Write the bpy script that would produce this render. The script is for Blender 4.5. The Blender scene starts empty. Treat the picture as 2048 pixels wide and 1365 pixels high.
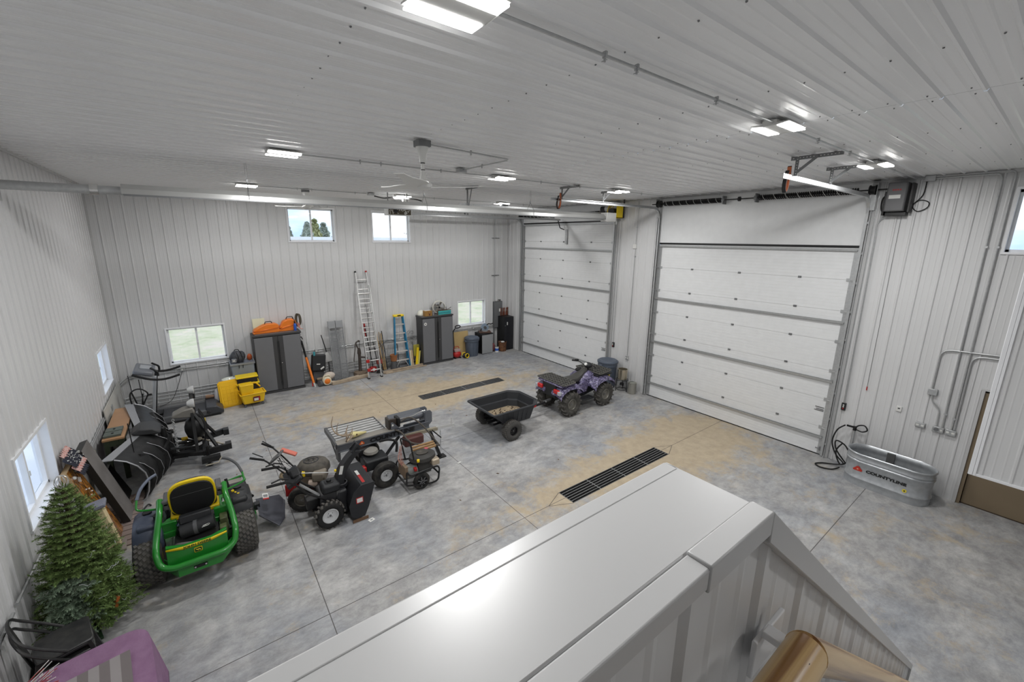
import bpy, bmesh, math, random
from mathutils import Vector, Matrix, noise as mnoise
R=math.radians; PI=math.pi; sin=math.sin; cos=math.cos
SC=bpy.context.scene; COL=SC.collection
# ------------------------------------------------------------------ camera, world, lights, exposure
W=-11.9; H=5.453
cam=bpy.data.cameras.new('camera'); co=bpy.data.objects.new('camera',cam); COL.objects.link(co); SC.camera=co
cam.sensor_fit='HORIZONTAL'; cam.sensor_width=36; cam.lens=831.19*36/2048
cam.shift_x=19.21/2048; cam.shift_y=-19.89/2048; cam.clip_start=.02; cam.clip_end=400
rt=Vector((0.80578837,-0.59213101,0.00927213)); up=Vector((0.1215923,0.18074904,0.97598417)); fw=Vector((0.57958642,0.78530927,-0.21764405))
m=Matrix((rt,up,-fw)).transposed().to_4x4(); m.translation=Vector((-10.0775,-13.3657,4.3631)); co.matrix_world=m
SC.view_settings.view_transform='Standard'; SC.view_settings.look='None'; SC.view_settings.gamma=1
SC.view_settings.exposure=0.0; SC.view_settings.use_curve_mapping=False
SC.cycles.use_denoising=True; SC.cycles.max_bounces=10; SC.cycles.diffuse_bounces=6; SC.cycles.glossy_bounces=4; SC.cycles.transmission_bounces=6; SC.cycles.transparent_max_bounces=8; SC.cycles.caustics_reflective=False; SC.cycles.caustics_refractive=False
SC.cycles.sample_clamp_indirect=6
LIGHTS=[(x,y) for x in (-8.98,-5.52,-2.33) for y in (-2.78,-7.13,-11.5)]
LOFT_FILL=[(-7.6,-14.9)]  # added lamp out of view, brightens the inner stair wall
LAMP_W=68.0
SKY=1.7
wd=bpy.data.worlds.new('world'); SC.world=wd; wd.use_nodes=True
nt=wd.node_tree; nd=nt.nodes; nd.clear()
o_=nd.new('ShaderNodeOutputWorld'); bg=nd.new('ShaderNodeBackground'); tc=nd.new('ShaderNodeTexCoord')
mp=nd.new('ShaderNodeMapping'); mp.inputs['Scale'].default_value=(1.5,1.5,5); nz=nd.new('ShaderNodeTexNoise'); nz.inputs['Scale'].default_value=2.2; nz.inputs['Detail'].default_value=6
cr=nd.new('ShaderNodeValToRGB'); cr.color_ramp.elements[0].position=.42; cr.color_ramp.elements[0].color=(.42,.60,.86,1); cr.color_ramp.elements[1].position=.6; cr.color_ramp.elements[1].color=(.88,.91,.95,1)
L=nt.links; L.new(tc.outputs['Generated'],mp.inputs['Vector']); L.new(mp.outputs[0],nz.inputs['Vector']); L.new(nz.outputs['Fac'],cr.inputs['Fac']); L.new(cr.outputs['Color'],bg.inputs['Color']); bg.inputs['Strength'].default_value=SKY; L.new(bg.outputs[0],o_.inputs[0])
def area(loc,sx,sy,w,col=(1,.995,.985)):
    l=bpy.data.lights.new('lamp_light','AREA'); l.shape='RECTANGLE'; l.size=sx; l.size_y=sy; l.energy=w; l.color=col; l.spread=PI
    o=bpy.data.objects.new('lamp_light',l); COL.objects.link(o); o.location=loc; return o
# ------------------------------------------------------------------ materials
MATS={}
def mat(name,col,rough=.5,metal=0,spec=.5,emit=None,es=1,noise=None,bump=None,alpha=None,coat=0,trans=0):
    """noise=(scale,amount,col2)  bump=(scale,strength)"""
    if name in MATS: return MATS[name]
    m=bpy.data.materials.new(name); m.use_nodes=True; MATS[name]=m
    n=m.node_tree.nodes; l=m.node_tree.links; p=n['Principled BSDF']
    if len(col)==3: col=tuple(col)+(1,)
    p.inputs['Base Color'].default_value=col; p.inputs['Roughness'].default_value=rough; p.inputs['Metallic'].default_value=metal
    p.inputs['Specular IOR Level'].default_value=spec; p.inputs['Coat Weight'].default_value=coat; p.inputs['Transmission Weight'].default_value=trans
    if emit: p.inputs['Emission Color'].default_value=tuple(emit)+(1,); p.inputs['Emission Strength'].default_value=es
    if noise is None and not emit and alpha is None and not trans: noise=(7,.2,tuple(c*.92 for c in col[:3]))
    if noise:
        t=n.new('ShaderNodeTexCoord'); z=n.new('ShaderNodeTexNoise'); z.inputs['Scale'].default_value=noise[0]; z.inputs['Detail'].default_value=5
        r=n.new('ShaderNodeValToRGB'); r.color_ramp.elements[0].position=.5-.5*max(.02,1-noise[1]); r.color_ramp.elements[1].position=.5+.35*max(.05,1-noise[1])
        r.color_ramp.elements[0].color=tuple(noise[2])+(1,); r.color_ramp.elements[1].color=col
        l.new(t.outputs['Object'],z.inputs['Vector']); l.new(z.outputs['Fac'],r.inputs['Fac']); l.new(r.outputs['Color'],p.inputs['Base Color'])
    if bump:
        t=n.new('ShaderNodeTexCoord'); z=n.new('ShaderNodeTexNoise'); z.inputs['Scale'].default_value=bump[0]; z.inputs['Detail'].default_value=4
        b=n.new('ShaderNodeBump'); b.inputs['Strength'].default_value=bump[1]; b.inputs['Distance'].default_value=.01
        l.new(t.outputs['Object'],z.inputs['Vector']); l.new(z.outputs['Fac'],b.inputs['Height']); l.new(b.outputs[0],p.inputs['Normal'])
    return m
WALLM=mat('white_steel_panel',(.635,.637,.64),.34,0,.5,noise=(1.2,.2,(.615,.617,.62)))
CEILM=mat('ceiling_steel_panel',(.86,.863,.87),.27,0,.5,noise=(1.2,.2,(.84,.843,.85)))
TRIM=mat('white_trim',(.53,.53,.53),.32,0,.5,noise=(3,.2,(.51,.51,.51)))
TRIMB=mat('bright_white_frame',(.82,.83,.85),.35)
DOORM=mat('white_door_steel',(.74,.75,.755),.38)
GALV=mat('galvanised_steel',(.52,.53,.53),.38,.6,.5,noise=(25,.4,(.42,.43,.44)))
GALVD=mat('dull_grey_steel',(.22,.225,.23),.45,.6)
CHROME=mat('bright_metal',(.75,.75,.74),.22,.95)
ALU=mat('aluminium',(.72,.72,.71),.36,.85)
BLK=mat('black_paint',(.011,.011,.012),.42,0,.4,noise=(14,.3,(.008,.008,.008)))
BLKR=mat('black_rubber',(.014,.014,.015),.75,0,.3,noise=(20,.5,(.022,.021,.020)))
DUSTR=mat('dusty_black_rubber',(.05,.047,.043),.85,0,.2,noise=(9,.8,(.022,.022,.022)))
PLB=mat('black_plastic',(.017,.018,.020),.5,0,.4)
CHAR=mat('charcoal_grey_paint',(.085,.087,.092),.45)
CABG=mat('cabinet_grey_plastic',(.15,.153,.162),.5)
CABS=mat('cabinet_dark_grey_plastic',(.045,.045,.047),.5)
DGREY=mat('dark_grey_paint',(.10,.105,.11),.42)
GREEN=mat('green_paint',(.015,.22,.022),.28,0,.5,coat=.4,noise=(8,.2,(.012,.18,.02)))
YEL=mat('yellow_paint',(.85,.62,.01),.35,noise=(8,.2,(.78,.55,.01)))
YELT=mat('yellow_plastic',(.82,.52,.01),.4,noise=(8,.2,(.75,.46,.01)))
NAVY=mat('blue_black_plastic',(.05,.062,.095),.4)
RED=mat('red_paint',(.42,.016,.014),.4)
REDL=mat('faded_red_plastic',(.62,.17,.12),.55)
ORG=mat('orange_plastic',(.80,.20,.015),.42)
WHT=mat('white_plastic',(.72,.72,.70),.4)
LABW=mat('white_label',(.75,.75,.72),.5)
BLUE=mat('blue_fibreglass',(.012,.20,.38),.42)
BLUEP=mat('blue_plastic',(.02,.10,.45),.4)
BRN=mat('brown_door_paint',(.215,.165,.105),.42,noise=(3,.3,(.19,.145,.092)))
BRND=mat('dark_brown_edge',(.045,.03,.018),.6)
RIMG=mat('grey_white_wheel_paint',(.62,.63,.64),.4)
TUBB=mat('blue_grey_plastic',(.085,.105,.14),.5)
DUSTE=mat('dusty_engine_shroud',(.10,.09,.075),.7,0,.3,noise=(7,.8,(.055,.05,.045)))
TAN=mat('tan_cast_metal',(.35,.27,.17),.6)
CREAM=mat('cream_plastic',(.72,.66,.5),.6)
LWOOD=mat('light_wood',(.62,.43,.22),.6,noise=(6,.5,(.50,.33,.16)))
DWOOD=mat('dark_wood',(.10,.05,.02),.5)
RUST=mat('rusty_brown',(.20,.09,.04),.75,0,.3,noise=(12,.7,(.09,.045,.03)))
BARK=mat('bark_brown',(.12,.07,.04),.8)
LAMPE=mat('lamp_diffuser',(1,1,1),.5,emit=(1,.99,.97),es=9)
GLASS=None
def glass():
    m=bpy.data.materials.new('window_glass'); m.use_nodes=True; n=m.node_tree.nodes; n.clear(); l=m.node_tree.links
    o=n.new('ShaderNodeOutputMaterial'); t=n.new('ShaderNodeBsdfTransparent'); g=n.new('ShaderNodeBsdfGlossy'); g.inputs['Roughness'].default_value=.02; mx=n.new('ShaderNodeMixShader'); mx.inputs[0].default_value=.06
    l.new(t.outputs[0],mx.inputs[1]); l.new(g.outputs[0],mx.inputs[2]); l.new(mx.outputs[0],o.inputs[0]); return m
GLASS=glass()
# ------------------------------------------------------------------ mesh builder
def frame(d):
    d=Vector(d).normalized(); a=Vector((0,0,1)) if abs(d.z)<.95 else Vector((1,0,0))
    x=a.cross(d).normalized(); y=d.cross(x); return x,y,d
class MB:
    def __init__(s): s.v=[]; s.f=[]; s.mi=[]; s.m=0; s.sm=[]
    def add(s,vs,fs,smooth=False):
        k=len(s.v); s.v+= [tuple(v) for v in vs]
        for f in fs: s.f.append([k+i for i in f]); s.mi.append(s.m); s.sm.append(smooth)
        return s
    def box(s,c,d,rot=None,taper=1):
        x,y,z=d[0]/2,d[1]/2,d[2]/2; t=taper
        vs=[Vector(q) for q in ((-x,-y,-z),(x,-y,-z),(x,y,-z),(-x,y,-z),(-x*t,-y*t,z),(x*t,-y*t,z),(x*t,y*t,z),(-x*t,y*t,z))]
        if rot is not None:
            M_=rot if isinstance(rot,Matrix) else (Matrix.Rotation(rot[2],3,'Z')@Matrix.Rotation(rot[1],3,'Y')@Matrix.Rotation(rot[0],3,'X'))
            vs=[M_@q for q in vs]
        c=Vector(c); return s.add([q+c for q in vs],[(3,2,1,0),(4,5,6,7),(0,1,5,4),(1,2,6,5),(2,3,7,6),(3,0,4,7)])
    def bx(s,a,b): return s.box([(a[i]+b[i])/2 for i in range(3)],[abs(b[i]-a[i]) for i in range(3)])
    def bar(s,p,q,w,h=None,upv=(0,0,1)):
        """rectangular bar p->q, w across, h along up"""
        h=h or w; p=Vector(p);q=Vector(q); d=(q-p).normalized(); u=Vector(upv)
        if abs(u.dot(d))>.98: u=Vector((1,0,0))
        x=d.cross(u).normalized(); y=x.cross(d); vs=[]
        for o in (p,q):
            for a,b in ((-1,-1),(1,-1),(1,1),(-1,1)): vs.append(o+x*a*w/2+y*b*h/2)
        return s.add(vs,[(3,2,1,0),(4,5,6,7),(0,1,5,4),(1,2,6,5),(2,3,7,6),(3,0,4,7)])
    def cyl(s,p,q,r,r2=None,n=14,cap=True):
        r2=r if r2 is None else r2; p=Vector(p);q=Vector(q); x,y,d=frame(q-p)
        vs=[p+(x*cos(2*PI*i/n)+y*sin(2*PI*i/n))*r for i in range(n)]+[q+(x*cos(2*PI*i/n)+y*sin(2*PI*i/n))*r2 for i in range(n)]
        s.add(vs,[(i,(i+1)%n,n+(i+1)%n,n+i) for i in range(n)],True)
        if cap: k=len(s.v)-2*n; s.f.append([k+i for i in reversed(range(n))]); s.f.append([k+n+i for i in range(n)]); s.mi+=[s.m]*2; s.sm+=[False]*2
        return s
    def tube(s,pts,r,n=8,closed=False,bend=0,cap=True):
        pts=[Vector(p) for p in pts]
        if bend: pts=fillet(pts,bend,closed)
        N=len(pts); vs=[]; px=None
        for i,p in enumerate(pts):
            a=pts[i-1] if (i>0 or closed) else p; b=pts[(i+1)%N] if (i<N-1 or closed) else p
            d=(b-a).normalized()
            if px is None: px,_,_=frame(d)
            x=(px-d*px.dot(d)).normalized(); y=d.cross(x); px=x
            rr=r[i] if isinstance(r,(list,tuple)) else r
            vs+=[p+(x*cos(2*PI*k/n)+y*sin(2*PI*k/n))*rr for k in range(n)]
        fs=[]
        for i in range(N if closed else N-1):
            j=(i+1)%N
            for k in range(n): fs.append((i*n+k,i*n+(k+1)%n,j*n+(k+1)%n,j*n+k))
        if closed: pass
        s.add(vs,fs,True)
        if cap and not closed:
            k=len(s.v)-N*n; s.f.append([k+i for i in reversed(range(n))]); s.f.append([k+(N-1)*n+i for i in range(n)]); s.mi+=[s.m]*2; s.sm+=[False]*2
        return s
    def lathe(s,prof,c=(0,0,0),axis='Z',n=24,sx=1,sy=1,a0=0,a1=2*PI,closed=False):
        """prof: list of (r,h)"""
        c=Vector(c); vs=[]; full=abs(a1-a0-2*PI)<1e-6; m=n if full else n+1
        for r,h in prof:
            for i in range(m):
                a=a0+(a1-a0)*i/n; p=(r*cos(a)*sx,r*sin(a)*sy,h)
                if axis=='Y': p=(p[0],h,p[1])
                elif axis=='X': p=(h,p[0],p[1])
                vs.append(c+Vector(p))
        fs=[]; P=len(prof)
        for j in range(P if closed else P-1):
            j2=(j+1)%P
            for i in range(n):
                i2=(i+1)%m if full else i+1
                f=(j*m+i,j*m+i2,j2*m+i2,j2*m+i)
                if axis=='Y': f=tuple(reversed(f))
                fs.append(f)
        return s.add(vs,fs,True)
    def prism(s,poly,a,b,plane='XZ'):
        """poly 2D extruded from a to b along the missing axis"""
        def P(u,v,w):
            return {'XZ':(u,w,v),'YZ':(w,u,v),'XY':(u,v,w)}[plane]
        n=len(poly); vs=[P(u,v,a) for u,v in poly]+[P(u,v,b) for u,v in poly]
        fs=[tuple(reversed(range(n))),tuple(range(n,2*n))]+[(i,(i+1)%n,n+(i+1)%n,n+i) for i in range(n)]
        return s.add(vs,fs)
    def sph(s,c,r,n=14,sc=(1,1,1)):
        prof=[(r*sin(PI*i/(n//2)) or 1e-5,-r*cos(PI*i/(n//2))) for i in range(n//2+1)]
        k=len(s.v); s.lathe(prof,(0,0,0),'Z',n); c=Vector(c)
        for i in range(k,len(s.v)): q=s.v[i]; s.v[i]=(q[0]*sc[0]+c[0],q[1]*sc[1]+c[1],q[2]*sc[2]+c[2])
        return s
    def xf(s,M_,k=0):
        for i in range(k,len(s.v)): s.v[i]=tuple(M_@Vector(s.v[i]))
        return s
    def obj(s,name,mats,parent=None,loc=None,rz=0,bevel=0,smooth=True,sub=0,ang=38,solid=0):
        me=bpy.data.meshes.new(name); me.from_pydata(s.v,[],s.f); me.update()
        if not isinstance(mats,(list,tuple)): mats=[mats]
        for m_ in mats: me.materials.append(m_)
        for p,i in zip(me.polygons,s.mi): p.material_index=min(i,len(mats)-1)
        b=bmesh.new(); b.from_mesh(me); bmesh.ops.remove_doubles(b,verts=b.verts,dist=1e-6); bmesh.ops.recalc_face_normals(b,faces=b.faces); b.to_mesh(me); b.free()
        if smooth: me.shade_smooth(); me.set_sharp_from_angle(angle=R(ang))
        o=bpy.data.objects.new(name,me); COL.objects.link(o)
        if parent is not None: o.parent=parent
        if loc is not None: o.location=loc
        o.rotation_euler=(0,0,rz)
        if solid: md=o.modifiers.new('solid','SOLIDIFY'); md.thickness=solid; md.offset=0
        if sub: md=o.modifiers.new('sub','SUBSURF'); md.levels=sub; md.render_levels=sub
        if bevel: md=o.modifiers.new('bevel','BEVEL'); md.width=bevel; md.segments=2; md.limit_method='ANGLE'; md.angle_limit=R(40); md.use_clamp_overlap=True
        return o
def fillet(pts,r,closed=False,k=5):
    out=[]; N=len(pts)
    for i,p in enumerate(pts):
        if not closed and i in (0,N-1): out.append(p); continue
        a=pts[i-1]; b=pts[(i+1)%N]; da=(a-p); db=(b-p); t=min(r,da.length*.48,db.length*.48)
        pa=p+da.normalized()*t; pb=p+db.normalized()*t
        for j in range(k+1):
            u=j/k; out.append(pa*(1-u)**2+p*2*u*(1-u)+pb*u*u)
    return out
def spline(pts,k=6):
    pts=[Vector(p) for p in pts]; out=[]; N=len(pts)
    for i in range(N-1):
        p0=pts[max(i-1,0)];p1=pts[i];p2=pts[i+1];p3=pts[min(i+2,N-1)]
        for j in range(k):
            t=j/k; out.append(.5*((2*p1)+(p2-p0)*t+(2*p0-5*p1+4*p2-p3)*t*t+(3*p1-p0-3*p2+p3)*t**3))
    out.append(pts[-1]); return out
def tag(o,label=None,cat=None,group=None,kind=None):
    if label: o['label']=label
    if cat: o['category']=cat
    if group: o['group']=group
    if kind: o['kind']=kind
    return o
def thing(name,label,cat,loc=(0,0,0),rz=0,group=None,rot=None):
    o=bpy.data.objects.new(name,None); COL.objects.link(o); o.location=loc; o.rotation_euler=rot if rot else (0,0,rz); o.empty_display_size=.1
    return tag(o,label,cat,group)
def dup(root,loc=None,rz=None,label=None):
    r=root.copy(); COL.objects.link(r)
    if loc is not None: r.location=loc
    if rz is not None: r.rotation_euler=(0,0,rz)
    if label: r['label']=label
    def rec(a,b):
        for ch in list(a.children):
            c=ch.copy(); COL.objects.link(c); c.parent=b; rec(ch,c)
    rec(root,r); return r
def struct(o): o['kind']='structure'; return o
def text(name,body,size,m,parent,loc,rot,extrude=.001,offset=0,shear=0,align='CENTER',sx=1):
    c=bpy.data.curves.new(name,'FONT'); c.body=body; c.size=size; c.extrude=extrude; c.offset=offset; c.shear=shear; c.align_x=align; c.align_y='CENTER'
    t=bpy.data.objects.new(name,c); me=bpy.data.meshes.new_from_object(t); bpy.data.objects.remove(t)
    me.materials.clear(); me.materials.append(m); o=bpy.data.objects.new(name,me); COL.objects.link(o); o.parent=parent; o.location=loc; o.rotation_euler=rot; o.scale=(sx,1,1); return o
# ------------------------------------------------------------------ ribbed steel sheets
def ribprof(u0,u1,phase,pitch=.2286,rw=.015,rt_=.008,d=.015):
    """list of (u, depth) for the liner panel: sharp major ribs, two faint minor beads"""
    P={u0:0.0,u1:0.0}; k=math.floor((u0-phase)/pitch)-1
    while phase+k*pitch<u1+pitch:
        c=phase+k*pitch; k+=1
        for du,dd in ((-rw-.006,0),(-rt_,d),(rt_,d),(rw+.006,0)):
            P[c+du]=dd
        for q in (pitch/3,2*pitch/3):
            for du,dd in ((-.012,0),(0,.0022),(.012,0)): P[c+q+du]=dd
    return sorted((u,dd) for u,dd in P.items() if u0<=u<=u1)
def interp(prof,u):
    for (a,da),(b,db) in zip(prof,prof[1:]):
        if a<=u<=b: return da+(db-da)*(u-a)/max(b-a,1e-9)
    return 0
def sheet(name,fn,u0,u1,v0,v1,holes,phase,mats,vtop=None,**kw):
    """fn(u,v,d)->xyz ; holes: (ua,ub,va,vb)"""
    prof=ribprof(u0,u1,phase,**kw); us=dict(prof)
    for h in holes:
        for u in h[:2]:
            if u0<u<u1: us[u]=interp(prof,u)
    P=sorted(us.items()); b=MB()
    for (a,da),(c,dc) in zip(P,P[1:]):
        if c-a<1e-6: continue
        mid=(a+c)/2; cuts=sorted([(h[2],h[3]) for h in holes if h[0]-1e-6<=mid<=h[1]+1e-6])
        z=v0; iv=[]
        for ca,cb in cuts:
            if ca>z: iv.append((z,ca))
            z=max(z,cb)
        if z<v1: iv.append((z,v1))
        for za,zb in iv: b.add([fn(a,za,da),fn(c,za,dc),fn(c,zb,dc),fn(a,zb,da)],[(0,1,2,3)])
    return b
# geometry of the openings (world metres)
SD=(-5.25,-1.0,4.88)     # small-lift door: y0,y1,height
LD=(-10.96,-6.74,4.254)  # tall door on the right
WINB=[(-10.84,-9.63,1.11,2.02),(-2.294,-1.083,1.11,2.02),(-7.78,-6.54,4.23,5.155),(-5.364,-4.124,4.23,5.155)]  # x0,x1,z0,z1 on wall_back
WINL=[(-1.95,-.79,1.133,1.978),(-7.01,-5.78,1.133,1.978)]
WINR=[(-13.9,-12.694,4.23,5.155)]
BD=(-14.6,-12.893,2.03)  # brown door opening
YF=-16.2
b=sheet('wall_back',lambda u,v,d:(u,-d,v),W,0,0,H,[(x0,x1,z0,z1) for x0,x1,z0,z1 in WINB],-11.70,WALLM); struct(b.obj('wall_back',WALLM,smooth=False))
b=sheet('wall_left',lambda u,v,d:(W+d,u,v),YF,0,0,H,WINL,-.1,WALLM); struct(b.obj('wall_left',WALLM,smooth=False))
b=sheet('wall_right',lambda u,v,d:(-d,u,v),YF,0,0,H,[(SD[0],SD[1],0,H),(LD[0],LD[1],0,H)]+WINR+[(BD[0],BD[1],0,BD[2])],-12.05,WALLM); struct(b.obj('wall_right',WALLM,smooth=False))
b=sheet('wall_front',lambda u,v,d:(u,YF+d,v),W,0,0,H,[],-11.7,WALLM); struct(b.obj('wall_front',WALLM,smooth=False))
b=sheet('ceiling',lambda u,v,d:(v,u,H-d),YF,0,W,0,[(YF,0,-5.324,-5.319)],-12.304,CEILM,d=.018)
random.seed(3)
b.m=1
for x in (-11.1,-9.25,-7.86,-6.47,-5.42,-5.22,-3.9,-2.5,-1.1):
    y=-12.304+.06
    for k in range(-16,54):
        yy=y+k*.2286
        if YF<yy<0: b.cyl((x+random.uniform(-.01,.01),yy,H-.001),(x,yy,H-.005),.0055,n=6)
b.m=2; b.bx((-5.36,YF,H+.004),(-5.28,0,H+.012))
struct(b.obj('ceiling',[CEILM,GALVD,BLK],smooth=False))
# white filler panels above the two lift doors
for i,(d,h) in enumerate(((SD,SD[2]),(LD,LD[2]))):
    b=MB(); b.bx((0,d[0],h),(.03,d[1],H)); struct(b.obj('trim_%d'%(i+1),DOORM))
# perimeter corner trims
def trim(n,fn):
    b=MB(); fn(b); o=b.obj(n,TRIM,bevel=.003); struct(o); return o
trim('trim_3',lambda b:(b.bx((-.05,-.002,0),(0,-.035,H)),b.bx((-.035,0,0),(-.002,-.05,H))))
trim('trim_4',lambda b:(b.bx((W,-.002,0),(W+.05,-.03,H)),b.bx((W,0,0),(W+.03,-.05,H))))
trim('trim_5',lambda b:(b.bx((W,YF,H-.05),(W+.03,0,H-.002)),b.bx((W,-.03,H-.05),(0,0,H-.002)),b.bx((-.03,YF,H-.05),(0,0,H-.002))))
b=MB(); b.bx((W,-.02,0),(0,0,.06)); struct(b.obj('baseboard_back',mat('dark_base_trim',(.25,.25,.25),.6)))
for yy,nm in ((SD[0],'a'),(SD[1],'b'),(LD[0],'c'),(LD[1],'d')): pass
# door jamb trims on the wall face
k=6
for d,h in ((SD,SD[2]),(LD,LD[2])):
    def f(b,d=d):
        b.bx((-.03,d[0]-.11,0),(0,d[0],H)); b.bx((-.03,d[1],0),(0,d[1]+.09,H))
    trim('trim_%d'%k,f); k+=1
# ------------------------------------------------------------------ floor
def floor_mat():
    m=bpy.data.materials.new('polished_concrete'); m.use_nodes=True; n=m.node_tree.nodes; l=m.node_tree.links; p=n['Principled BSDF']
    t=n.new('ShaderNodeTexCoord'); sep=n.new('ShaderNodeSeparateXYZ'); l.new(t.outputs['Object'],sep.inputs[0]); X=sep.outputs[0]; Y=sep.outputs[1]
    def M(op,a,b=None,c=None):
        q=n.new('ShaderNodeMath'); q.operation=op
        for i,v in enumerate((a,b,c)):
            if v is None: continue
            if isinstance(v,(int,float)): q.inputs[i].default_value=v
            else: l.new(v,q.inputs[i])
        return q.outputs[0]
    def N(scale,det=6,rough=.6,dist=0,stretch=None,off=0):
        z=n.new('ShaderNodeTexNoise'); z.inputs['Scale'].default_value=scale; z.inputs['Detail'].default_value=det; z.inputs['Roughness'].default_value=rough; z.inputs['Distortion'].default_value=dist
        mp=n.new('ShaderNodeMapping'); mp.inputs['Location'].default_value=(off,off*1.7,0); mp.inputs['Scale'].default_value=stretch or (1,1,1); l.new(t.outputs['Object'],mp.inputs[0]); l.new(mp.outputs[0],z.inputs['Vector']); return z.outputs['Fac']
    def ramp(f,stops):
        r=n.new('ShaderNodeValToRGB'); e=r.color_ramp.elements
        while len(e)<len(stops): e.new(.5)
        for q,(po,c) in zip(e,stops): q.position=po; q.color=tuple(c)+(1,) if len(c)==3 else c
        l.new(f,r.inputs['Fac']); return r.outputs['Color']
    def mix(f,a,b):
        q=n.new('ShaderNodeMix'); q.data_type='RGBA'
        if isinstance(f,(int,float)): q.inputs[0].default_value=f
        else: l.new(f,q.inputs[0])
        for s_,v in ((6,a),(7,b)):
            if isinstance(v,tuple): q.inputs[s_].default_value=v+(1,) if len(v)==3 else v
            else: l.new(v,q.inputs[s_])
        return q.outputs[2]
    base=ramp(N(.9,9,.72,.3),[(.30,(.24,.24,.245)),(.50,(.37,.367,.362)),(.70,(.50,.495,.485))])
    blue=ramp(N(.55,7,.7,.4,off=4),[(.45,(0,0,0)),(.62,(1,1,1))])
    c=mix(M('MULTIPLY',blue,.55),base,(.26,.285,.325))
    streak=ramp(N(4.5,10,.78,.25,(.8,1.25,1),2),[(.36,(.60,.60,.605)),(.62,(1.15,1.14,1.13))])
    q=n.new('ShaderNodeMix'); q.data_type='RGBA'; q.blend_type='MULTIPLY'; q.inputs[0].default_value=.8; l.new(c,q.inputs[6]); l.new(streak,q.inputs[7]); c=q.outputs[2]
    # tan dirt drifted round the two drain grates and the strip to the doors
    def blob(cx,cy,sx,sy):
        a=M('DIVIDE',M('SUBTRACT',X,cx),sx); bb=M('DIVIDE',M('SUBTRACT',Y,cy),sy); return M('EXPONENT',M('MULTIPLY',M('ADD',M('MULTIPLY',a,a),M('MULTIPLY',bb,bb)),-1))
    g=M('ADD',blob(-4.6,-3.25,3.2,1.0),blob(-3.6,-8.85,3.0,.75)); g=M('ADD',g,M('MULTIPLY',blob(-1.2,-9.0,1.6,1.5),.75)); g=M('ADD',g,M('MULTIPLY',blob(-6.6,-2.5,2.8,1.3),.5)); g=M('ADD',g,M('MULTIPLY',blob(-10.6,-6.0,1.0,1.5),.45)); g=M('ADD',g,M('MULTIPLY',blob(-2.2,-12.6,3.2,1.6),.22))
    nn=N(1.9,10,.78,.3,off=9); f=M('ADD',M('MULTIPLY',g,.40),M('MULTIPLY',nn,1.15)); tanm=ramp(f,[(.68,(0,0,0)),(.86,(1,1,1))])
    c=mix(M('MULTIPLY',tanm,.9),c,mix(N(6,5,off=5),(.29,.225,.145),(.55,.455,.315)))
    spk=ramp(N(55,3,.6,off=3),[(.60,(0,0,0)),(.72,(1,1,1))]); c=mix(M('MULTIPLY',spk,.30),c,(.16,.145,.13))
    dk=ramp(N(9,6,.7,.5,off=11),[(.60,(0,0,0)),(.74,(1,1,1))]); c=mix(M('MULTIPLY',dk,.42),c,(.15,.145,.14))
    # saw-cut joints
    def line(A,v,w): return M('LESS_THAN',M('ABSOLUTE',M('SUBTRACT',A,v)),w)
    j=line(X,-6.30,.005)
    for A,v in ((X,-9.28),(Y,-8.895),(Y,-5.865),(Y,-11.866),(Y,-2.9)): j=M('MAXIMUM',j,line(A,v,.005))
    # diagonal cuts meeting the grate corners
    for cx,cy,s_ in ((-5.784,-8.9,1),(-2.17,-8.9,-1)):
        a=M('MULTIPLY',M('SUBTRACT',X,cx),s_); inr=M('MULTIPLY',M('GREATER_THAN',a,0),M('LESS_THAN',a,.4)); dd=M('ABSOLUTE',M('SUBTRACT',M('ABSOLUTE',M('SUBTRACT',Y,cy)),M('MULTIPLY',a,.45))); j=M('MAXIMUM',j,M('MULTIPLY',inr,M('LESS_THAN',dd,.006)))
    c=mix(M('MULTIPLY',j,.9),c,(.045,.04,.037))
    l.new(c,p.inputs['Base Color'])
    rr=ramp(N(2.5,5,.6,off=7),[(.3,(.42,)*3),(.7,(.62,)*3)]); l.new(rr,p.inputs['Roughness']); p.inputs['Specular IOR Level'].default_value=.45
    bp=n.new('ShaderNodeBump'); bp.inputs['Strength'].default_value=.12; bp.inputs['Distance'].default_value=.01; l.new(N(18,5,.6),bp.inputs['Height']); l.new(bp.outputs[0],p.inputs['Normal'])
    return m
FLM=floor_mat()
G1=(-5.433,-2.63,-3.43,-3.08); G2=(-5.385,-2.571,-9.08,-8.72)
b=MB()
xs=sorted({W-.2,.3,G1[0],G1[1],G2[0],G2[1]}); ys=sorted({YF,.0,G1[2],G1[3],G2[2],G2[3]})
for i in range(len(xs)-1):
    for j in range(len(ys)-1):
        cx=(xs[i]+xs[i+1])/2; cy=(ys[j]+ys[j+1])/2
        if any(g[0]<cx<g[1] and g[2]<cy<g[3] for g in (G1,G2)): continue
        b.add([(xs[i],ys[j],0),(xs[i+1],ys[j],0),(xs[i+1],ys[j+1],0),(xs[i],ys[j+1],0)],[(0,1,2,3)])
for g in (G1,G2):
    x0,x1,y0,y1=g; z=-.25
    b.add([(x0,y0,0),(x1,y0,0),(x1,y1,0),(x0,y1,0),(x0,y0,z),(x1,y0,z),(x1,y1,z),(x0,y1,z)],[(0,1,5,4),(1,2,6,5),(2,3,7,6),(3,0,4,7),(4,5,6,7)])
o=b.obj('floor',FLM,smooth=False); struct(o)
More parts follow.
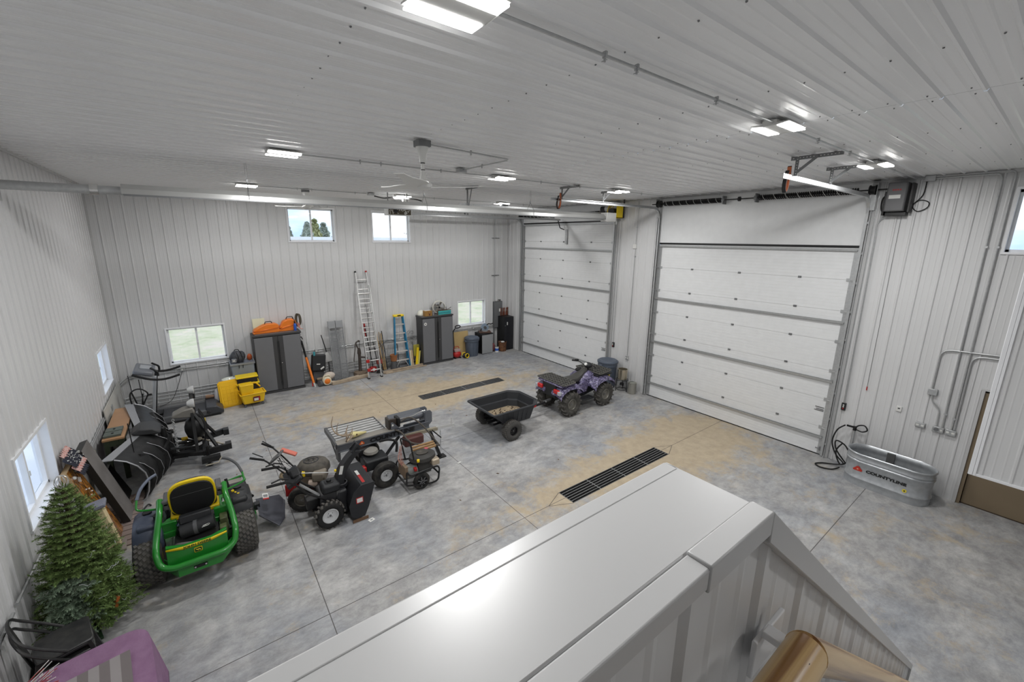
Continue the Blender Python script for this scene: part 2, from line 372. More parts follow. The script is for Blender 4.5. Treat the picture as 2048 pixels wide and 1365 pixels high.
for g,la in ((G1,'long narrow floor drain grate towards the back wall, half buried in tan dirt'),(G2,'long narrow floor drain grate nearest the sloping white half wall')):
    x0,x1,y0,y1=g; t=thing('floor_drain_grate',la,'drain grate',((x0+x1)/2,(y0+y1)/2,0),group='floor drain grates')
    hx,hy=(x1-x0)/2,(y1-y0)/2; fb=MB()
    for s_ in (-1,1): fb.bx((-hx,s_*hy,-.03),(hx,s_*(hy-.008),.004)); fb.bx((s_*hx,-hy,-.03),(s_*(hx-.008),hy,.004))
    fb.obj('frame',GALVD,t)
    gb=MB(); n_=int(2*hx/.028)
    for i in range(n_): x=-hx+.014+i*.028; gb.bx((x-.0028,-hy,-.028),(x+.0028,hy,.002))
    gb.obj('cross_bars',BLK,t)
    lb=MB()
    for i in range(1,6): y=-hy+i*2*hy/6; lb.bx((-hx,y-.003,-.012),(hx,y+.003,.003))
    for i in (1,2,3): x=-hx+i*2*hx/4; lb.bx((x-.004,-hy,-.01),(x+.004,hy,.0035))
    lb.obj('long_bars',GALV,t)
# ------------------------------------------------------------------ windows
wn=0
def window(fn,u0,u1,z0,z1,n,slide=True):
    """fn(u,z,depth outward)->xyz"""
    root=bpy.data.objects.new('window_%d'%n,None); COL.objects.link(root); struct(root)
    def bx(b,ua,ub,za,zb,da,db):
        P=[fn(u,z,d) for d in (da,db) for u,z in ((ua,za),(ub,za),(ub,zb),(ua,zb))]; b.add(P,[(3,2,1,0),(4,5,6,7),(0,1,5,4),(1,2,6,5),(2,3,7,6),(3,0,4,7)])
    c=MB(); w=.035   # casing proud of the wall and deep reveal
    bx(c,u0-w,u1+w,z1,z1+w,-.02,.16); bx(c,u0-w,u1+w,z0-w,z0,-.03,.16); bx(c,u0-w,u0,z0,z1,-.02,.16); bx(c,u1,u1+w,z0,z1,-.02,.16)
    c.obj('casing',TRIMB,root,bevel=.003)
    f=MB(); w=.04
    bx(f,u0,u1,z1-w,z1,.08,.13); bx(f,u0,u1,z0,z0+w,.08,.13); bx(f,u0,u0+w,z0,z1,.08,.13); bx(f,u1-w,u1,z0,z1,.08,.13); m_=(u0+u1)/2; bx(f,m_-.022,m_+.022,z0,z1,.075,.13)
    f.obj('sash_frame',TRIMB,root,bevel=.002)
    g=MB(); bx(g,u0+w,m_-.02,z0+w,z1-w,.10,.104); bx(g,m_+.02,u1-w,z0+w,z1-w,.115,.119); g.obj('pane',GLASS,root)
    h=MB(); bx(h,m_-.012,m_+.012,(z0+z1)/2-.03,(z0+z1)/2+.03,.06,.075); h.obj('latch',WHT,root)
    return root
for x0,x1,z0,z1 in WINB: wn+=1; window(lambda u,z,d:(u,d,z),x0,x1,z0,z1,wn)
for y0,y1,z0,z1 in WINL: wn+=1; window(lambda u,z,d:(W-d,u,z),y0,y1,z0,z1,wn)
for y0,y1,z0,z1 in WINR: wn+=1; window(lambda u,z,d:(d,u,z),y0,y1,z0,z1,wn)
# ------------------------------------------------------------------ half wall, landing, stairs
CZ=3.98; Y0,Y1=-13.174,-13.0; XE=-9.447; SX=-5.70; SZ=.96; sl=(CZ-SZ)/(SX-XE)
def zc(x): return CZ-max(0,x-XE)*sl
b=MB()
prof=ribprof(W,SX,-9.396-.2286*9,pitch=.2286,d=.008)
for (a,da),(c_,dc) in zip(prof,prof[1:]):
    for y,s_ in ((Y0+.02,-1),(Y1-.02,1)):
        lo=0 if s_>0 else max(0,0)
        b.add([(a,y+s_*da,lo),(c_,y+s_*dc,lo),(c_,y+s_*dc,zc(c_)-.01),(a,y+s_*da,zc(a)-.01)],[(0,1,2,3)])
b.bx((SX-.01,Y0+.02,0),(SX,Y1-.02,SZ-.01))
struct(b.obj('wall_stair',WALLM,smooth=False))
def strip(ya,yb,za,zb,x0,x1,nm):
    b=MB(); xs_=[x0,XE,x1] if x0<XE<x1 else [x0,x1]
    for a,c_ in zip(xs_,xs_[1:]):
        b.add([(x,y,zc(x)+z) for x in (a,c_) for y,z in ((ya,za),(yb,za),(yb,zb),(ya,zb))],[(0,1,2,3),(7,6,5,4),(0,4,5,1),(1,5,6,2),(2,6,7,3),(3,7,4,0)])
    o=b.obj(nm,TRIM,bevel=.0025); return struct(o)
strip(Y1-.1435,Y1-.02,-.012,-.001,W,SX,'trim_10')
strip(Y1-.026,Y1+.0,-.06,.0,W,XE-.002,'trim_11')
strip(Y0,Y0+.03,-.032,-.001,W,XE-.175,'trim_12')
strip(Y0-.002,Y0+.031,-.036,.003,XE-.177,XE,'trim_13')
strip(Y0-.002,Y0+.031,-.05,.003,XE,SX,'trim_14')
strip(Y1-.026,Y1+.0,-.05,.0,XE,SX,'trim_15')
b=MB(); b.bx((SX-.02,Y0-.002,0),(SX+.004,Y1+.002,SZ)); struct(b.obj('trim_16',TRIM))
# landing and stairs behind the half wall
PLY=mat('grey_landing',(.40,.40,.40),.6)
b=MB(); b.bx((W,YF,2.88),(XE,Y0-.0,2.98)); struct(b.obj('floor_landing',PLY))
b=MB(); n_=15; run=(SX-XE+.2)/n_
for i in range(n_): b.bx((XE+i*run,Y0-1.0,0),(XE+(i+1)*run+.02,Y0,2.98*(1-(i+1)/(n_+0.5)))) 
o=b.obj('staircase',mat('grey_stair_paint',(.4,.4,.4),.6)); struct(o)
# handrail on the stair side of the half wall
def wood_mat():
    m=bpy.data.materials.new('varnished_pine'); m.use_nodes=True; n=m.node_tree.nodes; l=m.node_tree.links; p=n['Principled BSDF']
    t=n.new('ShaderNodeTexCoord'); mp=n.new('ShaderNodeMapping'); mp.inputs['Scale'].default_value=(1.2,60,60); w=n.new('ShaderNodeTexNoise'); w.inputs['Scale'].default_value=.9; w.inputs['Detail'].default_value=3; w.inputs['Distortion'].default_value=.6
    r=n.new('ShaderNodeValToRGB'); e=r.color_ramp.elements; e[0].position=.36; e[0].color=(.30,.14,.035,1); e[1].position=.62; e[1].color=(.72,.50,.24,1); q=e.new(.48); q.color=(.60,.38,.15,1)
    l.new(t.outputs['Object'],mp.inputs[0]); l.new(mp.outputs[0],w.inputs['Vector']); l.new(w.outputs['Fac'],r.inputs['Fac']); l.new(r.outputs['Color'],p.inputs['Base Color']); p.inputs['Roughness'].default_value=.32; p.inputs['Coat Weight'].default_value=.3; return m
PINE=wood_mat()
ry,rr=-13.24,.026
hr=thing('handrail','round varnished pine handrail fixed along the inside of the white half wall','handrail',(XE-.005,ry,3.792))
def rail(L_,tilt,nm,kx=0):
    b=MB(); b.cyl((0,0,0),(L_,0,0),rr,n=28); o=b.obj(nm,PINE,hr); o.rotation_euler=(0,tilt,0); return o
a=rail(1.5,PI,'level_rail'); a.location=(.012,0,0)
a.rotation_euler=(0,0,PI)
b_=rail(4.3,math.atan(sl),'sloping_rail'); b_.location=(.004,0,.004)
kb=MB(); kb.bx((.012,.060,-.115),(.12,.068,-.045)); kb.bx((.03,.0,-.045),(.055,.062,-.033)); kb.obj('bracket_plate',TRIMB,hr,bevel=.002)
sc_=MB()
for dx,dz,dy in ((-.03,.021,-.012),(-.012,.023,.004)): sc_.cyl((dx,dy,dz-.002),(dx,dy,dz+.0012),.0022,n=8)
sc_.obj('screw_hole',BLK,hr)
# hanging ribbed partition in front of the brown door (right edge of the picture)
PX_=-2.75; PZ=1.61; PY=-13.06
b=MB(); prof=ribprof(YF,PY-.05,-13.16,pitch=.2286)
for (a,da),(c_,dc) in zip(prof,prof[1:]): b.add([(PX_-da*.9,a,PZ+.03),(PX_-dc*.9,c_,PZ+.03),(PX_-dc*.9,c_,H),(PX_-da*.9,a,H)],[(0,1,2,3)])
b.bx((PX_+.002,YF,PZ+.01),(PX_+.14,PY-.005,H)); struct(b.obj('wall_partition',WALLM,smooth=False))
b=MB(); b.bx((PX_-.02,PY-.035,PZ),(PX_+.01,PY-.0,H)); b.bx((PX_-.024,PY-.062,PZ),(PX_+.002,PY-.037,H)); b.bx((PX_-.01,PY-.01,PZ),(PX_+.15,PY+.004,H)); b.bx((PX_-.022,YF,PZ),(PX_+.01,PY-.037,PZ+.03)); b.bx((PX_,YF,PZ),(PX_+.15,PY,PZ+.012))
struct(b.obj('trim_17',TRIMB,bevel=.002))
# brown door and its frame
d3=bpy.data.objects.new('door_3',None); COL.objects.link(d3); struct(d3)
b=MB(); b.bx((.06,BD[0],.012),(.10,BD[1]-.052,BD[2]-.04)); b.obj('slab',BRN,d3,bevel=.002)
b=MB(); b.bx((-.002,BD[1]-.045,0),(.16,BD[1],BD[2])); b.bx((-.002,BD[0],BD[2]-.035),(.16,BD[1],BD[2])); b.obj('door_frame',BRN,d3,bevel=.002)
b=MB(); b.bx((.05,BD[0],0),(.12,BD[1]-.04,.012)); b.bx((.11,BD[0],0),(.13,BD[1],BD[2])); b.obj('threshold_shadow_gap',BRND,d3)
b=MB(); b.bx((-.03,BD[1],0),(0,BD[1]+.045,BD[2])); b.bx((-.03,BD[0],BD[2]),(0,BD[1]+.045,BD[2]+.03)); struct(b.obj('trim_18',TRIM,bevel=.003))
# ------------------------------------------------------------------ high-bay lamps and the added landing fill
rowd={-2.78:'back-wall row',-7.13:'middle row',-11.5:'row nearest the camera'}
cold={-8.98:'left end',-5.52:'middle',-2.33:'door end'}
proto=None
for x,y in LIGHTS+LOFT_FILL:
    la='white twin-panel ceiling light, lit, %s of the %s'%(cold[x],rowd[y]) if (x,y) in LIGHTS else 'added unseen white twin-panel fill light above the stair landing'
    if proto is None:
        t=thing('ceiling_light',la,'ceiling light',(x,y,H-.02),group='twin-panel ceiling lights'); proto=t
        b=MB(); b.bx((-.195,-.055,-.05),(.195,.055,0)); b.prism([(-.055,-.05),(-.16,-.036),(-.16,-.028),(-.055,-.03)],-.195,.195,'YZ'); b.prism([(.055,-.05),(.055,-.03),(.16,-.028),(.16,-.036)],-.195,.195,'YZ')
        b.bx((-.20,-.06,-.045),(-.19,.06,-.005)); b.obj('housing',WHT,t,bevel=.002)
        for s_ in (-1,1):
            d=MB(); d.bx((-.185,s_*.062,-.056),(.185,s_*.158,-.046)); d.obj('diffuser',LAMPE,t)
        for s_ in (-1,1): MB().cyl((s_*.15,0,0),(s_*.15,0,.03),.006).obj('hanger',GALV,t)
    else: t=dup(proto,(x,y,H-.02),0,la)
    area((x,y,H-.085),.37,.30,LAMP_W if (x,y) in LIGHTS else LAMP_W*.35).name='ceiling_lamp_light'
# ------------------------------------------------------------------ conduits
def conduit(pts,la,r=.0095,m=GALV,cat='conduit',bend=.09,name='electrical_conduit',clips=None,group=None,clipax=None):
    b=MB(); b.tube(pts,r,n=8,bend=bend); 
    if clips is None: o=b.obj(name,m); return tag(o,la,cat,group)
    t=thing(name,la,cat,pts[0],group=group); P0=Vector(pts[0]); k=MB(); k.tube([Vector(p)-P0 for p in pts],r,n=8,bend=bend); k.obj('pipe',m,t)
    for c in clips:
        q=MB(); c=Vector(c)-P0
        if clipax=='z': q.bx((c.x-.008,c.y-.013,c.z-.014),(c.x+.008,c.y+.013,c.z+.022)); q.bx((c.x-.006,c.y-.004,c.z-.035),(c.x+.006,c.y+.004,c.z-.01)); q.cyl((c.x,c.y-.018,c.z-.026),(c.x,c.y+.022,c.z-.026),.003)
        else: q.box(c,(.03,.04,.03))
        q.obj('clip',GALV,t)
    return t
for y,nm in ((-11.53,'camera-side'),(-7.13,'middle'),(-2.78,'back-wall')):
    clips=[(x,y,H-.045) for x in (-8.0,-7.7,-6.72,-4.6,-3.55,-1.5) if not any(abs(x-l[0])<.25 for l in LIGHTS)]
    conduit([(-8.8 if y!=-11.53 else -8.8,y,H-.045),(-.05,y,H-.045)],'long straight conduit linking the %s row of ceiling lights'%nm,clips=clips,clipax='z')
conduit([(-7.78,-8.72,H-.04),(-6.42,-8.55,H-.04),(-6.47,-7.4,H-.04)],'bent conduit running from the junction box to the near ceiling fan',clips=[(-7.1,-8.63,H-.04),(-6.45,-7.9,H-.04)],clipax='z')
conduit([(-.03,-.1,H-.03),(-.03,-11.65,H-.03)],'conduit along the top of the door wall from the corner to the box',clips=[(-.03,y,H-.03) for y in (-2,-4,-8.2,-9.9)],clipax='z')
conduit([(-.03,-11.75,H-.025),(-.03,-12.6,H-.025),(-.03,-12.615,H-.12),(-.03,-12.64,1.26)],'rear one of two tall wall conduits, dropping to the lower right box',r=.013,clips=[(-.03,-12.62,4.3),(-.03,-12.64,1.45)])
conduit([(-.03,-11.75,H-.055),(-.03,-12.46,H-.055),(-.03,-12.49,H-.15),(-.03,-12.53,1.26)],'left one of two tall wall conduits dropping to the round-faced box',r=.013,clips=[(-.03,-12.5,4.3),(-.03,-12.53,1.5)])
conduit([(-.03,-12.30,1.89),(-.03,-12.30,2.60),(-.03,-13.9,2.66)],'conduit rising from the blank box then bending right to the partition',r=.013,bend=.14)
conduit([(-.03,-12.67,1.26),(-.03,-12.66,2.56),(-.03,-13.9,2.60)],'lower bent conduit rising from the right box and turning right',r=.013,bend=.14)
conduit([(-.03,-12.32,1.79),(-.03,-12.33,1.68),(-.03,-12.45,1.56),(-.03,-12.46,1.26)],'short crooked conduit joining blank box and round-faced box',r=.011,bend=.07)
conduit([(-.03,-6.0,H-.06),(-.03,-6.0,.98)],'vertical conduit between the two lift doors down to the outlet',clips=[(-.03,-6,4.7),(-.03,-6.0,3.9)])
conduit([(-.025,-5.45,4.9),(-.025,-5.45,1.3)],'thin vertical conduit above the push buttons of the left lift door',r=.007)
conduit([(-.03,-11.30,4.86),(-.03,-11.12,4.72),(-.03,-11.14,4.4),(-.03,-11.17,1.25)],'conduit from the grey door opener down to the black push buttons',r=.012,bend=.1)
b=MB(); b.tube([(-.02,-11.43,4.85),(-.02,-11.455,1.66)],.0035,n=6); b.m=1; b.cyl((-.02,-11.455,1.67),(-.02,-11.455,1.60),.009)
tag(b.obj('release_cord',[GALVD,RED]),'thin dark red-ended release cord hanging below the grey door opener','cord')
# outlet and boxes on the door wall
def wallbox(name,la,cat,y,z,w,h,d=.05,mt=GALV,extra=None,x=0):
    t=thing(name,la,cat,(x,y,z)); b=MB(); b.bx((-d,-w/2,-h/2),(0,w/2,h/2)); b.obj('body',mt,t,bevel=.006)
    if extra: extra(t,-d)
    return t
def outlet(t,x):
    for s_ in (-1,1):
        b=MB(); b.bx((x-.004,s_*.032-.018,-.016),(x,s_*.032+.018,.016)); b.obj('socket',LABW,t,bevel=.003)
def roundrec(t,x): b=MB(); b.cyl((x,0.02,0),(x-.012,0.02,0),.03,n=20); b.obj('round_socket',GALVD,t); b=MB(); b.cyl((x,-.04,0),(x-.008,-.04,0),.014); b.obj('socket',LABW,t)
wallbox('outlet_box','small double metal outlet box left of the two larger ones','outlet',-12.263,1.20,.125,.085,extra=outlet)
wallbox('outlet_box','metal box with a round dark socket, middle of the low three','outlet',-12.487,1.20,.14,.10,extra=roundrec)
wallbox('outlet_box','metal box fed by three conduits, nearest the brown door','outlet',-12.637,1.20,.13,.10,extra=outlet)
wallbox('junction_box','blank pale square box where two bent conduits meet above the low boxes','junction box',-12.316,1.835,.12,.11,mt=GALV)
wallbox('thermostat','small white thermostat on the ribbed wall left of the metal boxes','thermostat',-11.95,1.39,.075,.10,.025,WHT,lambda t,x:(MB().bx((x-.003,-.015,.0),(x,.015,.022)).obj('display',CHAR,t)))
wallbox('junction_box','small metal junction box high in the corner above the grey opener','junction box',-11.7,H-.05,.13,.09,.06)
wallbox('outlet_box','metal outlet box at the foot of the conduit between the lift doors','outlet',-6.0,.93,.08,.12,extra=outlet)
wallbox('motion_sensor','white square sensor high on the wall between the lift doors','sensor',-5.97,4.18,.11,.12,.05,WHT)
def btns(t,x):
    for i in (-1,0,1): MB().cyl((x,0,i*.035),(x-.012,0,i*.035),.012).obj('button',[RED,LABW,LABW][i+1],t)
wallbox('door_push_buttons','black three-button control left of the large opened-up outlet conduit','door control',-5.46,1.22,.07,.15,.045,PLB,btns)['label']='black three-button control on the wall beside the left lift door'
wallbox('door_push_buttons','black three-button control on the wall beside the right lift door','door control',-11.17,1.17,.07,.15,.045,PLB,btns)
# ceiling junction boxes
def cbox(la,x,y,s=(.14,.11,.06),name='junction_box',m=GALV):
    b=MB(); b.bx((-s[0]/2,-s[1]/2,-s[2]),(s[0]/2,s[1]/2,0)); return tag(b.obj(name,m,loc=(x,y,H-.018),bevel=.005),la,'junction box')
cbox('metal junction box on the ceiling where the bent fan conduit starts',-6.47,-7.34)
cbox('metal junction box on the ceiling beside the back-row lamp hose',-6.32,-2.72)
# flexible black conduit and small floodlight camera near the back-row middle lamp
tag(MB().tube(spline([(-6.25,-2.78,H-.09),(-6.0,-2.72,H-.12),(-5.8,-2.76,H-.10),(-5.65,-2.7,H-.12),(-5.2,-2.75,H-.10),(-4.95,-2.72,H-.13)]),.016,n=8).obj('flexible_conduit',BLKR),'black flexible conduit slung behind the middle back-row lamp','conduit')
t=thing('security_camera','small white camera hanging under the middle back-row lamp','camera',(-5.55,-2.98,H-.13)); MB().bx((-.05,-.05,-.09),(.05,.05,0)).obj('body',WHT,t,bevel=.01); MB().cyl((0,0,0),(0,.02,.11),.008).obj('stem',GALV,t)
tag(MB().bx((-2.45,-2.95,H-.16),(-2.2,-2.83,H-.085)).obj('cable_bundle',CHAR,bevel=.02),'small dark cluster under the back-row lamp at the door end','lamp fitting')
# ------------------------------------------------------------------ ceiling fans
def fan(x,y,la,a0,drop=.40):
    t=thing('ceiling_fan',la,'ceiling fan',(x,y,H-.02),group='white three-blade ceiling fans')
    MB().bx((-.075,-.075,-.07),(.075,.075,0)).obj('mount_box',GALVD,t,bevel=.006)
    MB().lathe([(.0,-.07),(.075,-.07),(.065,-.11),(.045,-.16),(.038,-.2),(.036,-.235),(0,-.235)]).obj('canopy',WHT,t)
    b=MB(); b.cyl((0,0,-.2),(0,0,-drop),.02); b.m=1; b.cyl((0,0,-.236),(0,0,-.245),.026); b.cyl((0,0,-drop+.10),(0,0,-drop+.11),.026); b.obj('downrod',[WHT,BLK],t)
    MB().lathe([(.0,-drop+.12),(.024,-drop+.12),(.03,-drop+.05),(.045,-drop),(0,-drop)]).obj('motor_cover',WHT,t)
    MB().lathe([(.03,-drop-.0),(.03,-drop-.02),(.08,-drop-.025),(.10,-drop-.05),(.095,-drop-.085),(.05,-drop-.11),(0,-drop-.115)]).obj('motor',WHT,t)
    z=-drop-.06
    for k in range(3):
        a=a0+k*2*PI/3; b=MB(); n_=9; top=[];bot=[]
        for i in range(n_+1):
            u=i/n_; r=.07+u*.66; w=.055+.075*math.sin(PI*min(1,u*1.25+.12))*(1-.25*u); cz=.035*u*u-.01
            for s_ in (1,-1):
                for dz in (.004,-.004): top.append((r,s_*w+.03*math.sin(PI*u)*.6,z+cz+s_*.02*(1-u)+dz))
        k4=4
        b.add(top,[f for i in range(n_) for f in ((i*4,(i+1)*4,(i+1)*4+2,i*4+2),(i*4+1,i*4+3,(i+1)*4+3,(i+1)*4+1),(i*4,i*4+1,(i+1)*4+1,(i+1)*4),(i*4+2,(i+1)*4+2,(i+1)*4+3,i*4+3))]+[(0,2,3,1),(n_*4,n_*4+1,n_*4+3,n_*4+2)])
        o=b.obj('blade',WHT,t,ang=60); o.rotation_euler=(0,0,a)
    return t
fan(-7.83,-8.76,'white ceiling fan nearest the camera with three broad blades',R(-15),.42)
fan(-7.79,-2.55,'far white ceiling fan hanging in front of the high back window',R(20),.34)
# ------------------------------------------------------------------ tube heater
HY,HZ=-5.72,4.93
t=thing('tube_heater','long galvanised tube heater with reflector slung below the ceiling','heater',(0,HY,HZ))
MB().cyl((W-.0,0,0),(-10.55,0,0),.055,n=20).obj('burner_tube',GALV,t); b=MB(); b.cyl((W+.3,0,0),(-1.15,0,0),.05,n=16); b.obj('radiant_tube',GALVD,t)
b=MB(); b.cyl((-11.03,0,0),(-10.95,0,0),.068,n=18); b.obj('coupling',CHROME,t)
b=MB(); pr=[(-.15,-.045),(-.135,.02),(-.07,.085),(.07,.085),(.135,.02),(.15,-.045),(.145,-.045),(.13,.018),(.068,.08),(-.068,.08),(-.13,.018),(-.145,-.045)]
b.prism(pr,-10.72,-1.2,'YZ'); b.obj('reflector',mat('reflector_steel',(.55,.56,.55),.3,.6,noise=(2,.3,(.48,.48,.47))),t,ang=20)
MB().prism(pr[:6],-1.215,-1.2,'YZ').obj('end_cap',GALV,t); 
b=MB(); b.bx((-10.7,-.157,-.07),(-10.0,-.149,-.045)); b.bx((-10.0,-.155,-.062),(-1.3,-.149,-.045)); b.obj('lower_lip',GALVD,t)
for x in (-9.27,-6.34,-3.67):
    b=MB(); zt=H-HZ-.02
    for s_ in (-1,1): b.tube([(x+s_*.01,0,zt),(x+s_*.016,0,zt-.16),(x,0,zt-.26)],.0025,n=5); b.tube([(x,0,zt-.26),(x+s_*.012,s_*.15,.05),(x+s_*.012,s_*.152,-.05)],.004,n=5)
    b.box((x,0,zt-.26),(.02,.02,.05)); b.obj('hanger_wire',GALVD,t)
b=MB(); b.bx((-1.1,-.10,-.1),(-.72,.12,.13)); b.obj('burner_box',WHT,t,bevel=.01)
# ------------------------------------------------------------------ lift doors
def lift_door(n,y0,y1,h,nsec,la_y):
    root=bpy.data.objects.new('door_%d'%n,None); COL.objects.link(root); struct(root)
    sh=h/nsec; t0=.02
    for k in range(nsec):
        z0,z1=k*sh+.0006,(k+1)*sh-.0004; b=MB()
        # fine horizontal grooves pressed in the inner skin
        g=9; pts=[(.006,z0)]
        for i in range(g):
            a=z0+(z1-z0)*i/g; c=z0+(z1-z0)*(i+1)/g
            pts+=[(.0,a+.003),(.0,c-.006),(.0022,c-.003)]
        pts+=[(.0,z1-.001),(.006,z1)]
        vs=[(x,y,z) for y in (y0+.01,y1-.01) for x,z in pts]; m_=len(pts)
        b.add(vs,[(i,i+1,m_+i+1,m_+i) for i in range(m_-1)]+[(m_-1,0,m_,2*m_-1)]); b.obj('door_section',DOORM,root,smooth=False)
    b=MB(); b.bx((.0,y0,-.0),(.05,y1,.022)); b.bx((-.012,y0,h-.005),(.05,y1,h+.04)); b.obj('rubber_seal',BLK,root)
    b=MB(); b.bx((.031,y0,0),(.06,y1,h)); b.obj('outer_skin',DOORM,root)
    zs=[.40,1.61,2.82]+([4.03] if h>4.5 else [])+[h-.045]
    for z in zs:
        q=MB(); q.prism([(0,z-.026),(-.012,z-.026),(-.014,z-.022),(-.046,z-.022),(-.050,z+.014),(-.044,z+.014),(-.041,z-.014),(-.012,z-.010),(-.012,z+.022),(0,z+.022)],y0+.04,y1-.02,'XZ'); q.obj('stiffening_rail',GALV,root,smooth=False)
    for k in range(1,nsec):
        for f in (.23,.50,.785):
            y=y1-(y1-y0)*f; z=k*sh; q=MB(); q.bx((-.008,y-.03,z-.02),(0,y+.03,z+.022)); q.bx((-.02,y-.022,z-.012),(-.006,y+.022,z+.012)); q.obj('hinge',GALVD,root,bevel=.002)
        for y,s_ in ((y0,1),(y1,-1)):
            q=MB(); q.bx((-.012,min(y+s_*.02,y+s_*.13),z-.03),(0,max(y+s_*.02,y+s_*.13),z+.03)); q.cyl((-.05,y-s_*.02,z),(-.05,y+s_*.06,z),.008); q.cyl((-.05,y-s_*.03,z),(-.05,y-s_*.005,z),.024); q.obj('roller_bracket',GALV,root)
    for y,s_ in ((y0,1),(y1,-1)):
        q=MB(); q.bx((-.006,min(y-s_*.005,y+s_*.085),.02),(.0,max(y-s_*.005,y+s_*.085),h-.02)); q.obj('end_plate',GALV,root)
    for z,l in ((.95,.16),(.98,.13),(1.02,.15)): 
        q=MB(); q.bx((-.008,y0+.10,z-.008),(-.001,y0+.10+l,z+.008)); q.obj('label_strip',GALVD,root)
    b=MB(); b.cyl((-.012,y0+.12,.14),(-.02,y0-.12,.16),.009); b.bx((-.05,y0+.0,.11),(-.0,y0+.05,.19)); b.obj('slide_bolt',GALVD,root)
    # tracks
    for y,s_ in ((y0,-1),(y1,1)):
        tr=MB(); yy=y+s_*.015; zt=HT[n]
        path=[(-.06,yy,.03),(-.075,yy,zt-.30)]+[(-.075-.3*(1-cos(R(a))),yy,zt-.30+.30*sin(R(a))) for a in (22,45,68)]+[(-.375,yy,zt),(-HL[n],yy,zt)]
        for off in (-.028,.028):
            P=[]; 
            for i,(px_,py_,pz) in enumerate(path):
                a=(Vector(path[i+1])-Vector(path[i])) if i<len(path)-1 else (Vector(path[i])-Vector(path[i-1])); a.normalize(); nrm=Vector((a.z,0,-a.x)); P.append(Vector((px_,py_,pz))+nrm*off)
            for p,q in zip(P,P[1:]): tr.bar(p,q,.04,.005,upv=(1,0,.001) if abs((q-p).normalized().z)>.5 else (0,0,1))
        for i in range(len(path)-1):
            tr.bar(Vector(path[i])+Vector((0,s_*.02,0)),Vector(path[i+1])+Vector((0,s_*.02,0)),.004,.058,upv=(1,0,0) if abs(path[i+1][2]-path[i][2])>abs(path[i+1][0]-path[i][0]) else (0,0,1))
        o=tr.obj('track',GALV,root,smooth=False)
        an=MB(); an.bx((-.10,yy+s_*.045,0),(-.0,yy+s_*.051,zt)); an.bx((-.006,yy+s_*.045,0),(.0,yy+s_*.11,zt)); 
        for z in [i*.55+.3 for i in range(int(zt/.55))]: an.bx((-.075,yy+s_*.02,z-.02),(-.05,yy+s_*.05,z+.02))
        an.obj('track_angle',GALV,root)
    # torsion shaft
    zs_=SZH[n]; b=MB(); b.cyl((-.12,y0-.28,zs_),(-.12,y1+.25,zs_),.0125); b.obj('torsion_shaft',BLK,root)
    ym=(y0+y1)/2
    for a,c in (((y1-.1),(ym+.55)),((ym-.25),(y0+.15))):
        sp=MB(); L_=abs(a-c); turns=46; pts=[]
        for i in range(turns*8+1):
            u=i/(turns*8); an_=u*turns*2*PI; pts.append((-.12+.048*cos(an_),a+(c-a)*u,zs_+.048*sin(an_)))
        sp.tube(pts,.013,n=4); sp.obj('torsion_spring',BLK,root)
        st=MB(); pts=[]
        for i in range(97): u=i/96; an_=u*8*2*PI; pts.append((-.12+.062*cos(an_),a+(c-a)*u,zs_+.062*sin(an_)))
        st.tube(pts,.004,n=4); st.obj('spring_mark',LABW,root)
    for y in (ym+.5,ym-.2): 
        q=MB(); q.bx((-.17,y-.01,zs_-.09),(0,y+.01,zs_+.09)); q.cyl((-.12,y-.03,zs_),(-.12,y+.03,zs_),.055); q.obj('spring_bracket',GALVD,root)
    q=MB(); q.cyl((-.12,ym+.13,zs_),(-.12,ym+.17,zs_),.05); q.obj('coupler',BLK,root)
    for y,s_ in ((y0,-1),(y1,1)):
        q=MB(); q.lathe([(.02,-.05),(.085,-.05),(.085,-.035),(.07,-.03),(.07,.03),(.085,.035),(.085,.05),(.02,.05)],(-.12,y+s_*.04,zs_),'Y',n=18); q.obj('cable_drum',BLK,root)
        q=MB(); q.bx((-.17,y+s_*.105,zs_-.12),(0,y+s_*.11,zs_+.12)); q.bx((-.10,y+s_*.02,zs_-.35),(-.005,y+s_*.10,zs_-.08)); q.obj('end_bearing_plate',GALV,root)
    return root
HT={1:5.07,2:5.17}; HL={1:5.3,2:3.95}; SZH={1:5.14,2:5.27}
lift_door(1,SD[0],SD[1],SD[2],8,0); lift_door(2,LD[0],LD[1],LD[2],7,0)
# punched-angle track hangers
def hanger(x,y,s_,zt,la,L_=.5,m=GALVD):
    t=thing('track_hanger',la,'track hanger',(x,y,0),group='punched-angle track hangers')
    def perf(b,p,q):
        p=Vector(p);q=Vector(q); b.bar(p,q,.038,.003,upv=(1,0,0)); 
    b=MB(); z=H-.02; b.bx((-.02,-.06*s_,z-.045),(-.016,L_*s_,z)); b.bx((-.02,-.06*s_,z-.003),(.025,L_*s_,z)); b.m=1
    for i in range(14): yy=(-.03+i*L_/13.5)*s_; b.cyl((-.0215,yy,z-.022),(-.0145,yy,z-.022),.0065,n=6)
    b.obj('ceiling_angle',[m,LABW],t)
    b=MB(); b.bx((-.03,0,zt),(-.026,.04*s_,z-.01)); b.bx((-.03,0,zt),(.01,.003*s_,z-.01)); b.m=1
    for i in range(7): zz=zt+.03+i*.035; b.cyl((-.0315,.02*s_,zz),(-.0245,.02*s_,zz),.006,n=6) if zz<z else None
    b.obj('drop_angle',[m,LABW],t)
    b=MB(); b.bar((-.024,.02*s_,zt+.04),(-.024,L_*.48*s_,z-.02),.004,.036,upv=(0,-.6*s_,.8)); b.obj('brace',m,t); return t
hanger(-3.6,-10.99,-1,5.19,'outer punched-metal track hanger of the right lift door, beside the orange strap')
hanger(-2.3,-10.99,-1,5.19,'inner punched-metal track hanger, nearer the grey opener')
hanger(-3.63,-6.71,-1,5.19,'left punched-metal track hanger above the heater end')
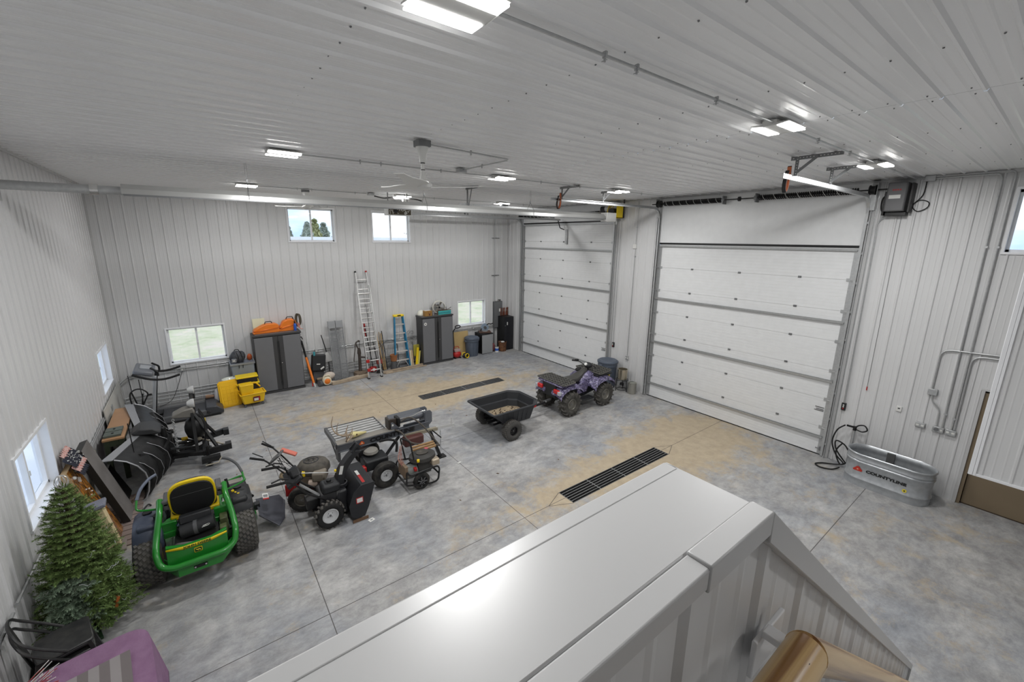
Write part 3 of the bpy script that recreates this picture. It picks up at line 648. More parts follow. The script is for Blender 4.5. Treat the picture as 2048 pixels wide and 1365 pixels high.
hanger(-2.33,-6.71,-1,5.19,'second punched-metal track hanger above the heater, nearer the door wall')
t=hanger(-5.08,-5.28,-1,4.86,'tall punched-metal hanger in the middle of the ceiling behind the heater',.42)
t=hanger(-5.0,-.97,1,5.08,'small track hanger high on the back wall beside the second window',.4); t=hanger(-2.5,-.97,1,5.08,'small track hanger high near the back corner above the fan',.4)
# rubber strap loops at the end of the tracks
for y,la in ((-10.97,'black and orange strap looped over the right track end'),(-6.73,'black and orange strap looped over the far track end')):
    b=MB(); P=spline([(0,0,.10),(-.03,0,.02),(-.045,0,-.10),(0,0,-.17),(.05,0,-.10),(.06,.0,.05),(.05,0,.16)])
    for p,q in zip(P,P[1:]): b.bar(p,q,.045,.006,upv=(0,.0,1) if abs((q-p).normalized().z)<.7 else (1,0,0))
    b.m=1; P=[Vector((p.x*.85,0,p.z*.93)) for p in P]
    for p,q in zip(P,P[1:]): b.bar(p,q,.045,.005,upv=(0,.0,1) if abs((q-p).normalized().z)<.7 else (1,0,0))
    tag(b.obj('rubber_strap',[BLKR,mat('orange_strap',(.45,.12,.04),.6)],loc=(-3.78 if y<-9 else -3.75,y,5.15)),la,'strap')
# grey side-mount opener of the right door
t=thing('door_opener','dark grey wall opener box right of the tall lift door','door opener',(0,-11.36,5.12))
MB().bx((-.30,-.13,-.24),(-.05,.13,.24)).obj('cover',mat('opener_grey',(.12,.12,.125),.45),t,bevel=.02)
MB().bx((-.304,-.06,-.03),(-.30,.09,.03)).obj('label_plate',LABW,t)
b=MB(); [b.bx((-.303,-.055+i*.03,.10),(-.3005,-.035+i*.03,.125)) for i in range(4)]; b.obj('red_marks',RED,t)
b=MB(); b.bx((-.22,-.19,-.26),(-.0,-.16,.22)); b.bx((-.2,.14,-.30),(0,.17,.1)); b.bx((-.2,-.15,-.31),(-.02,.12,-.25)); b.obj('bracket',BLK,t,bevel=.004)
MB().tube(spline([(-.1,.15,.06),(-.14,.20,-.02),(-.14,.19,-.2),(-.1,.12,-.28)]),.012).obj('wire_loom',BLKR,t)
tag(MB().tube(spline([(-.03,-11.66,5.42),(-.035,-11.65,5.15),(-.04,-11.55,4.98),(-.04,-11.62,4.88),(-.04,-11.73,4.93),(-.04,-11.74,5.02),(-.04,-11.63,5.06),(-.04,-11.53,4.98),(-.04,-11.5,4.95)],8),.007).obj('power_cord',BLKR),'black power cord coiled on the wall beside the grey opener','cord')
# yellow hoist motor of the left door
t=thing('hoist_motor','yellow and black jackshaft motor at the top right of the left lift door','door opener',(-.15,-5.38,5.12))
MB().cyl((-.2,.16,.10),(-.2,.40,.10),.075,n=18).obj('motor',BLK,t); MB().cyl((-.2,.12,.10),(-.2,.24,.10),.078,n=18).obj('motor_collar',GALV,t)
b=MB(); b.bx((-.32,-.24,-.17),(-.0,.10,-.155)); b.bx((-.32,-.24,-.17),(-.0,-.228,.2)); b.bx((-.32,-.24,.19),(-.0,.08,.205)); b.obj('frame',YEL,t)
MB().cyl((-.33,-.05,0),(-.05,-.05,0),.10,n=20).obj('reel',PLB,t)
b=MB(); 
for i in range(3): b.tube([( -.32+.09*i,-.05+.14*cos(a),.02+.17*sin(a)) for a in [PI*1.1+j*PI*.16 for j in range(9)]],.012)
b.obj('yellow_hose',YEL,t)
tag(MB().bx((-.32,-5.75,4.95),(-.30,-5.71,5.44)).obj('strap_hanger',BLK),'short black strap hanging from the ceiling at the heater end','strap')
# trolley opener of the left door
t=thing('door_opener','open trolley opener head with black and white workings below the ceiling','door opener',(-5.8,-3.1,5.0))
MB().bx((-.30,-.13,-.10),(.32,.13,.12)).obj('case',WHT,t,bevel=.01)
b=MB(); b.bx((-.28,-.136,-.085),(.30,-.129,.085)); b.obj('open_front',mat('oily_brown',(.06,.045,.02),.5),t)
random.seed(5); b=MB()
for i in range(16): x=random.uniform(-.24,.26); z=random.uniform(-.06,.06); r=random.uniform(.015,.04); b.tube([(x+r*cos(a),-.14,z+r*sin(a)) for a in [random.uniform(0,3)+j*.5 for j in range(8)]],.006,n=5)
b.obj('wiring',LABW,t); MB().cyl((-.1,-.135,0),(-.1,-.155,0),.05).obj('pulley',BLK,t)
b=MB(); b.bx((.3,-.03,-.05),(5.6,.03,0.0)); b.obj('trolley_rail',GALV,t)
b=MB(); b.bx((-.25,-.01,.12),(-.23,.01,.44)); b.bx((.25,-.01,.12),(.27,.01,.44)); b.obj('hanging_strut',GALVD,t)
t=thing('opener_linkage','black bent opener arm and pale plate on the left lift door','door arm',(-.08,-3.1,4.2))
MB().tube([(-.14,.08,.80),(-.12,-.02,.52),(-.03,-.14,.46)],.016,bend=.03).obj('arm',BLK,t); MB().bx((.02,-.21,.0),(.055,-.13,.47)).obj('strut_plate',GALV,t,bevel=.004)
# ------------------------------------------------------------------ conduits on the back and left walls
for z,la in ((.965,'upper long conduit along the back wall at outlet height'),(.905,'lower long conduit along the back wall at outlet height')):
    o=conduit([(W+.03,-6.5,z-.13 if z>.93 else z-.12),(W+.03,-.15,z-.13 if z>.93 else z-.12),(W+.2,-.03,z),(-.55,-.03,z)],la,r=.012,bend=.12)
for i,z in enumerate((.40,.32,.23,.13)):
    o=conduit([(W+.03,-1.4,z),(W+.03,-.1,z),(W+.15,-.03,z),(-3.9,-.03,z)],'%s of the four low conduits running along the back wall'%('topmost','second from top','third from top','bottom')[i],r=.014,bend=.1,group='low back-wall conduits')
conduit([(W+.045,-7.9,.86),(W+.045,-2.0,.80)],'outer shiny conduit running along the left wall above the bench',r=.014); conduit([(W+.04,-13,.80),(W+.04,-8.0,.84)],'shiny conduit low on the left wall behind the Christmas tree',r=.016)
def wb2(la,x,z,name='outlet_box'):
    t=thing(name,la,'outlet',(x,0,z)); MB().bx((-.05,-.06,-.05),(.05,0,.05)).obj('body',GALV,t,bevel=.006); MB().bx((-.02,-.065,-.02),(.02,-.06,.02)).obj('socket',LABW,t); return t
wb2('metal outlet box under the low left back window with a cord plugged in',-10.65,.935); wb2('metal outlet box on the back wall beside the white shovel',-7.35,.93); wb2('metal outlet box on the back wall under the low right window',-1.65,.96)
t=thing('junction_box','metal junction box on the left wall near the far corner','junction box',(W,-1.9,.80)); MB().bx((0,-.07,-.06),(.08,.07,.06)).obj('body',GALV,t,bevel=.006)
tag(MB().tube(spline([(-10.65,-.08,.90),(-10.72,-.12,.72),(-10.8,-.15,.5),(-10.95,-.25,.22),(-11.2,-.35,.12)]),.006).obj('power_cord',BLKR),'thin black cord running from the outlet down to the treadmill','cord')
for z,la in ((4.97-.6,'upper dark clip bar on the back wall beside the left lift door'),(2.95,'lower dark clip bar on the back wall beside the left lift door')):
    tag(MB().bx((-.78,-.035,z-.012),(-.42,-.018,z+.012)).obj('wall_clip',CHAR),la,'clip')
for x in (-.64,):
    conduit([(x,-.03,1.9),(x,-.03,H-.05)],'vertical conduit above the grey breaker panel in the back corner',r=.012)
    conduit([(x-.02,-.03,.05),(x-.02,-.03,.86)],'vertical conduit below the grey breaker panel in the back corner',r=.02,m=GALVD)
t=thing('breaker_panel','tall grey electrical panel on the back wall left of the black locker','electrical panel',(-.50,0,1.39))
MB().bx((-.20,-.10,-.53),(.20,0,.53)).obj('box',DGREY,t,bevel=.004); MB().bx((-.19,-.108,-.51),(.19,-.10,.51)).obj('cover_door',mat('panel_grey',(.16,.165,.17),.45),t,bevel=.002); MB().bx((.03,-.11,.12),(.10,-.108,.24)).obj('label_sticker',LABW,t)
# ------------------------------------------------------------------ outside
GR=bpy.data.materials.new('dry_grass'); GR.use_nodes=True
n=GR.node_tree.nodes; l=GR.node_tree.links; p=n['Principled BSDF']; tc=n.new('ShaderNodeTexCoord'); z=n.new('ShaderNodeTexNoise'); z.inputs['Scale'].default_value=.45; z.inputs['Detail'].default_value=10; z.inputs['Roughness'].default_value=.75
r_=n.new('ShaderNodeValToRGB'); e=r_.color_ramp.elements; e[0].position=.38; e[0].color=(.50,.54,.28,1); e[1].position=.62; e[1].color=(.85,.72,.58,1); q=e.new(.5); q.color=(.72,.68,.46,1)
l.new(tc.outputs['Object'],z.inputs['Vector']); l.new(z.outputs['Fac'],r_.inputs['Fac']); l.new(r_.outputs['Color'],p.inputs['Base Color']); p.inputs['Roughness'].default_value=.95
b=MB(); 
for x0,x1,y0,y1 in ((-60,60,.3,90),(.3,60,-30,.3)): b.add([(x0,y0,-.12),(x1,y0,-.12),(x1,y1,-.12),(x0,y1,-.12)],[(0,1,2,3)])
q=MB(); q.add([(-60,-30,-.12),(W-.3,-30,-.12),(W-.3,.3,-.12),(-60,.3,-.12)],[(0,1,2,3)]); tag(q.obj('overexposed_yard',mat('overexposed_ground',(.86,.87,.90),.9,noise=(.8,.3,(.76,.78,.82))),smooth=False),'yard ground outside the left wall windows, coloured pale for overexposure','ground',kind='stuff')  # overexposed glare painted into the ground colour, no real gravel
o=b.obj('lawn',GR,smooth=False); tag(o,'patchy green and tan lawn seen through the low windows','grass',kind='stuff')
def leafmass(b,c,r,n_,sc,rnd,hz=1,tri=.22):
    for i in range(n_):
        d=Vector((rnd.gauss(0,1),rnd.gauss(0,1),rnd.gauss(0,1))).normalized()*r*rnd.uniform(.55,1); d.z*=hz
        p=Vector(c)+d; a=Vector((rnd.gauss(0,1),rnd.gauss(0,1),rnd.gauss(0,1))).normalized()*sc; q=a.cross(Vector((rnd.gauss(0,1),rnd.gauss(0,1),rnd.gauss(0,1)))).normalized()*sc*.6
        b.add([p-a,p+q,p+a,p-q],[(0,1,2,3)])
PNG=mat('hazy_pine_green',(.50,.55,.48),.9,noise=(1.2,.5,(.40,.45,.39))); PNY=mat('hazy_yellow_green',(.52,.52,.27),.9,noise=(1.2,.5,(.38,.4,.2)))  # distance haze is lightened into these foliage colours
rnd=random.Random(8)
def pine(x,y,h,w,m_,la):
    t=thing('pine_tree',la,'tree',(x,y,-.1),group='trees beyond the back wall'); MB().cyl((0,0,0),(0,0,h*.9),.18,.04).obj('trunk',BARK,t)
    b=MB(); 
    for k in range(11):
        z_=h*(.12+.85*k/10); rr_=w*(1-.9*k/10)*rnd.uniform(.8,1.1); leafmass(b,(0,0,z_),rr_*.95,int(300+420*rr_/w),.22,rnd,.9)
    b.obj('foliage',m_,t,smooth=False)
for x_,y_,h_,w_,m_,la in ((-1.5,37,5.5,1.9,PNG,'grey-green pine at the left of the high left window'),(-.2,34,5.7,1.8,PNG,'dark pine just left of the window mullion in the high left window'),(1.0,36,6.3,1.8,PNY,'tallest yellow-green tree right of the mullion in the high left window'),(2.6,39,6.0,2.1,PNG,'low grey-green pine at the right of the high left window'),(-3.0,41,5.7,2.0,PNG,'grey-green pine cut off by the left edge of the high left window'),(1.9,44,6.2,2.2,PNG,'hazy pine furthest back in the middle of the high left window'),(6.6,45,5.9,2.2,PNG,'rounded low pine beyond the right end of the pine row'),(4.9,42,5.8,2.1,PNG,'lowest pine at the far right edge of the high left window')): pine(x_,y_,h_,w_,m_,la)
def baretree(x,y,h,la,m_=None,s_=1):
    rd=random.Random(int(x*7+y)); t=thing('bare_tree',la,'tree',(x,y,-.1),group='trees beyond the back wall'); b=MB()
    def br(p,d,L_,r,k):
        q=p+d*L_; b.tube([p,(p+q)/2+Vector((rd.uniform(-.1,.1),0,rd.uniform(-.1,.1)))*L_*.5,q],[r,r*.8,r*.6],n=5,cap=False)
        if k: 
            for i in range(3 if k>1 else 4):
                e=(d+Vector((rd.gauss(0,.5),rd.gauss(0,.5),rd.gauss(0.1,.35)))).normalized(); br(p+d*L_*rd.uniform(.55,1),e,L_*rd.uniform(.55,.75),r*.55,k-1)
    br(Vector((0,0,0)),Vector((0,0,1)),h*.35,.12*s_,5); b.obj('branches',m_ or BARK,t,smooth=False)
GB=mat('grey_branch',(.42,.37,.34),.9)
baretree(5.6,20,8,'bare grey tree seen through the high right back window',GB); baretree(8.4,22,9,'second bare tree at the right of the high right back window',GB); baretree(-3.6,31,8.5,'bare tree at the left of the high left window',GB); baretree(9,-11.4,9,'bare reddish tree outside the window on the door wall',mat('red_branch',(.35,.22,.18),.9))
t=thing('pale_shed','white-roofed low building beyond the high left window','building',(-2.0,19,-.1)); MB().bx((-5,0,0),(7,6,3.9)).obj('wall',WHT,t); b=MB(); b.prism([(-.5,3.9),(3,4.45),(6.5,3.9)],-5.5,7.5,'YZ'); b.obj('roof',LABW,t); 
tag(MB().bx((10,30,-.1),(40,31,4.9)).obj('tan_hedge',mat('tan_field_edge',(.55,.38,.24),.95)),'tan strip of field edge through the high right back window','hedge')
# ------------------------------------------------------------------ things along the back wall
def util_cabinet(x0,x1,la):
    w=x1-x0; t=thing('storage_cabinet',la,'cabinet',((x0+x1)/2,-.29,0),group='tall grey storage cabinets')
    b=MB(); b.bx((-w/2,-.23,.06),(w/2,.23,1.66)); b.obj('body',CABS,t,bevel=.008)
    b=MB(); b.bx((-w/2-.02,-.27,1.66),(w/2+.02,.235,1.715)); b.obj('top_panel',CABS,t,bevel=.01); b=MB(); b.bx((-w/2+.05,-.2,1.714),(w/2-.05,.2,1.719)); b.obj('top_tray',mat('cabinet_top_brown',(.17,.15,.14),.6),t)
    b=MB(); b.bx((-w/2-.005,-.25,0),(w/2+.005,.23,.06)); b.obj('plinth',CABS,t,bevel=.006)
    for s_ in (-1,1):
        q=MB(); a,c=(.005,w/2-.005); lo,hi=(a,c) if s_>0 else (-c,-a); q.bx((lo,-.252,.075),(hi,-.23,1.645)); o=q.obj('door',CABS,t,bevel=.004)
        lo,hi=(.13,c-.01) if s_>0 else (-c+.01,-.13); q=MB(); q.bx((lo,-.262,.085),(hi,-.25,1.635)); q.obj('raised_panel',CABG,o,bevel=.006)
        q=MB(); q.bx((s_*.02-.006,-.262,.2),(s_*.02+.006,-.252,1.5)); q.obj('grip_edge',BLK,o)
    MB().cyl((.05,-.252,.86),(.05,-.266,.86),.012).obj('lock',CHROME,t)
    return t
c1=util_cabinet(-9.02,-7.84,'tall grey two-door cabinet with orange cases on top')
c2=util_cabinet(-4.02,-2.83,'tall grey two-door cabinet with a fan and turquoise sign on top')
b=MB(); b.cyl((-.48,-.263,1.46),(-.48,-.268,1.46),.052,n=24); b.m=1; b.cyl((-.48,-.268,1.46),(-.48,-.27,1.46),.02); b.obj('round_sticker',[LABW,BLK],c2)
T1=1.719
# orange chainsaw cases
def sawcase(x,y,rz,la,L_=.62,h=.24,w=.25):
    t=thing('chainsaw_case',la,'tool case',(x,y,T1),rz,group='orange chainsaw cases')
    P=[(-L_/2,0),(L_/2-.02,0),(L_/2,.05),(L_/2-.01,h*.8),(L_/2-.10,h),(.0,h*1.0),(-.12,h*.8),(-L_/2+.05,h*.5),(-L_/2,h*.3)]
    MB().prism([(a,b*.48) for a,b in P],-w/2,w/2,'XZ').obj('lower_shell',ORG,t,bevel=.02)
    b=MB(); b.prism([(-L_/2+.01,h*.25)]+[(-L_/2+.015,h*.36),(-L_/2+.06,h*.52),(-.12,h*.82),(.0,h),(L_/2-.10,h),(L_/2-.015,h*.82),(L_/2-.01,h*.45)],-w/2+.012,w/2-.012,'XZ'); b.obj('upper_shell',ORG,t,bevel=.025)
    MB().tube([(-.02,0,h-.02),(0,0,h+.055),(.15,0,h+.055),(.17,0,h-.02)],.011,bend=.03).obj('carry_handle',BLK,t)
    b=MB(); b.bar((-L_/2+.04,-w/2-.004,h*.22),(L_/2-.03,-w/2-.004,h*.5),.01,.03); b.obj('seam_strip',mat('orange_dark',(.6,.13,.01),.45),t); return t
sawcase(-8.66,-.27,R(3),'orange chainsaw case on the left end of the grey cabinet',.66,.25)
sawcase(-8.11,-.25,R(-2),'taller orange tool case with black handle, beside the blue torch',.46,.33)
t=thing('cardboard_sheet','pale yellow-green sheet leaning behind the left orange case','sheet',(-8.80,-.07,T1)); MB().box((0,0,.19),(.30,.012,.38),(R(-6),0,0)).obj('sheet',mat('pale_yellow_card',(.72,.72,.52),.7),t)
t=thing('blow_torch','blue torch cylinder standing on the grey cabinet','torch',(-7.94,-.42,T1)); MB().lathe([(0,0),(.035,0),(.038,.02),(.038,.17),(.03,.20),(.012,.215),(0,.215)]).obj('gas_cylinder',BLUEP,t); b=MB(); b.cyl((0,0,.21),(0,0,.27),.02); b.tube([(0,0,.26),(-.01,0,.33),(-.06,-.02,.38)],.008,bend=.03); b.obj('torch_head',BLK,t)
t=thing('coiled_strap','grey and red strap coil standing at the right end of the left cabinet','strap',(-7.84,-.24,T1)); b=MB()
for i in range(4): b.tube([(.02*i+.07*cos(a)*.8,.02*i-.03,.27+.19*sin(a)*(1-.04*i)) for a in [j*PI/8 for j in range(16)]],.012,n=6,closed=True)
b.obj('grey_coil',mat('khaki_web',(.10,.085,.06),.8),t); b=MB()
for i in range(3): b.tube(spline([(-.02+.03*i,-.06,.2),(.0+.02*i,-.08,.1),(.05,-.1,.03),(.08+.02*i,-.12,.012)]),.009,n=6)
b.obj('red_tail',mat('strap_red_white',(.55,.22,.17),.7),t)
# things on the right-hand cabinet
t=thing('drum_fan','round white drum fan lying tilted on the right grey cabinet','fan',(-3.22,-.24,T1)); 
b=MB(); b.lathe([(.20,-.10),(.225,-.10),(.235,-.06),(.235,.06),(.225,.10),(.20,.10),(.215,.06),(.215,-.06)],(0,0,.24),'Y',n=36,closed=True); o=b.obj('drum_ring',mat('cream_white_metal',(.62,.61,.56),.4),t)
b=MB(); 
for r_ in (.05,.08,.11,.14,.17,.20): b.tube([(r_*cos(a),-.105+.02*(1-r_/.2)*-1,.24+r_*sin(a)) for a in [j*PI/16 for j in range(32)]],.0025,n=4,closed=True)
for k in range(24): a=k*PI/12; b.tube([(.03*cos(a),-.125,.24+.03*sin(a)),(.205*cos(a),-.10,.24+.205*sin(a))],.002,n=4)
b.obj('front_grille',CHROME,t); MB().cyl((0,-.13,.24),(0,-.10,.24),.035,n=18).obj('hub_badge',BLK,t)
b=MB()
for k in range(4): 
    a=k*PI/2+.4; M_=Matrix.Rotation(a,3,'Y'); q=MB(); q.prism([(0.02,-.02),(.19,-.075),(.20,.03),(.02,.02)],-.004,.004,'XZ'); 
    b.add([M_@(Matrix.Rotation(.45,3,'X')@Vector(v))+Vector((0,0,.24)) for v in q.v],q.f)
b.obj('fan_blades',mat('tan_grey_blade',(.35,.32,.27),.5),t)
b=MB(); b.tube([(-.26,.0,.24),(-.27,0,.05),(-.2,-.02,.012),(.2,-.02,.012),(.27,0,.05),(.26,0,.24)],.012,bend=.05); b.obj('stand',CHAR,t); b=MB(); b.cyl((0,.06,.24),(0,.17,.24),.07); b.obj('motor',CHAR,t)
t.rotation_euler=(0,0,R(-18))
t=thing('wooden_deer_box','small brown wooden box with a dark deer head, left end of cabinet','box',(-3.76,-.43,T1),R(3)); b=MB(); b.bx((-.135,-.08,0),(.135,.08,.19)); b.obj('box',mat('honey_wood',(.36,.20,.05),.5,noise=(8,.5,(.26,.13,.03))),t,bevel=.004); b=MB(); b.bx((-.115,-.06,.17),(.115,.06,.192)); b.obj('contents',WHT,t)
b=MB(); b.prism([(.02,.015),(.06,.015),(.065,.05),(.08,.075),(.06,.085),(.02,.085),(.0,.075),(.015,.05)],-.083,-.08,'XZ')
for s_ in (-1,1): b.tube([(.04+s_*.01,-.082,.08),(.04+s_*.045,-.082,.10),(.04+s_*.05,-.082,.14)],.004,n=4); b.tube([(.04+s_*.03,-.082,.093),(.04+s_*.03,-.082,.125)],.003,n=4)
b.obj('deer_head',mat('dark_red_brown',(.10,.02,.01),.6),t)
t=thing('white_bowl','upturned white bowl behind the deer box','bowl',(-3.86,-.14,T1)); MB().lathe([(.14,0),(.135,.06),(.10,.13),(.04,.165),(0,.17)]).obj('bowl',mat('cream_bowl',(.8,.8,.7),.4),t)
t=thing('glass_jar','clear jar standing between the deer box and the fan','jar',(-3.53,-.40,T1)); MB().lathe([(0,0),(.035,0),(.035,.10),(.025,.12),(.025,.14),(0,.14)]).obj('jar',mat('smoky_glass',(.25,.25,.26),.15),t); MB().cyl((0,0,.14),(0,0,.155),.03).obj('lid',CHROME,t)
t=thing('turquoise_sign','small turquoise wooden sign with dark lettering on the right cabinet','sign',(-3.10,-.46,T1)); MB().bx((-.26,-.02,0),(.24,.02,.13)).obj('board',mat('turquoise_paint',(.05,.42,.42),.6),t,bevel=.003)
b=MB(); b.bx((-.28,.0,0),(.25,.04,.15)); b.obj('backing',DWOOD,t); text('lettering','#HOWARD',.085,mat('dark_teal_ink',(.02,.12,.16),.6),t,(-.01,-.0225,.062),(PI/2,0,0),.001,sx=1.15)
tag(MB().tube(spline([(-3.35,-.40,T1+.16),(-3.1,-.42,T1+.165),(-2.95,-.42,T1+.17),(-2.82,-.42,T1+.23)]),.009).obj('bungee_cord',BLK),'short black rod resting on top of the turquoise sign','cord')
# locker, small silver cabinet, bin, saw
t=thing('gun_locker','narrow black steel locker in the back corner','locker',(-.275,-.28,0)); MB().bx((-.24,-.23,0),(.225,.23,1.34)).obj('body',BLK,t,bevel=.004); q=MB(); q.bx((-.225,-.238,.02),(.21,-.23,1.32)); o=q.obj('door',mat('black_door_paint',(.012,.012,.016),.3),t,bevel=.002); MB().bx((-.10,-.243,1.02),(-.06,-.238,1.14)).obj('label_sticker',LABW,o); MB().cyl((-.19,-.238,1.0),(-.19,-.255,1.0),.012).obj('lock',CHROME,o)
b=MB()
rnd=random.Random(2)
for i in range(5):
    x=-.38+.08*i; t=thing('wooden_stock','%s red-brown wooden stock standing behind the black locker'%('first','second','third','fourth','fifth')[i],'wooden stock',(x,-.06-.0*i,1.345),group='wooden stocks on the black locker')
    t.location=(x,-.12-.03*(i%2),1.342); q=MB(); q.prism([(-.025,0),(.03,0),(.028,.10),(.012,.20),(.035,.30),(-.01,.32),(-.012,.2),(-.03,.1)],-.018,.018,'XZ'); q.obj('stock',mat('red_brown_wood',(.17,.05,.025),.4),t,bevel=.006,rz=rnd.uniform(-.5,.5))
t=thing('shovel','wooden-handled tool with a T grip standing behind the locker','shovel',(-.36,-.05,0)); b=MB(); b.cyl((0,0,.0),(-.05,.01,1.95),.013); b.obj('handle',mat('grey_wood',(.25,.18,.12),.7),t); MB().cyl((-.11,.01,1.97),(.01,.01,1.96),.016).obj('grip',BLK,t)
t=thing('small_cabinet','waist-high cabinet with silver door and black top','cabinet',(-1.32,-.29,0)); MB().bx((-.25,-.22,.03),(.25,.25,.76)).obj('body',BLK,t,bevel=.004); MB().bx((-.26,-.26,.76),(.26,.26,.80)).obj('top_panel',BLK,t,bevel=.004); q=MB(); q.bx((-.235,-.245,.02),(.25,-.22,.755)); q.obj('door',mat('silver_door',(.42,.43,.44),.35,.5,noise=(2,.2,(.39,.4,.41))),t,bevel=.004); b=MB(); [b.bx((x-.02,y-.02,0),(x+.02,y+.02,.03)) for x in (-.2,.2) for y in (-.18,.2)]; b.obj('foot_pads',BLK,t)
t=thing('miter_saw','blue and silver miter saw on the small silver-door cabinet','saw',(-1.28,-.30,.80)); MB().bx((-.24,-.16,0),(.22,.14,.05)).obj('base',mat('brown_saw_base',(.10,.055,.04),.6),t,bevel=.01); MB().lathe([(0,0),(.12,0),(.12,.03),(0,.03)],(0,0,.05),n=24).obj('turntable',GALV,t); b=MB(); b.lathe([(0,-.02),(.15,-.02),(.15,.02),(0,.02)],(0,.0,.20),'Y',n=28); o=b.obj('blade_guard',mat('pale_blue_metal',(.30,.38,.48),.4,.4),t); MB().cyl((.0,-.14,.20),(.0,-.03,.20),.055).obj('motor',CHAR,t)
MB().tube(spline([(.06,0,.28),(.14,-.03,.34),(.22,-.05,.33),(.30,-.05,.36)]),.02).obj('handle',BLKR,t); MB().tube(spline([(0,0,.34),(.02,0,.42),(.0,0,.46)]),.012).obj('cord_hook',CHROME,t); b=MB(); b.bar((-.18,-.02,.05),(-.06,.02,.28),.04,.02); b.obj('arm',BLKR,t); t.rotation_euler=(0,0,R(-25))
def brute(x,y,la,lid=True,r=.27,h=.68,m_=TUBB,grp='grey-blue round bins'):
    t=thing('trash_can',la,'trash can',(x,y,0),group=grp); b=MB(); n_=48; prof=[(0,0),(.80*r,0),(.82*r,.02),(.92*r,h*.8),(.92*r,h*.82),(1.0*r,h*.84),(1.0*r,h)]; b.lathe(prof,n=n_); b.lathe([(1.0*r,h),(.93*r,h),(.90*r,h*.8)],n=n_)
    for k in range(10):
        a=k*2*PI/10; b.bar((.835*r*cos(a),.835*r*sin(a),.03),(.925*r*cos(a),.925*r*sin(a),h*.78),.012,.012)
    b.obj('bin',m_,t)
    if lid: b=MB(); b.lathe([(r*1.06,h-.03),(r*1.07,h+.01),(r*1.0,h+.025),(r*.95,h+.02),(r*.9,h+.045),(r*.5,h+.055),(r*.45,h+.047),(0,h+.05)],n=n_); b.obj('lid',m_,t)
    for s_ in (-1,1): b=MB(); b.bx((s_*r*.98,-.06,h-.12),(s_*(r+.045),.06,h-.05)); b.obj('handle',m_,t,bevel=.012)
    return t
brute(-1.93,-.38,'slate-blue round lidded bin beside the small silver-door cabinet')
brute(-.40,-5.60,'dark slate-blue round lidded bin between the two lift doors, behind the quad bike',h=.80,r=.29)
t=thing('plywood_sheet','blank yellow-tan plywood sheet leaning on the wall under the right window','board',(-2.25,-.10,0)); o=MB().box((0,-.03,.46),(.62,.018,.92),(R(-7),0,0)).obj('board',mat('yellow_plywood',(.55,.40,.18),.6,noise=(3,.3,(.48,.34,.15))),t); o.location=(0,-.03,0)
t=thing('white_sheet','pale sheet leaning beside the plywood behind the bin','board',(-1.78,-.08,0)); MB().box((0,-.02,.42),(.34,.012,.80),(R(-5),0,0)).obj('sheet',mat('pale_grey_board',(.55,.55,.56),.6),t)
# red chainsaw/string things beside the right cabinet
t=thing('air_compressor','small red machine with looped handle beside the right cabinet','machine',(-2.60,-.40,0)); b=MB(); b.sph((0,0,.15),.15,18,(1.15,.85,.9)); b.obj('tank',RED,t); MB().bx((-.12,-.08,.25),(.12,.08,.36)).obj('motor_housing',mat('pale_red_grey',(.4,.3,.28),.5),t,bevel=.02); MB().tube([(-.12,0,.30),(-.12,0,.44),(.08,0,.44),(.1,0,.32)],.012,bend=.05).obj('handle',RED,t); b=MB(); [b.cyl((x,-.1,.03),(x,.1,.03),.03) for x in (-.1,.1)]; b.obj('feet',BLKR,t)
t=thing('battery_charger','yellow and black rounded tool beside the red machine','tool',(-2.33,-.58,0)); b=MB(); b.sph((0,0,.10),.10,16,(1.4,.8,1)); b.obj('body',BLK,t); 
b=MB(); 
for i in range(3): b.tube([(-.02+.05*i+.02*cos(a),-.085,.10+.075*sin(a)) if 0 else (.07*cos(a)+.02,-.07-.012*i,.11+.08*sin(a)) for a in [j*PI/8 for j in range(16)]],.010,n=6,closed=True)
b.obj('yellow_hose',YEL,t); MB().tube([(-.12,0,.12),(-.15,0,.22),(-.03,0,.22),(.0,0,.16)],.012,bend=.04).obj('handle',YEL,t)
t=thing('upright_vacuum','black vacuum handle leaning against the right side of the grey cabinet','vacuum',(-2.66,-.16,0)); MB().tube(spline([(0,0,.05),(.02,0,.6),(.05,0,.95),(.14,-.02,1.08)]),.02).obj('wand',BLK,t); b=MB(); b.tube([(.14+.11*cos(a)+.10,-.02,1.13+.05*sin(a)) for a in [j*PI/8 for j in range(16)]],.02,closed=True); b.obj('grip_loop',BLK,t); t.rotation_euler=(0,0,0)
t=thing('rusty_pot','brown rusty steel pail in front of the black locker','pail',(-.58,-.50,0)); MB().lathe([(0,0),(.15,0),(.17,.36),(.175,.37),(.16,.37),(.14,.02),(0,.02)],n=28).obj('pail',RUST,t); MB().tube([(.17*cos(a),.17*sin(a)*.3,.35+.03*abs(sin(a))) for a in [j*PI/8 for j in range(9)]],.005).obj('bail_handle',GALV,t); MB().sph((.02,0,.36),.08,10,(1,1,.4)).obj('rag',LABW,t)
t=thing('paint_can','small blue and white paint can beside the rusty pail','can',(-.86,-.52,0)); b=MB(); b.cyl((0,0,0),(0,0,.20),.075,n=24); b.m=1; b.cyl((0,0,.06),(0,0,.15),.0765,n=24,cap=False); b.obj('can',[LABW,BLUEP],t); MB().cyl((0,0,.2),(0,0,.205),.07,n=24).obj('lid',GALV,t)
t=thing('plastic_bag','crumpled red and grey bag between the paint can and small cabinet','bag',(-.93,-.36,0)); b=MB(); b.sph((0,0,.16),.13,12,(.8,.8,1.2)); 
for i,v in enumerate(b.v): q=Vector(v); b.v[i]=tuple(q*(1+.25*mnoise.noise(q*9)))
b.obj('bag',mat('dark_red_bag',(.20,.06,.06),.6),t)
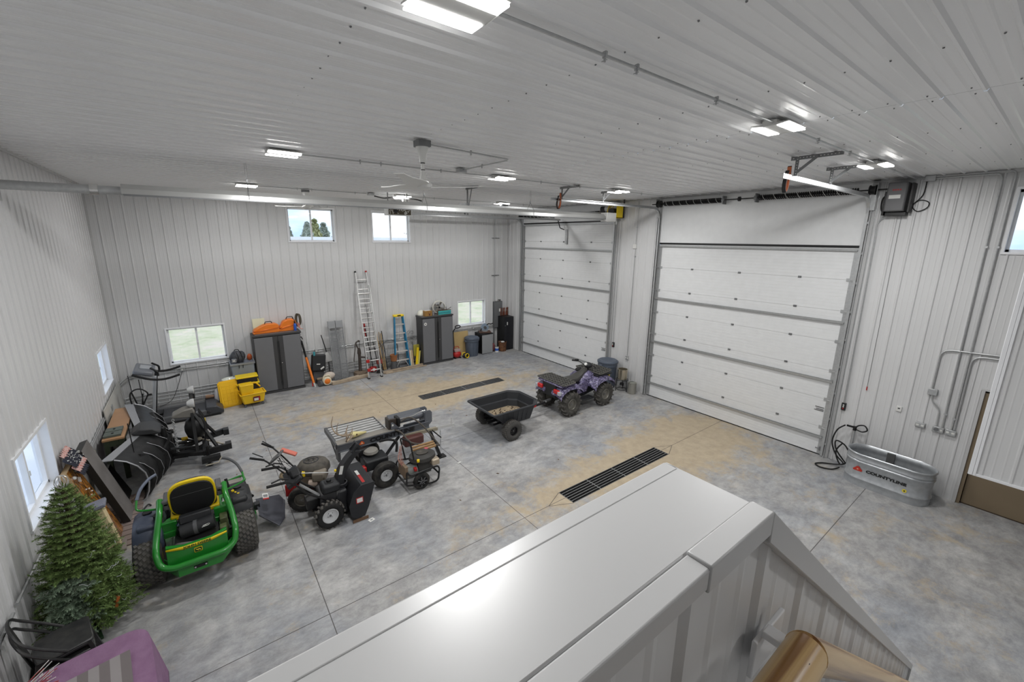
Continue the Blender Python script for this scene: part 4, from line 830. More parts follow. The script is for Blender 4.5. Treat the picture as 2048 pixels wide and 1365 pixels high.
# ---- ladders
t=thing('extension_ladder','tall aluminium extension ladder leaning on the back wall','ladder',(-5.85,-.84,0)); TL=math.atan2(.72,3.30); L1=3.08; L2=3.36
def lad(b,w,L_,y0,r0,k0):
    rails=MB()
def rot_(p): return Matrix.Rotation(-TL,3,'X')@Vector(p)
for s_ in (-1,1):
    b=MB(); b.bar(rot_((s_*.205,0,.0)),rot_((s_*.20,0,2.95)),.028,.07,upv=(0,1,.2)); b.obj('base_rail',ALU,t)
    b=MB(); b.bar(rot_((s_*.175,.06,.85)),rot_((s_*.17,.06,L2)),.024,.06,upv=(0,1,.2)); b.obj('fly_rail',ALU,t)
    b=MB(); b.box(rot_((s_*.205,-.01,.0)),(.06,.12,.05)); b.obj('foot',BLKR,t); b=MB(); b.cyl(rot_((s_*.17,.06,L2)),rot_((s_*.17,.06,L2+.05)),.03); b.obj('end_cap',(BLK if s_<0 else RED),t)
for k in range(9): MB().cyl(rot_((-.2,0,.25+k*.3048)),rot_((.2,0,.25+k*.3048)),.018,n=8).obj('rung',ALU,t)
for k in range(8): MB().cyl(rot_((-.17,.06,1.0+k*.3048)),rot_((.17,.06,1.0+k*.3048)),.016,n=8).obj('rung',ALU,t)
for z in (.27,.55): MB().box(rot_((-.17,-.03,z)),(.10,.05,.10)).obj('latch',RED,t,bevel=.01)
MB().tube([rot_(p) for p in spline([(0,-.02,2.35),(.01,-.02,1.6),(-.04,-.03,.9),(-.12,-.03,.3)])],.006).obj('rope',BLK,t)
t=thing('step_ladder','blue fibreglass step ladder with yellow top leaning folded on the wall','ladder',(-4.73,-.42,0)); tl=math.atan2(.20,1.85)
def rs(p): return Matrix.Rotation(-tl,3,'X')@Vector(p)
for s_ in (-1,1):
    MB().bar(rs((s_*.265,0,.0)),rs((s_*.145,0,1.80)),.03,.075,upv=(0,1,.1)).obj('front_rail',BLUE,t); MB().bar(rs((s_*.24,.10,.0)),rs((s_*.14,.07,1.76)),.025,.05,upv=(0,1,.1)).obj('rear_rail',BLUE,t)
    MB().bar(rs((s_*.22,.0,.05)),rs((s_*.10,.0,.27)),.02,.02).obj('brace',ALU,t)
for k in range(5): z=.29+k*.305; w=.25-.065*z; MB().box(rs((0,-.0,z)),(2*w,.085,.03),(0,0,0)).obj('step',mat('step_aluminium',(.62,.58,.55),.5,.4),t,bevel=.004)
MB().box(rs((0,.03,1.81)),(.36,.16,.07)).obj('top_cap',YEL,t,bevel=.02); MB().box(rs((0,-.052,1.81)),(.12,.004,.035)).obj('label_plate',BLK,t)
RMP=mat('grey_ramp_steel',(.30,.31,.32),.4,.4)
# steel loading ramps
for i,x in enumerate((-6.88,-6.655)):
    t=thing('loading_ramp',('left','right')[i]+' of two perforated steel ramps leaning on the back wall','ramp',(x,-.46,0),group='perforated steel ramps'); ta=math.atan2(.34,1.85)
    def rr2(p): return Matrix.Rotation(-ta,3,'X')@Vector(p)
    for s_ in (-1,1): MB().bar(rr2((s_*.10,0,0)),rr2((s_*.10,0,1.86)),.012,.05,upv=(0,1,.2)).obj('side_rail',RMP,t)
    b=MB()
    for k in range(36): z=.04+k*.043; b.box(rr2((0,-.012,z)),(.19,.02,.016),(-ta,0,0)); 
    for k in range(35):
        for q in range(6): b.box(rr2((-.08+q*.032,-.006,.06+k*.043)),(.010,.012,.03),(-ta,0,0))
    b.obj('rungs',RMP,t); MB().box(rr2((0,-.02,1.74)),(.20,.02,.22),(-ta,0,0)).obj('top_plate',RMP,t,bevel=.004)
# hand pump
t=thing('hand_pump','dark iron hand water pump standing on a round stone base','pump',(-6.16,-.38,0))
b=MB(); b.lathe([(0,0),(.20,0),(.21,.05),(.19,.13),(.10,.16),(0,.17)],n=20)
for i,v in enumerate(b.v): q=Vector(v); b.v[i]=tuple(q*(1+.1*mnoise.noise(q*12)))
b.obj('stone_base',mat('rough_stone',(.20,.15,.11),.9,noise=(14,.6,(.12,.09,.06))),t)
IRON=mat('dark_iron',(.075,.06,.052),.6,.3); P_=[(.0,.15),(.055,.16),(.048,.25),(.045,.70),(.06,.74),(.05,.86),(.03,.92),(0,.92)]
MB().lathe(P_,n=16).obj('pump_body',IRON,t); MB().tube(spline([(0,-.02,.62),(.10,-.10,.62),(.17,-.12,.60),(.18,-.13,.56)]),[.03]*12+[.035]*7).obj('spout',IRON,t)
MB().tube(spline([(-.03,0,.90),(-.08,0,1.08),(-.0,0,1.16),(.04,0,1.12)]),.018).obj('top_bracket',IRON,t); MB().tube(spline([(.04,0,1.12),(-.08,0,1.12),(-.13,-.05,.95),(-.20,-.1,.62),(-.21,-.11,.52)]),.014).obj('pump_handle',IRON,t); MB().tube([(.03,0,1.12),(.02,0,.9)],.008).obj('rod',IRON,t)
# string trimmer and handled tools around the ladder
def pole_tool(name,la,cat,x,y,h,dx,m_,r=.012,head=None,group=None):
    t=thing(name,la,cat,(x,y,0),group=group); MB().cyl((0,0,.02),(dx,-y-.03,h),r).obj('handle',m_,t)
    if head: head(t)
    return t
GW=mat('yellow_wood_handle',(.50,.32,.11),.6)
for i,(x,h,dx,m_) in enumerate(((-5.34,1.35,-.13,GW),(-5.31,1.28,-.06,mat('grey_brown_wood',(.30,.22,.13),.7)),(-5.28,1.22,-.02,GW),(-5.36,1.30,-.17,RUST))):
    pole_tool('long_handle_tool','%s of the wooden-handled tools bundled right of the extension ladder'%('left end','second','right end','lowest leaning')[i],'garden tool',x,-.30,h,dx,m_,group='wooden-handled tools by the ladder')
pole_tool('long_handle_tool','tool with black grip standing between the two ladders','garden tool',-5.22,-.28,1.30,-.05,BLK)
def trim_head(t):
    MB().bx((-.10,-.08,.05),(.10,.08,.20)).obj('engine',RED,t,bevel=.02); MB().cyl((0,-.09,.12),(0,-.06,.12),.05).obj('starter',LABW,t); MB().tube([(-.1,0,.75),(-.12,-.08,.82),(.1,-.08,.82),(.1,0,.75)],.012,bend=.04).obj('loop_grip',BLK,t)
t=thing('string_trimmer','red and black string trimmers standing upright behind the extension ladder','trimmer',(-5.72,-.30,0)); trim_head(t); MB().cyl((0,0,.2),(-.12,.22,1.55),.014).obj('shaft',BLK,t); MB().cyl((-.10,.20,1.2),(-.125,.24,1.62),.026).obj('grip',RED,t)
t=thing('string_trimmer','second dark trimmer with a red body low behind the ladder rungs','trimmer',(-5.55,-.42,0)); MB().bx((-.08,-.07,.30),(.10,.07,.44)).obj('engine',mat('dull_red',(.25,.05,.04),.6),t,bevel=.02); MB().cyl((0,0,0),(-.07,.3,1.05),.014).obj('shaft',BLK,t); MB().lathe([(0,0),(.10,0),(.08,.06),(0,.09)],(0,0,.0),n=16).obj('cutting_guard',BLK,t); MB().tube([(.0,.1,.95),(.10,.1,.98),(.12,.1,.84),(.0,.1,.80)],.010,bend=.03).obj('loop_grip',BLK,t)
# wire cages between ladders and pots
t=thing('wire_cage','grey wire basket stand with arched frame beside the step ladder','wire stand',(-5.08,-.22,0)); b=MB(); b.tube([(-.28,0,.0),(-.26,.02,.9),(-.1,.02,.98),(.12,.02,.98),(.26,.0,.85),(.29,0,.0)],.014,bend=.12); b.obj('arched_frame',CHAR,t)
b=MB(); [b.tube([(-.24+.065*i,-.02,.08),(-.22+.06*i,.0,.86)],.004,n=4) for i in range(8)]; [b.tube([(-.26,-.02,.1+.12*i),(.26,-.02,.1+.12*i)],.004,n=4) for i in range(7)]; b.obj('wire_mesh',GALVD,t)
t=thing('copper_pot','small rust-orange pot standing in the wire cage','pot',(-5.02,-.36,0)); MB().lathe([(0,.30),(.10,.30),(.12,.50),(.125,.51),(.10,.51),(0,.45)],n=18).obj('pot',mat('terracotta',(.33,.13,.05),.7),t); b=MB(); b.lathe([(0,.0),(.12,0),(.10,.29),(0,.30)],n=14); b.obj('wire_pedestal',CHAR,t)
# wire coils right of step ladder, boards and yellow folded barrier
t=thing('wire_coil','loose tangle of grey wire hanging left of the right cabinet','wire',(-4.22,-.10,0)); b=MB(); rd=random.Random(4)
for i in range(9): 
    c=(rd.uniform(-.1,.08),rd.uniform(-.05,.0),rd.uniform(.75,1.15)); r_=rd.uniform(.05,.13); b.tube([(c[0]+r_*cos(a)*1.2,c[1]+.02*sin(a*2),c[2]+r_*sin(a)) for a in [rd.uniform(0,3)+j*.6 for j in range(9)]],.004,n=4)
b.tube(spline([(0,0,.8),(.02,-.02,.4),(0,-.03,.0)]),.006); b.obj('wire',GALVD,t)
for i,(x,m_,w) in enumerate(((-4.42,REDL,.03),(-4.37,CREAM,.05),(-4.31,mat('tan_board',(.62,.45,.25),.6),.04))):
    t=thing('short_board','%s short board standing against the wall right of the step ladder'%('salmon-edged','cream','tan')[i],'board',(x,-.30,0),group='short boards by the step ladder'); MB().box((0,.06,.26),(w,.10,.54),(R(-9),0,0)).obj('board',m_,t)
t=thing('folding_sign','yellow folded floor stand leaning against the right cabinet','stand',(-4.14,-.40,0)); 
MB().bar((-.08,0,.02),(.02,.06,.62),.075,.05,upv=(0,1,0)).obj('front_rail',YEL,t,bevel=.006); MB().bar((.0,.02,.02),(.10,.07,.56),.06,.04,upv=(0,1,0)).obj('rear_rail',mat('yellow_white_label',(.75,.68,.2),.5),t,bevel=.006); b=MB(); b.bx((-.12,.10,.30),(.10,.16,.72)); b.obj('olive_panel',mat('olive_yellow',(.33,.29,.04),.6),t,bevel=.02); MB().bx((.05,.04,.50),(.13,.10,.60)).obj('black_clip',BLK,t,bevel=.01)
tag(MB().tube([( -3.95+.02+.03*cos(a),-.42,.12+.12*sin(a)) for a in [j*PI/8 for j in range(9)]],.010).obj('hose_loop',CREAM),'cream hose loop at the foot of the right cabinet','hose')
# timbers and debris along the wall
def timber(la,p,q,w=.09,h=.05,m_=None,name='timber'): t=MB().bar(p,q,w,h).obj(name,m_ or mat('weathered_wood',(.42,.34,.25),.8,noise=(4,.6,(.30,.23,.16))),bevel=.004); return tag(t,la,'timber',group='weathered timbers on the floor by the wall')
timber('long pale timber on the floor running under the step ladder',(-5.45,-.55,.03),(-4.0,-.47,.03))
timber('thin split timber on the floor just in front of the long one',(-5.45,-.72,.02),(-3.95,-.62,.02),.05,.03)
timber('fat pale pole lying on the floor in front of the steel ramps',(-7.15,-.80,.05),(-6.0,-.62,.05),.10,.09)
timber('short broken board standing on the floor at the ladder foot',(-5.5,-.62,.03),(-5.2,-.70,.03),.12,.05)
tag(MB().tube(spline([(-7.50,-.72,.10),(-7.2,-.62,.05),(-6.9,-.64,.05)]),[.09]*4+[.07]*9).obj('downspout_pipe',CHAR),'dark grey pipe lying behind the leaf blower','pipe')
t=thing('dark_tray','low black tray with scraps under the left steel ramp','tray',(-7.28,-.34,0)); MB().bx((-.22,-.16,0),(.22,.16,.12)).obj('tray',BLK,t,bevel=.01); MB().bx((-.2,-.1,.12),(.2,.1,.16)).obj('scrap_wood',mat('weathered_wood',(1,1,1)),t)
# pole saw, backpack blower, snow shovel, leaf blower
t=thing('pole_saw','orange pole saw standing at the right side of the left cabinet','saw',(-7.62,-.62,0)); MB().cyl((0,0,.12),(-.09,.30,.85),.033).obj('orange_tube',ORG,t); MB().cyl((-.09,.30,.85),(-.14,.50,1.32),.028).obj('black_grip',BLKR,t); MB().tube(spline([(-.14,.5,1.32),(-.17,.52,1.40),(-.13,.52,1.44),(-.10,.52,1.36)]),.014).obj('trigger_loop',BLK,t); MB().bar((0,0,.14),(.03,-.03,.0),.05,.02).obj('saw_head',LABW,t); MB().bar((-.02,.02,.2),(-.04,.0,.02),.03,.03).obj('chain_bar',RED,t)
t=thing('backpack_case','black hard case standing behind the leaf blower','case',(-7.40,-.30,0)); MB().box((.02,0,.62),(.40,.16,.52),(R(-8),R(8),0)).obj('case',PLB,t,bevel=.04); b=MB(); b.box((.0,-.095,.60),(.10,.004,.03),(0,R(8),0)); b.box((.10,-.11,.47),(.12,.02,.04),(0,R(-30),0)); b.obj('label_strip',LABW,t); MB().bx((-.15,-.05,.0),(.15,.10,.36)).obj('base_frame',CHAR,t); MB().box((-.1,-.12,.95),(.05,.03,.12)).obj('blue_strap',mat('teal_strap',(.03,.25,.3),.5),t)
MB().tube([(-.17,.05,.9),(-.24,.14,1.35)],.008).obj('frame_rod',ALU,t)
t=thing('snow_shovel','white plastic scoop shovel hanging upside on the back wall','shovel',(-7.07,-.07,0)); b=MB(); b.prism([(-.14,.52),(.19,.56),(.03,.86),(-.02,.86)],-.03,.0,'XZ'); b.obj('scoop',mat('white_scoop',(.78,.78,.77),.4),t,bevel=.01); MB().cyl((0,-.02,.86),(-.12,-.02,1.42),.013).obj('handle',BLK,t); MB().cyl((.06,-.01,.0),(.04,-.01,.55),.014).obj('lower_rod',CHAR,t)
t=thing('leaf_blower','cream and orange handheld leaf blower on the floor by the cabinet','leaf blower',(-7.27,-.72,0)); b=MB(); b.lathe([(0,-.06),(.11,-.06),(.13,-.02),(.13,.07),(.09,.11),(0,.12)],(0,0,.14),'Y',n=24); b.obj('fan_housing',CREAM,t); b=MB(); b.lathe([(0,-.085),(.06,-.08),(.085,-.06),(.09,-.055),(0,-.05)],(0,0,.14),'Y',n=20); b.obj('orange_intake',ORG,t)
MB().tube([(-.10,0,.22),(-.08,0,.31),(.08,0,.31),(.10,0,.24)],.018,bend=.05).obj('handle',CREAM,t); MB().tube(spline([(.08,0,.07),(.25,-.02,.05),(.5,.05,.05),(1.1,.22,.05)]),[.05]*6+[.042]*6+[.038]*7).obj('blower_tube',mat('dirty_cream_tube',(.52,.44,.34),.7),t); b=MB(); b.sph((.10,.10,.26),.13,12,(1.3,.8,.9)); b.obj('white_bag',mat('dirty_white_cloth',(.55,.48,.42),.85),t)
# ---- left of the left cabinet
t=thing('grey_tote','light grey square bin with a backpack resting on it','bin',(-9.33,-.32,0)); b=MB(); P=[(-.26,-.20),(.26,-.20),(.26,.20),(-.26,.20)]
b.box((0,0,.49),(.44,.34,.98),None,1.22); b.obj('bin',mat('pale_blue_grey_plastic',(.22,.25,.30),.5),t,bevel=.02); b=MB(); b.bx((-.29,-.23,.96),(.29,-.20,1.01)); b.bx((-.29,.20,.96),(.29,.23,1.01)); b.bx((-.29,-.23,.96),(-.26,.23,1.01)); b.bx((.26,-.23,.96),(.29,.23,1.01)); b.obj('rim',mat('pale_grey_rim',(.28,.30,.33),.5),t,bevel=.008)
t=thing('backpack','grey and black backpack sitting on the light grey bin','backpack',(-9.42,-.36,1.0)); b=MB(); b.sph((0,0,.15),.19,18,(1.0,.75,.95)); 
for i,v in enumerate(b.v): q=Vector(v); b.v[i]=(q.x*(1+.1*mnoise.noise(q*7)),q.y,max(q.z*(1+.12*mnoise.noise(q*6)),.005))
b.obj('body',mat('grey_black_nylon',(.07,.075,.085),.6,noise=(16,.6,(.03,.03,.035))),t); 
b=MB(); b.prism([(-.16,.03),(-.04,.03),(-.03,.14),(-.15,.15)],-.155,-.12,'XZ'); b.obj('front_pocket',mat('mid_grey_nylon',(.20,.21,.23),.6),t,bevel=.02); text('emblem','H',.07,LABW,t,(-.10,-.16,.09),(PI/2,0,0),.001,.003)
for x in (.0,.09): MB().tube(spline([(x-.03,-.05,.32),(x,-.13,.25),(x+.02,-.16,.12),(x+.01,-.17,.0),(x,-.2,-.12)]),.010,n=6).obj('strap',BLK,t)
MB().tube([(-.06,0,.30),(-.05,0,.36),(.04,0,.36),(.05,0,.30)],.010,bend=.03).obj('grab_handle',BLK,t)
t=thing('orange_bag','small orange packet at the back of the light grey bin','packet',(-9.13,-.20,1.0)); b=MB(); b.sph((0,0,.07),.08,10,(.8,.6,1.2)); b.obj('packet',mat('red_orange',(.6,.12,.03),.5),t)
t=thing('tool_organizer','black and yellow rolling tool box stack beside the cabinet','tool box',(-9.28,-.74,0)); MB().bx((-.26,-.18,.04),(.24,.18,.50)).obj('lower_box',PLB,t,bevel=.02); MB().bx((-.28,-.20,.50),(.26,.20,.54)).obj('yellow_tray',YEL,t,bevel=.01); MB().bx((-.25,-.17,.54),(.22,.15,.68)).obj('upper_box',PLB,t,bevel=.02); MB().bx((-.27,-.19,.68),(.24,.16,.715)).obj('yellow_lid',YEL,t,bevel=.01); b=MB(); [b.cyl((x,-.15,.03),(x,-.11,.03),.03) for x in (-.2,.2)]; b.obj('casters',BLKR,t)
t=thing('mop_bucket','yellow mop bucket with wringer on four casters','mop bucket',(-9.24,-1.14,0),R(4))
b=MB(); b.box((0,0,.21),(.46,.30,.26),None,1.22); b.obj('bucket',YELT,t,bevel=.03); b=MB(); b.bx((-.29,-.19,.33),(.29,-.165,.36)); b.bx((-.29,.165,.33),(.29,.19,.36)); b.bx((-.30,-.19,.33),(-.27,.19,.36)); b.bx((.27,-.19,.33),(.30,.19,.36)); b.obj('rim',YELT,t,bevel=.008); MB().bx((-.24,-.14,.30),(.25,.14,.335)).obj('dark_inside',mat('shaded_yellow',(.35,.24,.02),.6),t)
b=MB(); b.box((-.12,0,.47),(.27,.24,.26),None,1.15); b.obj('wringer',YELT,t,bevel=.015); MB().box((-.12,0,.585),(.25,.22,.02)).obj('wringer_inside',mat('shaded_wringer_yellow',(.2,.14,.02),.6),t); MB().tube([(-.05,.12,.56),(.12,.14,.56),(.22,.14,.42)],.02,bend=.05).obj('wringer_handle',YELT,t)  # dark plate on top paints the shade inside the yellow wringer
b=MB(); b.bx((-.02,-.186,.14),(.14,-.176,.27)); b.m=1; b.bx((.0,-.189,.16),(.11,-.185,.23)); b.m=2; b.bx((.1,-.19,.15),(.135,-.186,.26)); o=b.obj('warning_label',[mat('dark_maroon',(.12,.01,.02),.5),LABW,RED],t); o.rotation_euler=(R(8),0,0); o.location=(0,.01,.03)
for x in (-.2,.2):
    for y in (-.12,.12): b=MB(); b.cyl((x,y-.015,.035),(x,y+.015,.035),.035); b.bx((x-.015,y-.02,.04),(x+.015,y+.02,.09)); b.obj('caster',CHAR,t)
t=thing('yellow_tote_lid','large yellow plastic tote lid standing on edge','tote lid',(-9.70,-.98,0),R(8)); b=MB(); h_=.70; w_=.50
o_=[( -w_/2+.05,0),(w_/2-.05,0),(w_/2,.05),(w_/2,h_-.05),(w_/2-.05,h_),(-w_/2+.05,h_),(-w_/2,h_-.05),(-w_/2,.05)]
b.prism(o_,-.025,.015,'XZ'); b.prism([(x*.88,h_/2+(z-h_/2)*.9) for x,z in o_],-.045,-.02,'XZ')
for i in range(6): b.bx((-w_*.38,-.049,.08+i*.095),(w_*.38,-.043,.086+i*.095))
for i in range(5): b.bx((-w_*.34+i*.085,-.049,.06),(-w_*.34+i*.085+.006,-.043,.60))
o=b.obj('lid',mat('amber_yellow_plastic',(.86,.50,.005),.4),t,bevel=.008); o.rotation_euler=(R(-12),0,0)
t=thing('clear_bowl','clear plastic bowl behind the big yellow lid','bowl',(-9.66,-.66,0)); MB().lathe([(0,.55),(.14,.56),(.19,.66),(.2,.665),(.18,.655),(.13,.57),(0,.56)],n=24).obj('bowl',mat('clear_plastic',(.65,.68,.62),.2,alpha=.5),t); MB().bx((-.18,-.12,0),(.18,.12,.55)).obj('crate_under',mat('dull_grey_crate',(.3,.3,.3),.6),t,bevel=.01)
t=thing('plastic_bag','white plastic bag hanging left of the big yellow lid','bag',(-9.98,-.80,0)); b=MB(); b.sph((0,0,.26),.16,14,(.55,.6,1.5)); 
for i,v in enumerate(b.v): q=Vector(v); b.v[i]=tuple(q+Vector((.03,.03,.03))*mnoise.noise(q*9))
b.obj('bag',mat('white_film',(.6,.6,.62),.35),t); 
for v in t.children[0].data.vertices: v.co.z=max(v.co.z,.003)
LUG=mat('scuffed_lug_rubber',(.115,.108,.098),.7,0,.4,noise=(16,.5,(.06,.056,.052)))
# ------------------------------------------------------------------ wheels
def wheel(par,pos,Rr,w,rr,style,rim=RIMG,tire=None,side=-1,rot=0,name='wheel',hubm=None):
    """axle along local Y; side=-1 means outer face towards -Y"""
    tire=tire or BLKR; b=MB(); h=w/2; k=Rr-rr
    pr=[(rr,-h*.72),(rr+k*.25,-h*.98),(rr+k*.6,-h),(rr+k*.88,-h*.86),(Rr-.004,-h*.6),(Rr,-h*.2),(Rr,h*.2),(Rr-.004,h*.6),(rr+k*.88,h*.86),(rr+k*.6,h),(rr+k*.25,h*.98),(rr,h*.72)]
    if style in('atv','snow'): pr=[(r-.012 if r>rr+k*.8 else r,y) for r,y in pr]
    b.lathe(pr,(0,0,0),'Y',n=40)
    def lug(a,y,da,dy,dr,twist,r0=None):
        b.m=1; r0=r0 or Rr; M_=Matrix.Rotation(-a,3,'Y'); q=MB(); q.box((0,0,0),(da,dy,dr),(0,0,twist)); b.add([M_@(Vector(v)+Vector((0,y,r0))) for v in q.v],q.f)
    if style=='turf':
        n_=30; rows=int(w/.042)
        for i in range(n_):
            for j in range(rows):
                y=-h*.86+(j+.5)*(w*.86)/rows; lug((i+.5*(j%2))*2*PI/n_,y,2*PI*Rr/n_*.62,w*.86/rows*.72,.016,R(24),Rr-.002)
    elif style=='atv':
        n_=15
        for i in range(n_):
            for s_ in (-1,1):
                a=(i+(.5 if s_>0 else 0))*2*PI/n_; lug(a,s_*h*.42,.030,h*.80,.026,s_*R(28),Rr-.005); lug(a+.05*1,s_*h*.90,.034,.03,.05,0,Rr-.03)
    elif style=='snow':
        n_=18
        for i in range(n_):
            for s_ in (-1,1): lug((i+(.5 if s_>0 else 0))*2*PI/n_,s_*h*.5,.028,h*.85,.022,s_*R(24),Rr-.006)
    elif style=='rib':
        for y in (-h*.35,0,h*.35): b.lathe([(Rr-.002,y-h*.12),(Rr+.004,y-h*.10),(Rr+.004,y+h*.10),(Rr-.002,y+h*.12)],(0,0,0),'Y',n=40)
    elif style=='small':
        for i in range(36): lug(i*2*PI/36,0,.012,w*.7,.006,0)
    o=b.obj(name,[tire,LUG],par); o.location=pos; o.rotation_euler=(0,rot,0)
    q=MB(); f=side; q.lathe([(rr+.004,f*h*.74),(rr-.006,f*h*.80),(rr-.014,f*h*.66),(rr*.80,f*h*.30),(rr*.55,f*h*.18),(rr*.30,f*h*.24),(rr*.28,f*h*.42),(rr*.16,f*h*.46),(0,f*h*.46)],(0,0,0),'Y',n=28); q.lathe([(rr+.002,f*h*.7),(rr+.002,-f*h*.74),(rr*.8,-f*h*.5),(0,-f*h*.4)],(0,0,0),'Y',n=28)
    q.obj('rim',rim,o)
    q=MB(); q.cyl((0,f*h*.40,0),(0,f*h*.60,0),rr*.15,n=12)
    for i in range(4): a=i*PI/2+.4; q.cyl((rr*.36*cos(a),f*h*.2,rr*.36*sin(a)),(rr*.36*cos(a),f*h*.30,rr*.36*sin(a)),.007,n=6)
    q.obj('hub',hubm or GALVD,o); return o
CAMO=bpy.data.materials.new('purple_camo_plastic'); CAMO.use_nodes=True
n=CAMO.node_tree.nodes; l=CAMO.node_tree.links; p=n['Principled BSDF']; tc=n.new('ShaderNodeTexCoord'); z=n.new('ShaderNodeTexNoise'); z.inputs['Scale'].default_value=11; z.inputs['Detail'].default_value=6; z.inputs['Distortion'].default_value=2.5
r_=n.new('ShaderNodeValToRGB'); e=r_.color_ramp.elements; e[0].position=.36; e[0].color=(.03,.03,.05,1); e[1].position=.66; e[1].color=(.42,.41,.50,1); q=e.new(.47); q.color=(.08,.07,.14,1); q=e.new(.56); q.color=(.20,.17,.32,1)
l.new(tc.outputs['Object'],z.inputs['Vector']); l.new(z.outputs['Fac'],r_.inputs['Fac']); l.new(r_.outputs['Color'],p.inputs['Base Color']); p.inputs['Roughness'].default_value=.4
def loft(b,secs,close=True):
    """secs: list of rings (same length) of xyz"""
    n_=len(secs[0]); vs=[p for s_ in secs for p in s_]; fs=[]
    for i in range(len(secs)-1):
        for k in range(n_ if close else n_-1): k2=(k+1)%n_; fs.append((i*n_+k,i*n_+k2,(i+1)*n_+k2,(i+1)*n_+k))
    if close: fs+=[tuple(range(n_)),tuple((len(secs)-1)*n_+k for k in range(n_))]
    b.add(vs,fs,True); return b
def ring(x,cy,cz,hy,hz,n_=12,p_=2.6,ax='X'):
    out=[]
    for i in range(n_):
        a=2*PI*i/n_; c=cos(a); s_=sin(a); u=math.copysign(abs(c)**(2/p_),c)*hy; v=math.copysign(abs(s_)**(2/p_),s_)*hz
        out.append((x,cy+u,cz+v) if ax=='X' else (cy+u,x,cz+v))
    return out
# ------------------------------------------------------------------ quad bike
t=thing('quad_bike','purple-camouflage quad bike with black racks parked facing the door wall','quad bike',(-2.22,-6.06,0))
DRIM=mat('muddy_grey_rim',(.26,.25,.22),.5,.5)
for x,hw,w_,R_ in ((-.64,.41,.25,.315),(.62,.43,.20,.315)):
    for s_ in (-1,1): wheel(t,(x,s_*hw,R_),R_,w_,.14,'atv',DRIM,mat('muddy_rubber',(.04,.038,.034),.85,0,.3,noise=(11,.5,(.10,.095,.085))),s_,name='wheel',rot=x)
b=MB(); loft(b,[ring(-.75,0,.45,.16,.13),ring(-.3,0,.42,.20,.17),ring(.2,0,.44,.20,.2),ring(.75,0,.45,.15,.14)]); b.obj('chassis',PLB,t)
b=MB(); loft(b,[ring(-.62,0,.74,.12,.05),ring(-.45,0,.76,.15,.08),ring(-.1,0,.75,.16,.09),ring(.1,0,.80,.13,.11),ring(.28,0,.90,.09,.09),ring(.36,0,.93,.05,.05)]); b.obj('seat',mat('worn_black_vinyl',(.05,.048,.044),.5),t)
# body shells
b=MB(); loft(b,[ring(-.02,0,.62,.16,.13),ring(.18,0,.72,.22,.16),ring(.40,0,.76,.24,.15),ring(.60,0,.78,.22,.09),ring(.78,0,.76,.16,.06)]); b.obj('front_body',CAMO,t)
def fender(s_,x0,x1,xc,zc,y0,y1,flare):
    b=MB(); secs=[]; n_=10
    for i in range(n_+1):
        a=PI*(.04+.92*i/n_); rx=(x1-x0)/2; x=(x0+x1)/2+rx*-cos(a); z=zc+.30*sin(a)**.7
        secs.append([(x,s_*y0,z+.05),(x,s_*(y0*.5+y1*.5),z+.055),(x,s_*y1,z),(x,s_*(y1+.02),z-.055),(x,s_*(y1),z-.02),(x,s_*(y0*.5+y1*.5),z+.03),(x,s_*y0,z+.02)])
    loft(b,secs); return b
for s_ in (-1,1):
    fender(s_,-1.02,-.20,0,.46,.12,.47,0).obj('rear_fender',CAMO,t); fender(s_,.20,1.0,0,.46,.12,.50,0).obj('front_fender',CAMO,t)
    b=MB(); b.prism([(-.18,.40),(.16,.40),(.24,.62),(.10,.72),(-.05,.70),(-.20,.62)],s_*.19,s_*.235,'XZ'); b.obj('side_panel',CAMO,t,bevel=.015)
    b=MB(); b.bx((-.22,s_*.22,.26),(.26,s_*.42,.30)); b.obj('foot_well',PLB,t,bevel=.01)
    b=MB(); b.bx((-1.04,s_*.30-.09,.62),(-.97,s_*.30+.09,.72)); o=b.obj('tail_light',mat('red_lens',(.55,.02,.02),.2),t,bevel=.015); b=MB(); b.bx((-1.045,s_*.41-.04,.60),(-.97,s_*.41+.05,.70)); b.obj('fender_corner',mat('pale_lens',(.5,.5,.55),.3),t,bevel=.012)
    b=MB(); b.cyl((.97,s_*.24,.72),(1.02,s_*.24,.72),.05,n=16); b.obj('headlight',mat('amber_lens',(.55,.45,.04),.2),t)
def rack(x0,x1,hw,z,nm,taper=.8):
    b=MB(); P=[(x0,-hw,z),(x0,hw,z),(x1,hw*taper,z),(x1,-hw*taper,z)] ; b.tube([P[0],P[1],P[2],P[3]],.017,closed=True,bend=.08)
    for i in range(1,6): u=i/6; x=x0+(x1-x0)*u; w_=hw*(1+(taper-1)*u); b.bar((x,-w_,z+.005),(x,w_,z+.005),.030,.022)
    for i in range(-4,5): y=i*hw/4.6; b.bar((x0,y,z+.012),(x1,y*taper,z+.012),.028,.022)
    for x in (x0+.1*(x1-x0),x0+.85*(x1-x0)):
        for y in (-hw*.45,hw*.45): b.bar((x,y,z-.12),(x,y,z),.025,.025)
    b.obj(nm,mat('dusty_rack_plastic',(.055,.055,.052),.6,noise=(9,.4,(.10,.095,.08))),t)
rack(-.96,-.50,.50,.86,'rear_rack',.95); rack(.42,.98,.46,.89,'front_rack',.80)
b=MB(); b.prism([(-.98,.79),(-.50,.79),(-.46,.83),(-.98,.83)],-.44,.44,'XZ'); b.obj('rear_cowl',CAMO,t,bevel=.02); b=MB(); b.prism([(.40,.80),(.98,.78),(1.02,.82),(.42,.85)],-.38,.38,'XZ'); b.obj('front_cowl',PLB,t,bevel=.02)
b=MB(); b.bx((-.99,-.24,.48),(-.94,.24,.80)); b.obj('rear_mudflap',PLB,t,bevel=.01)
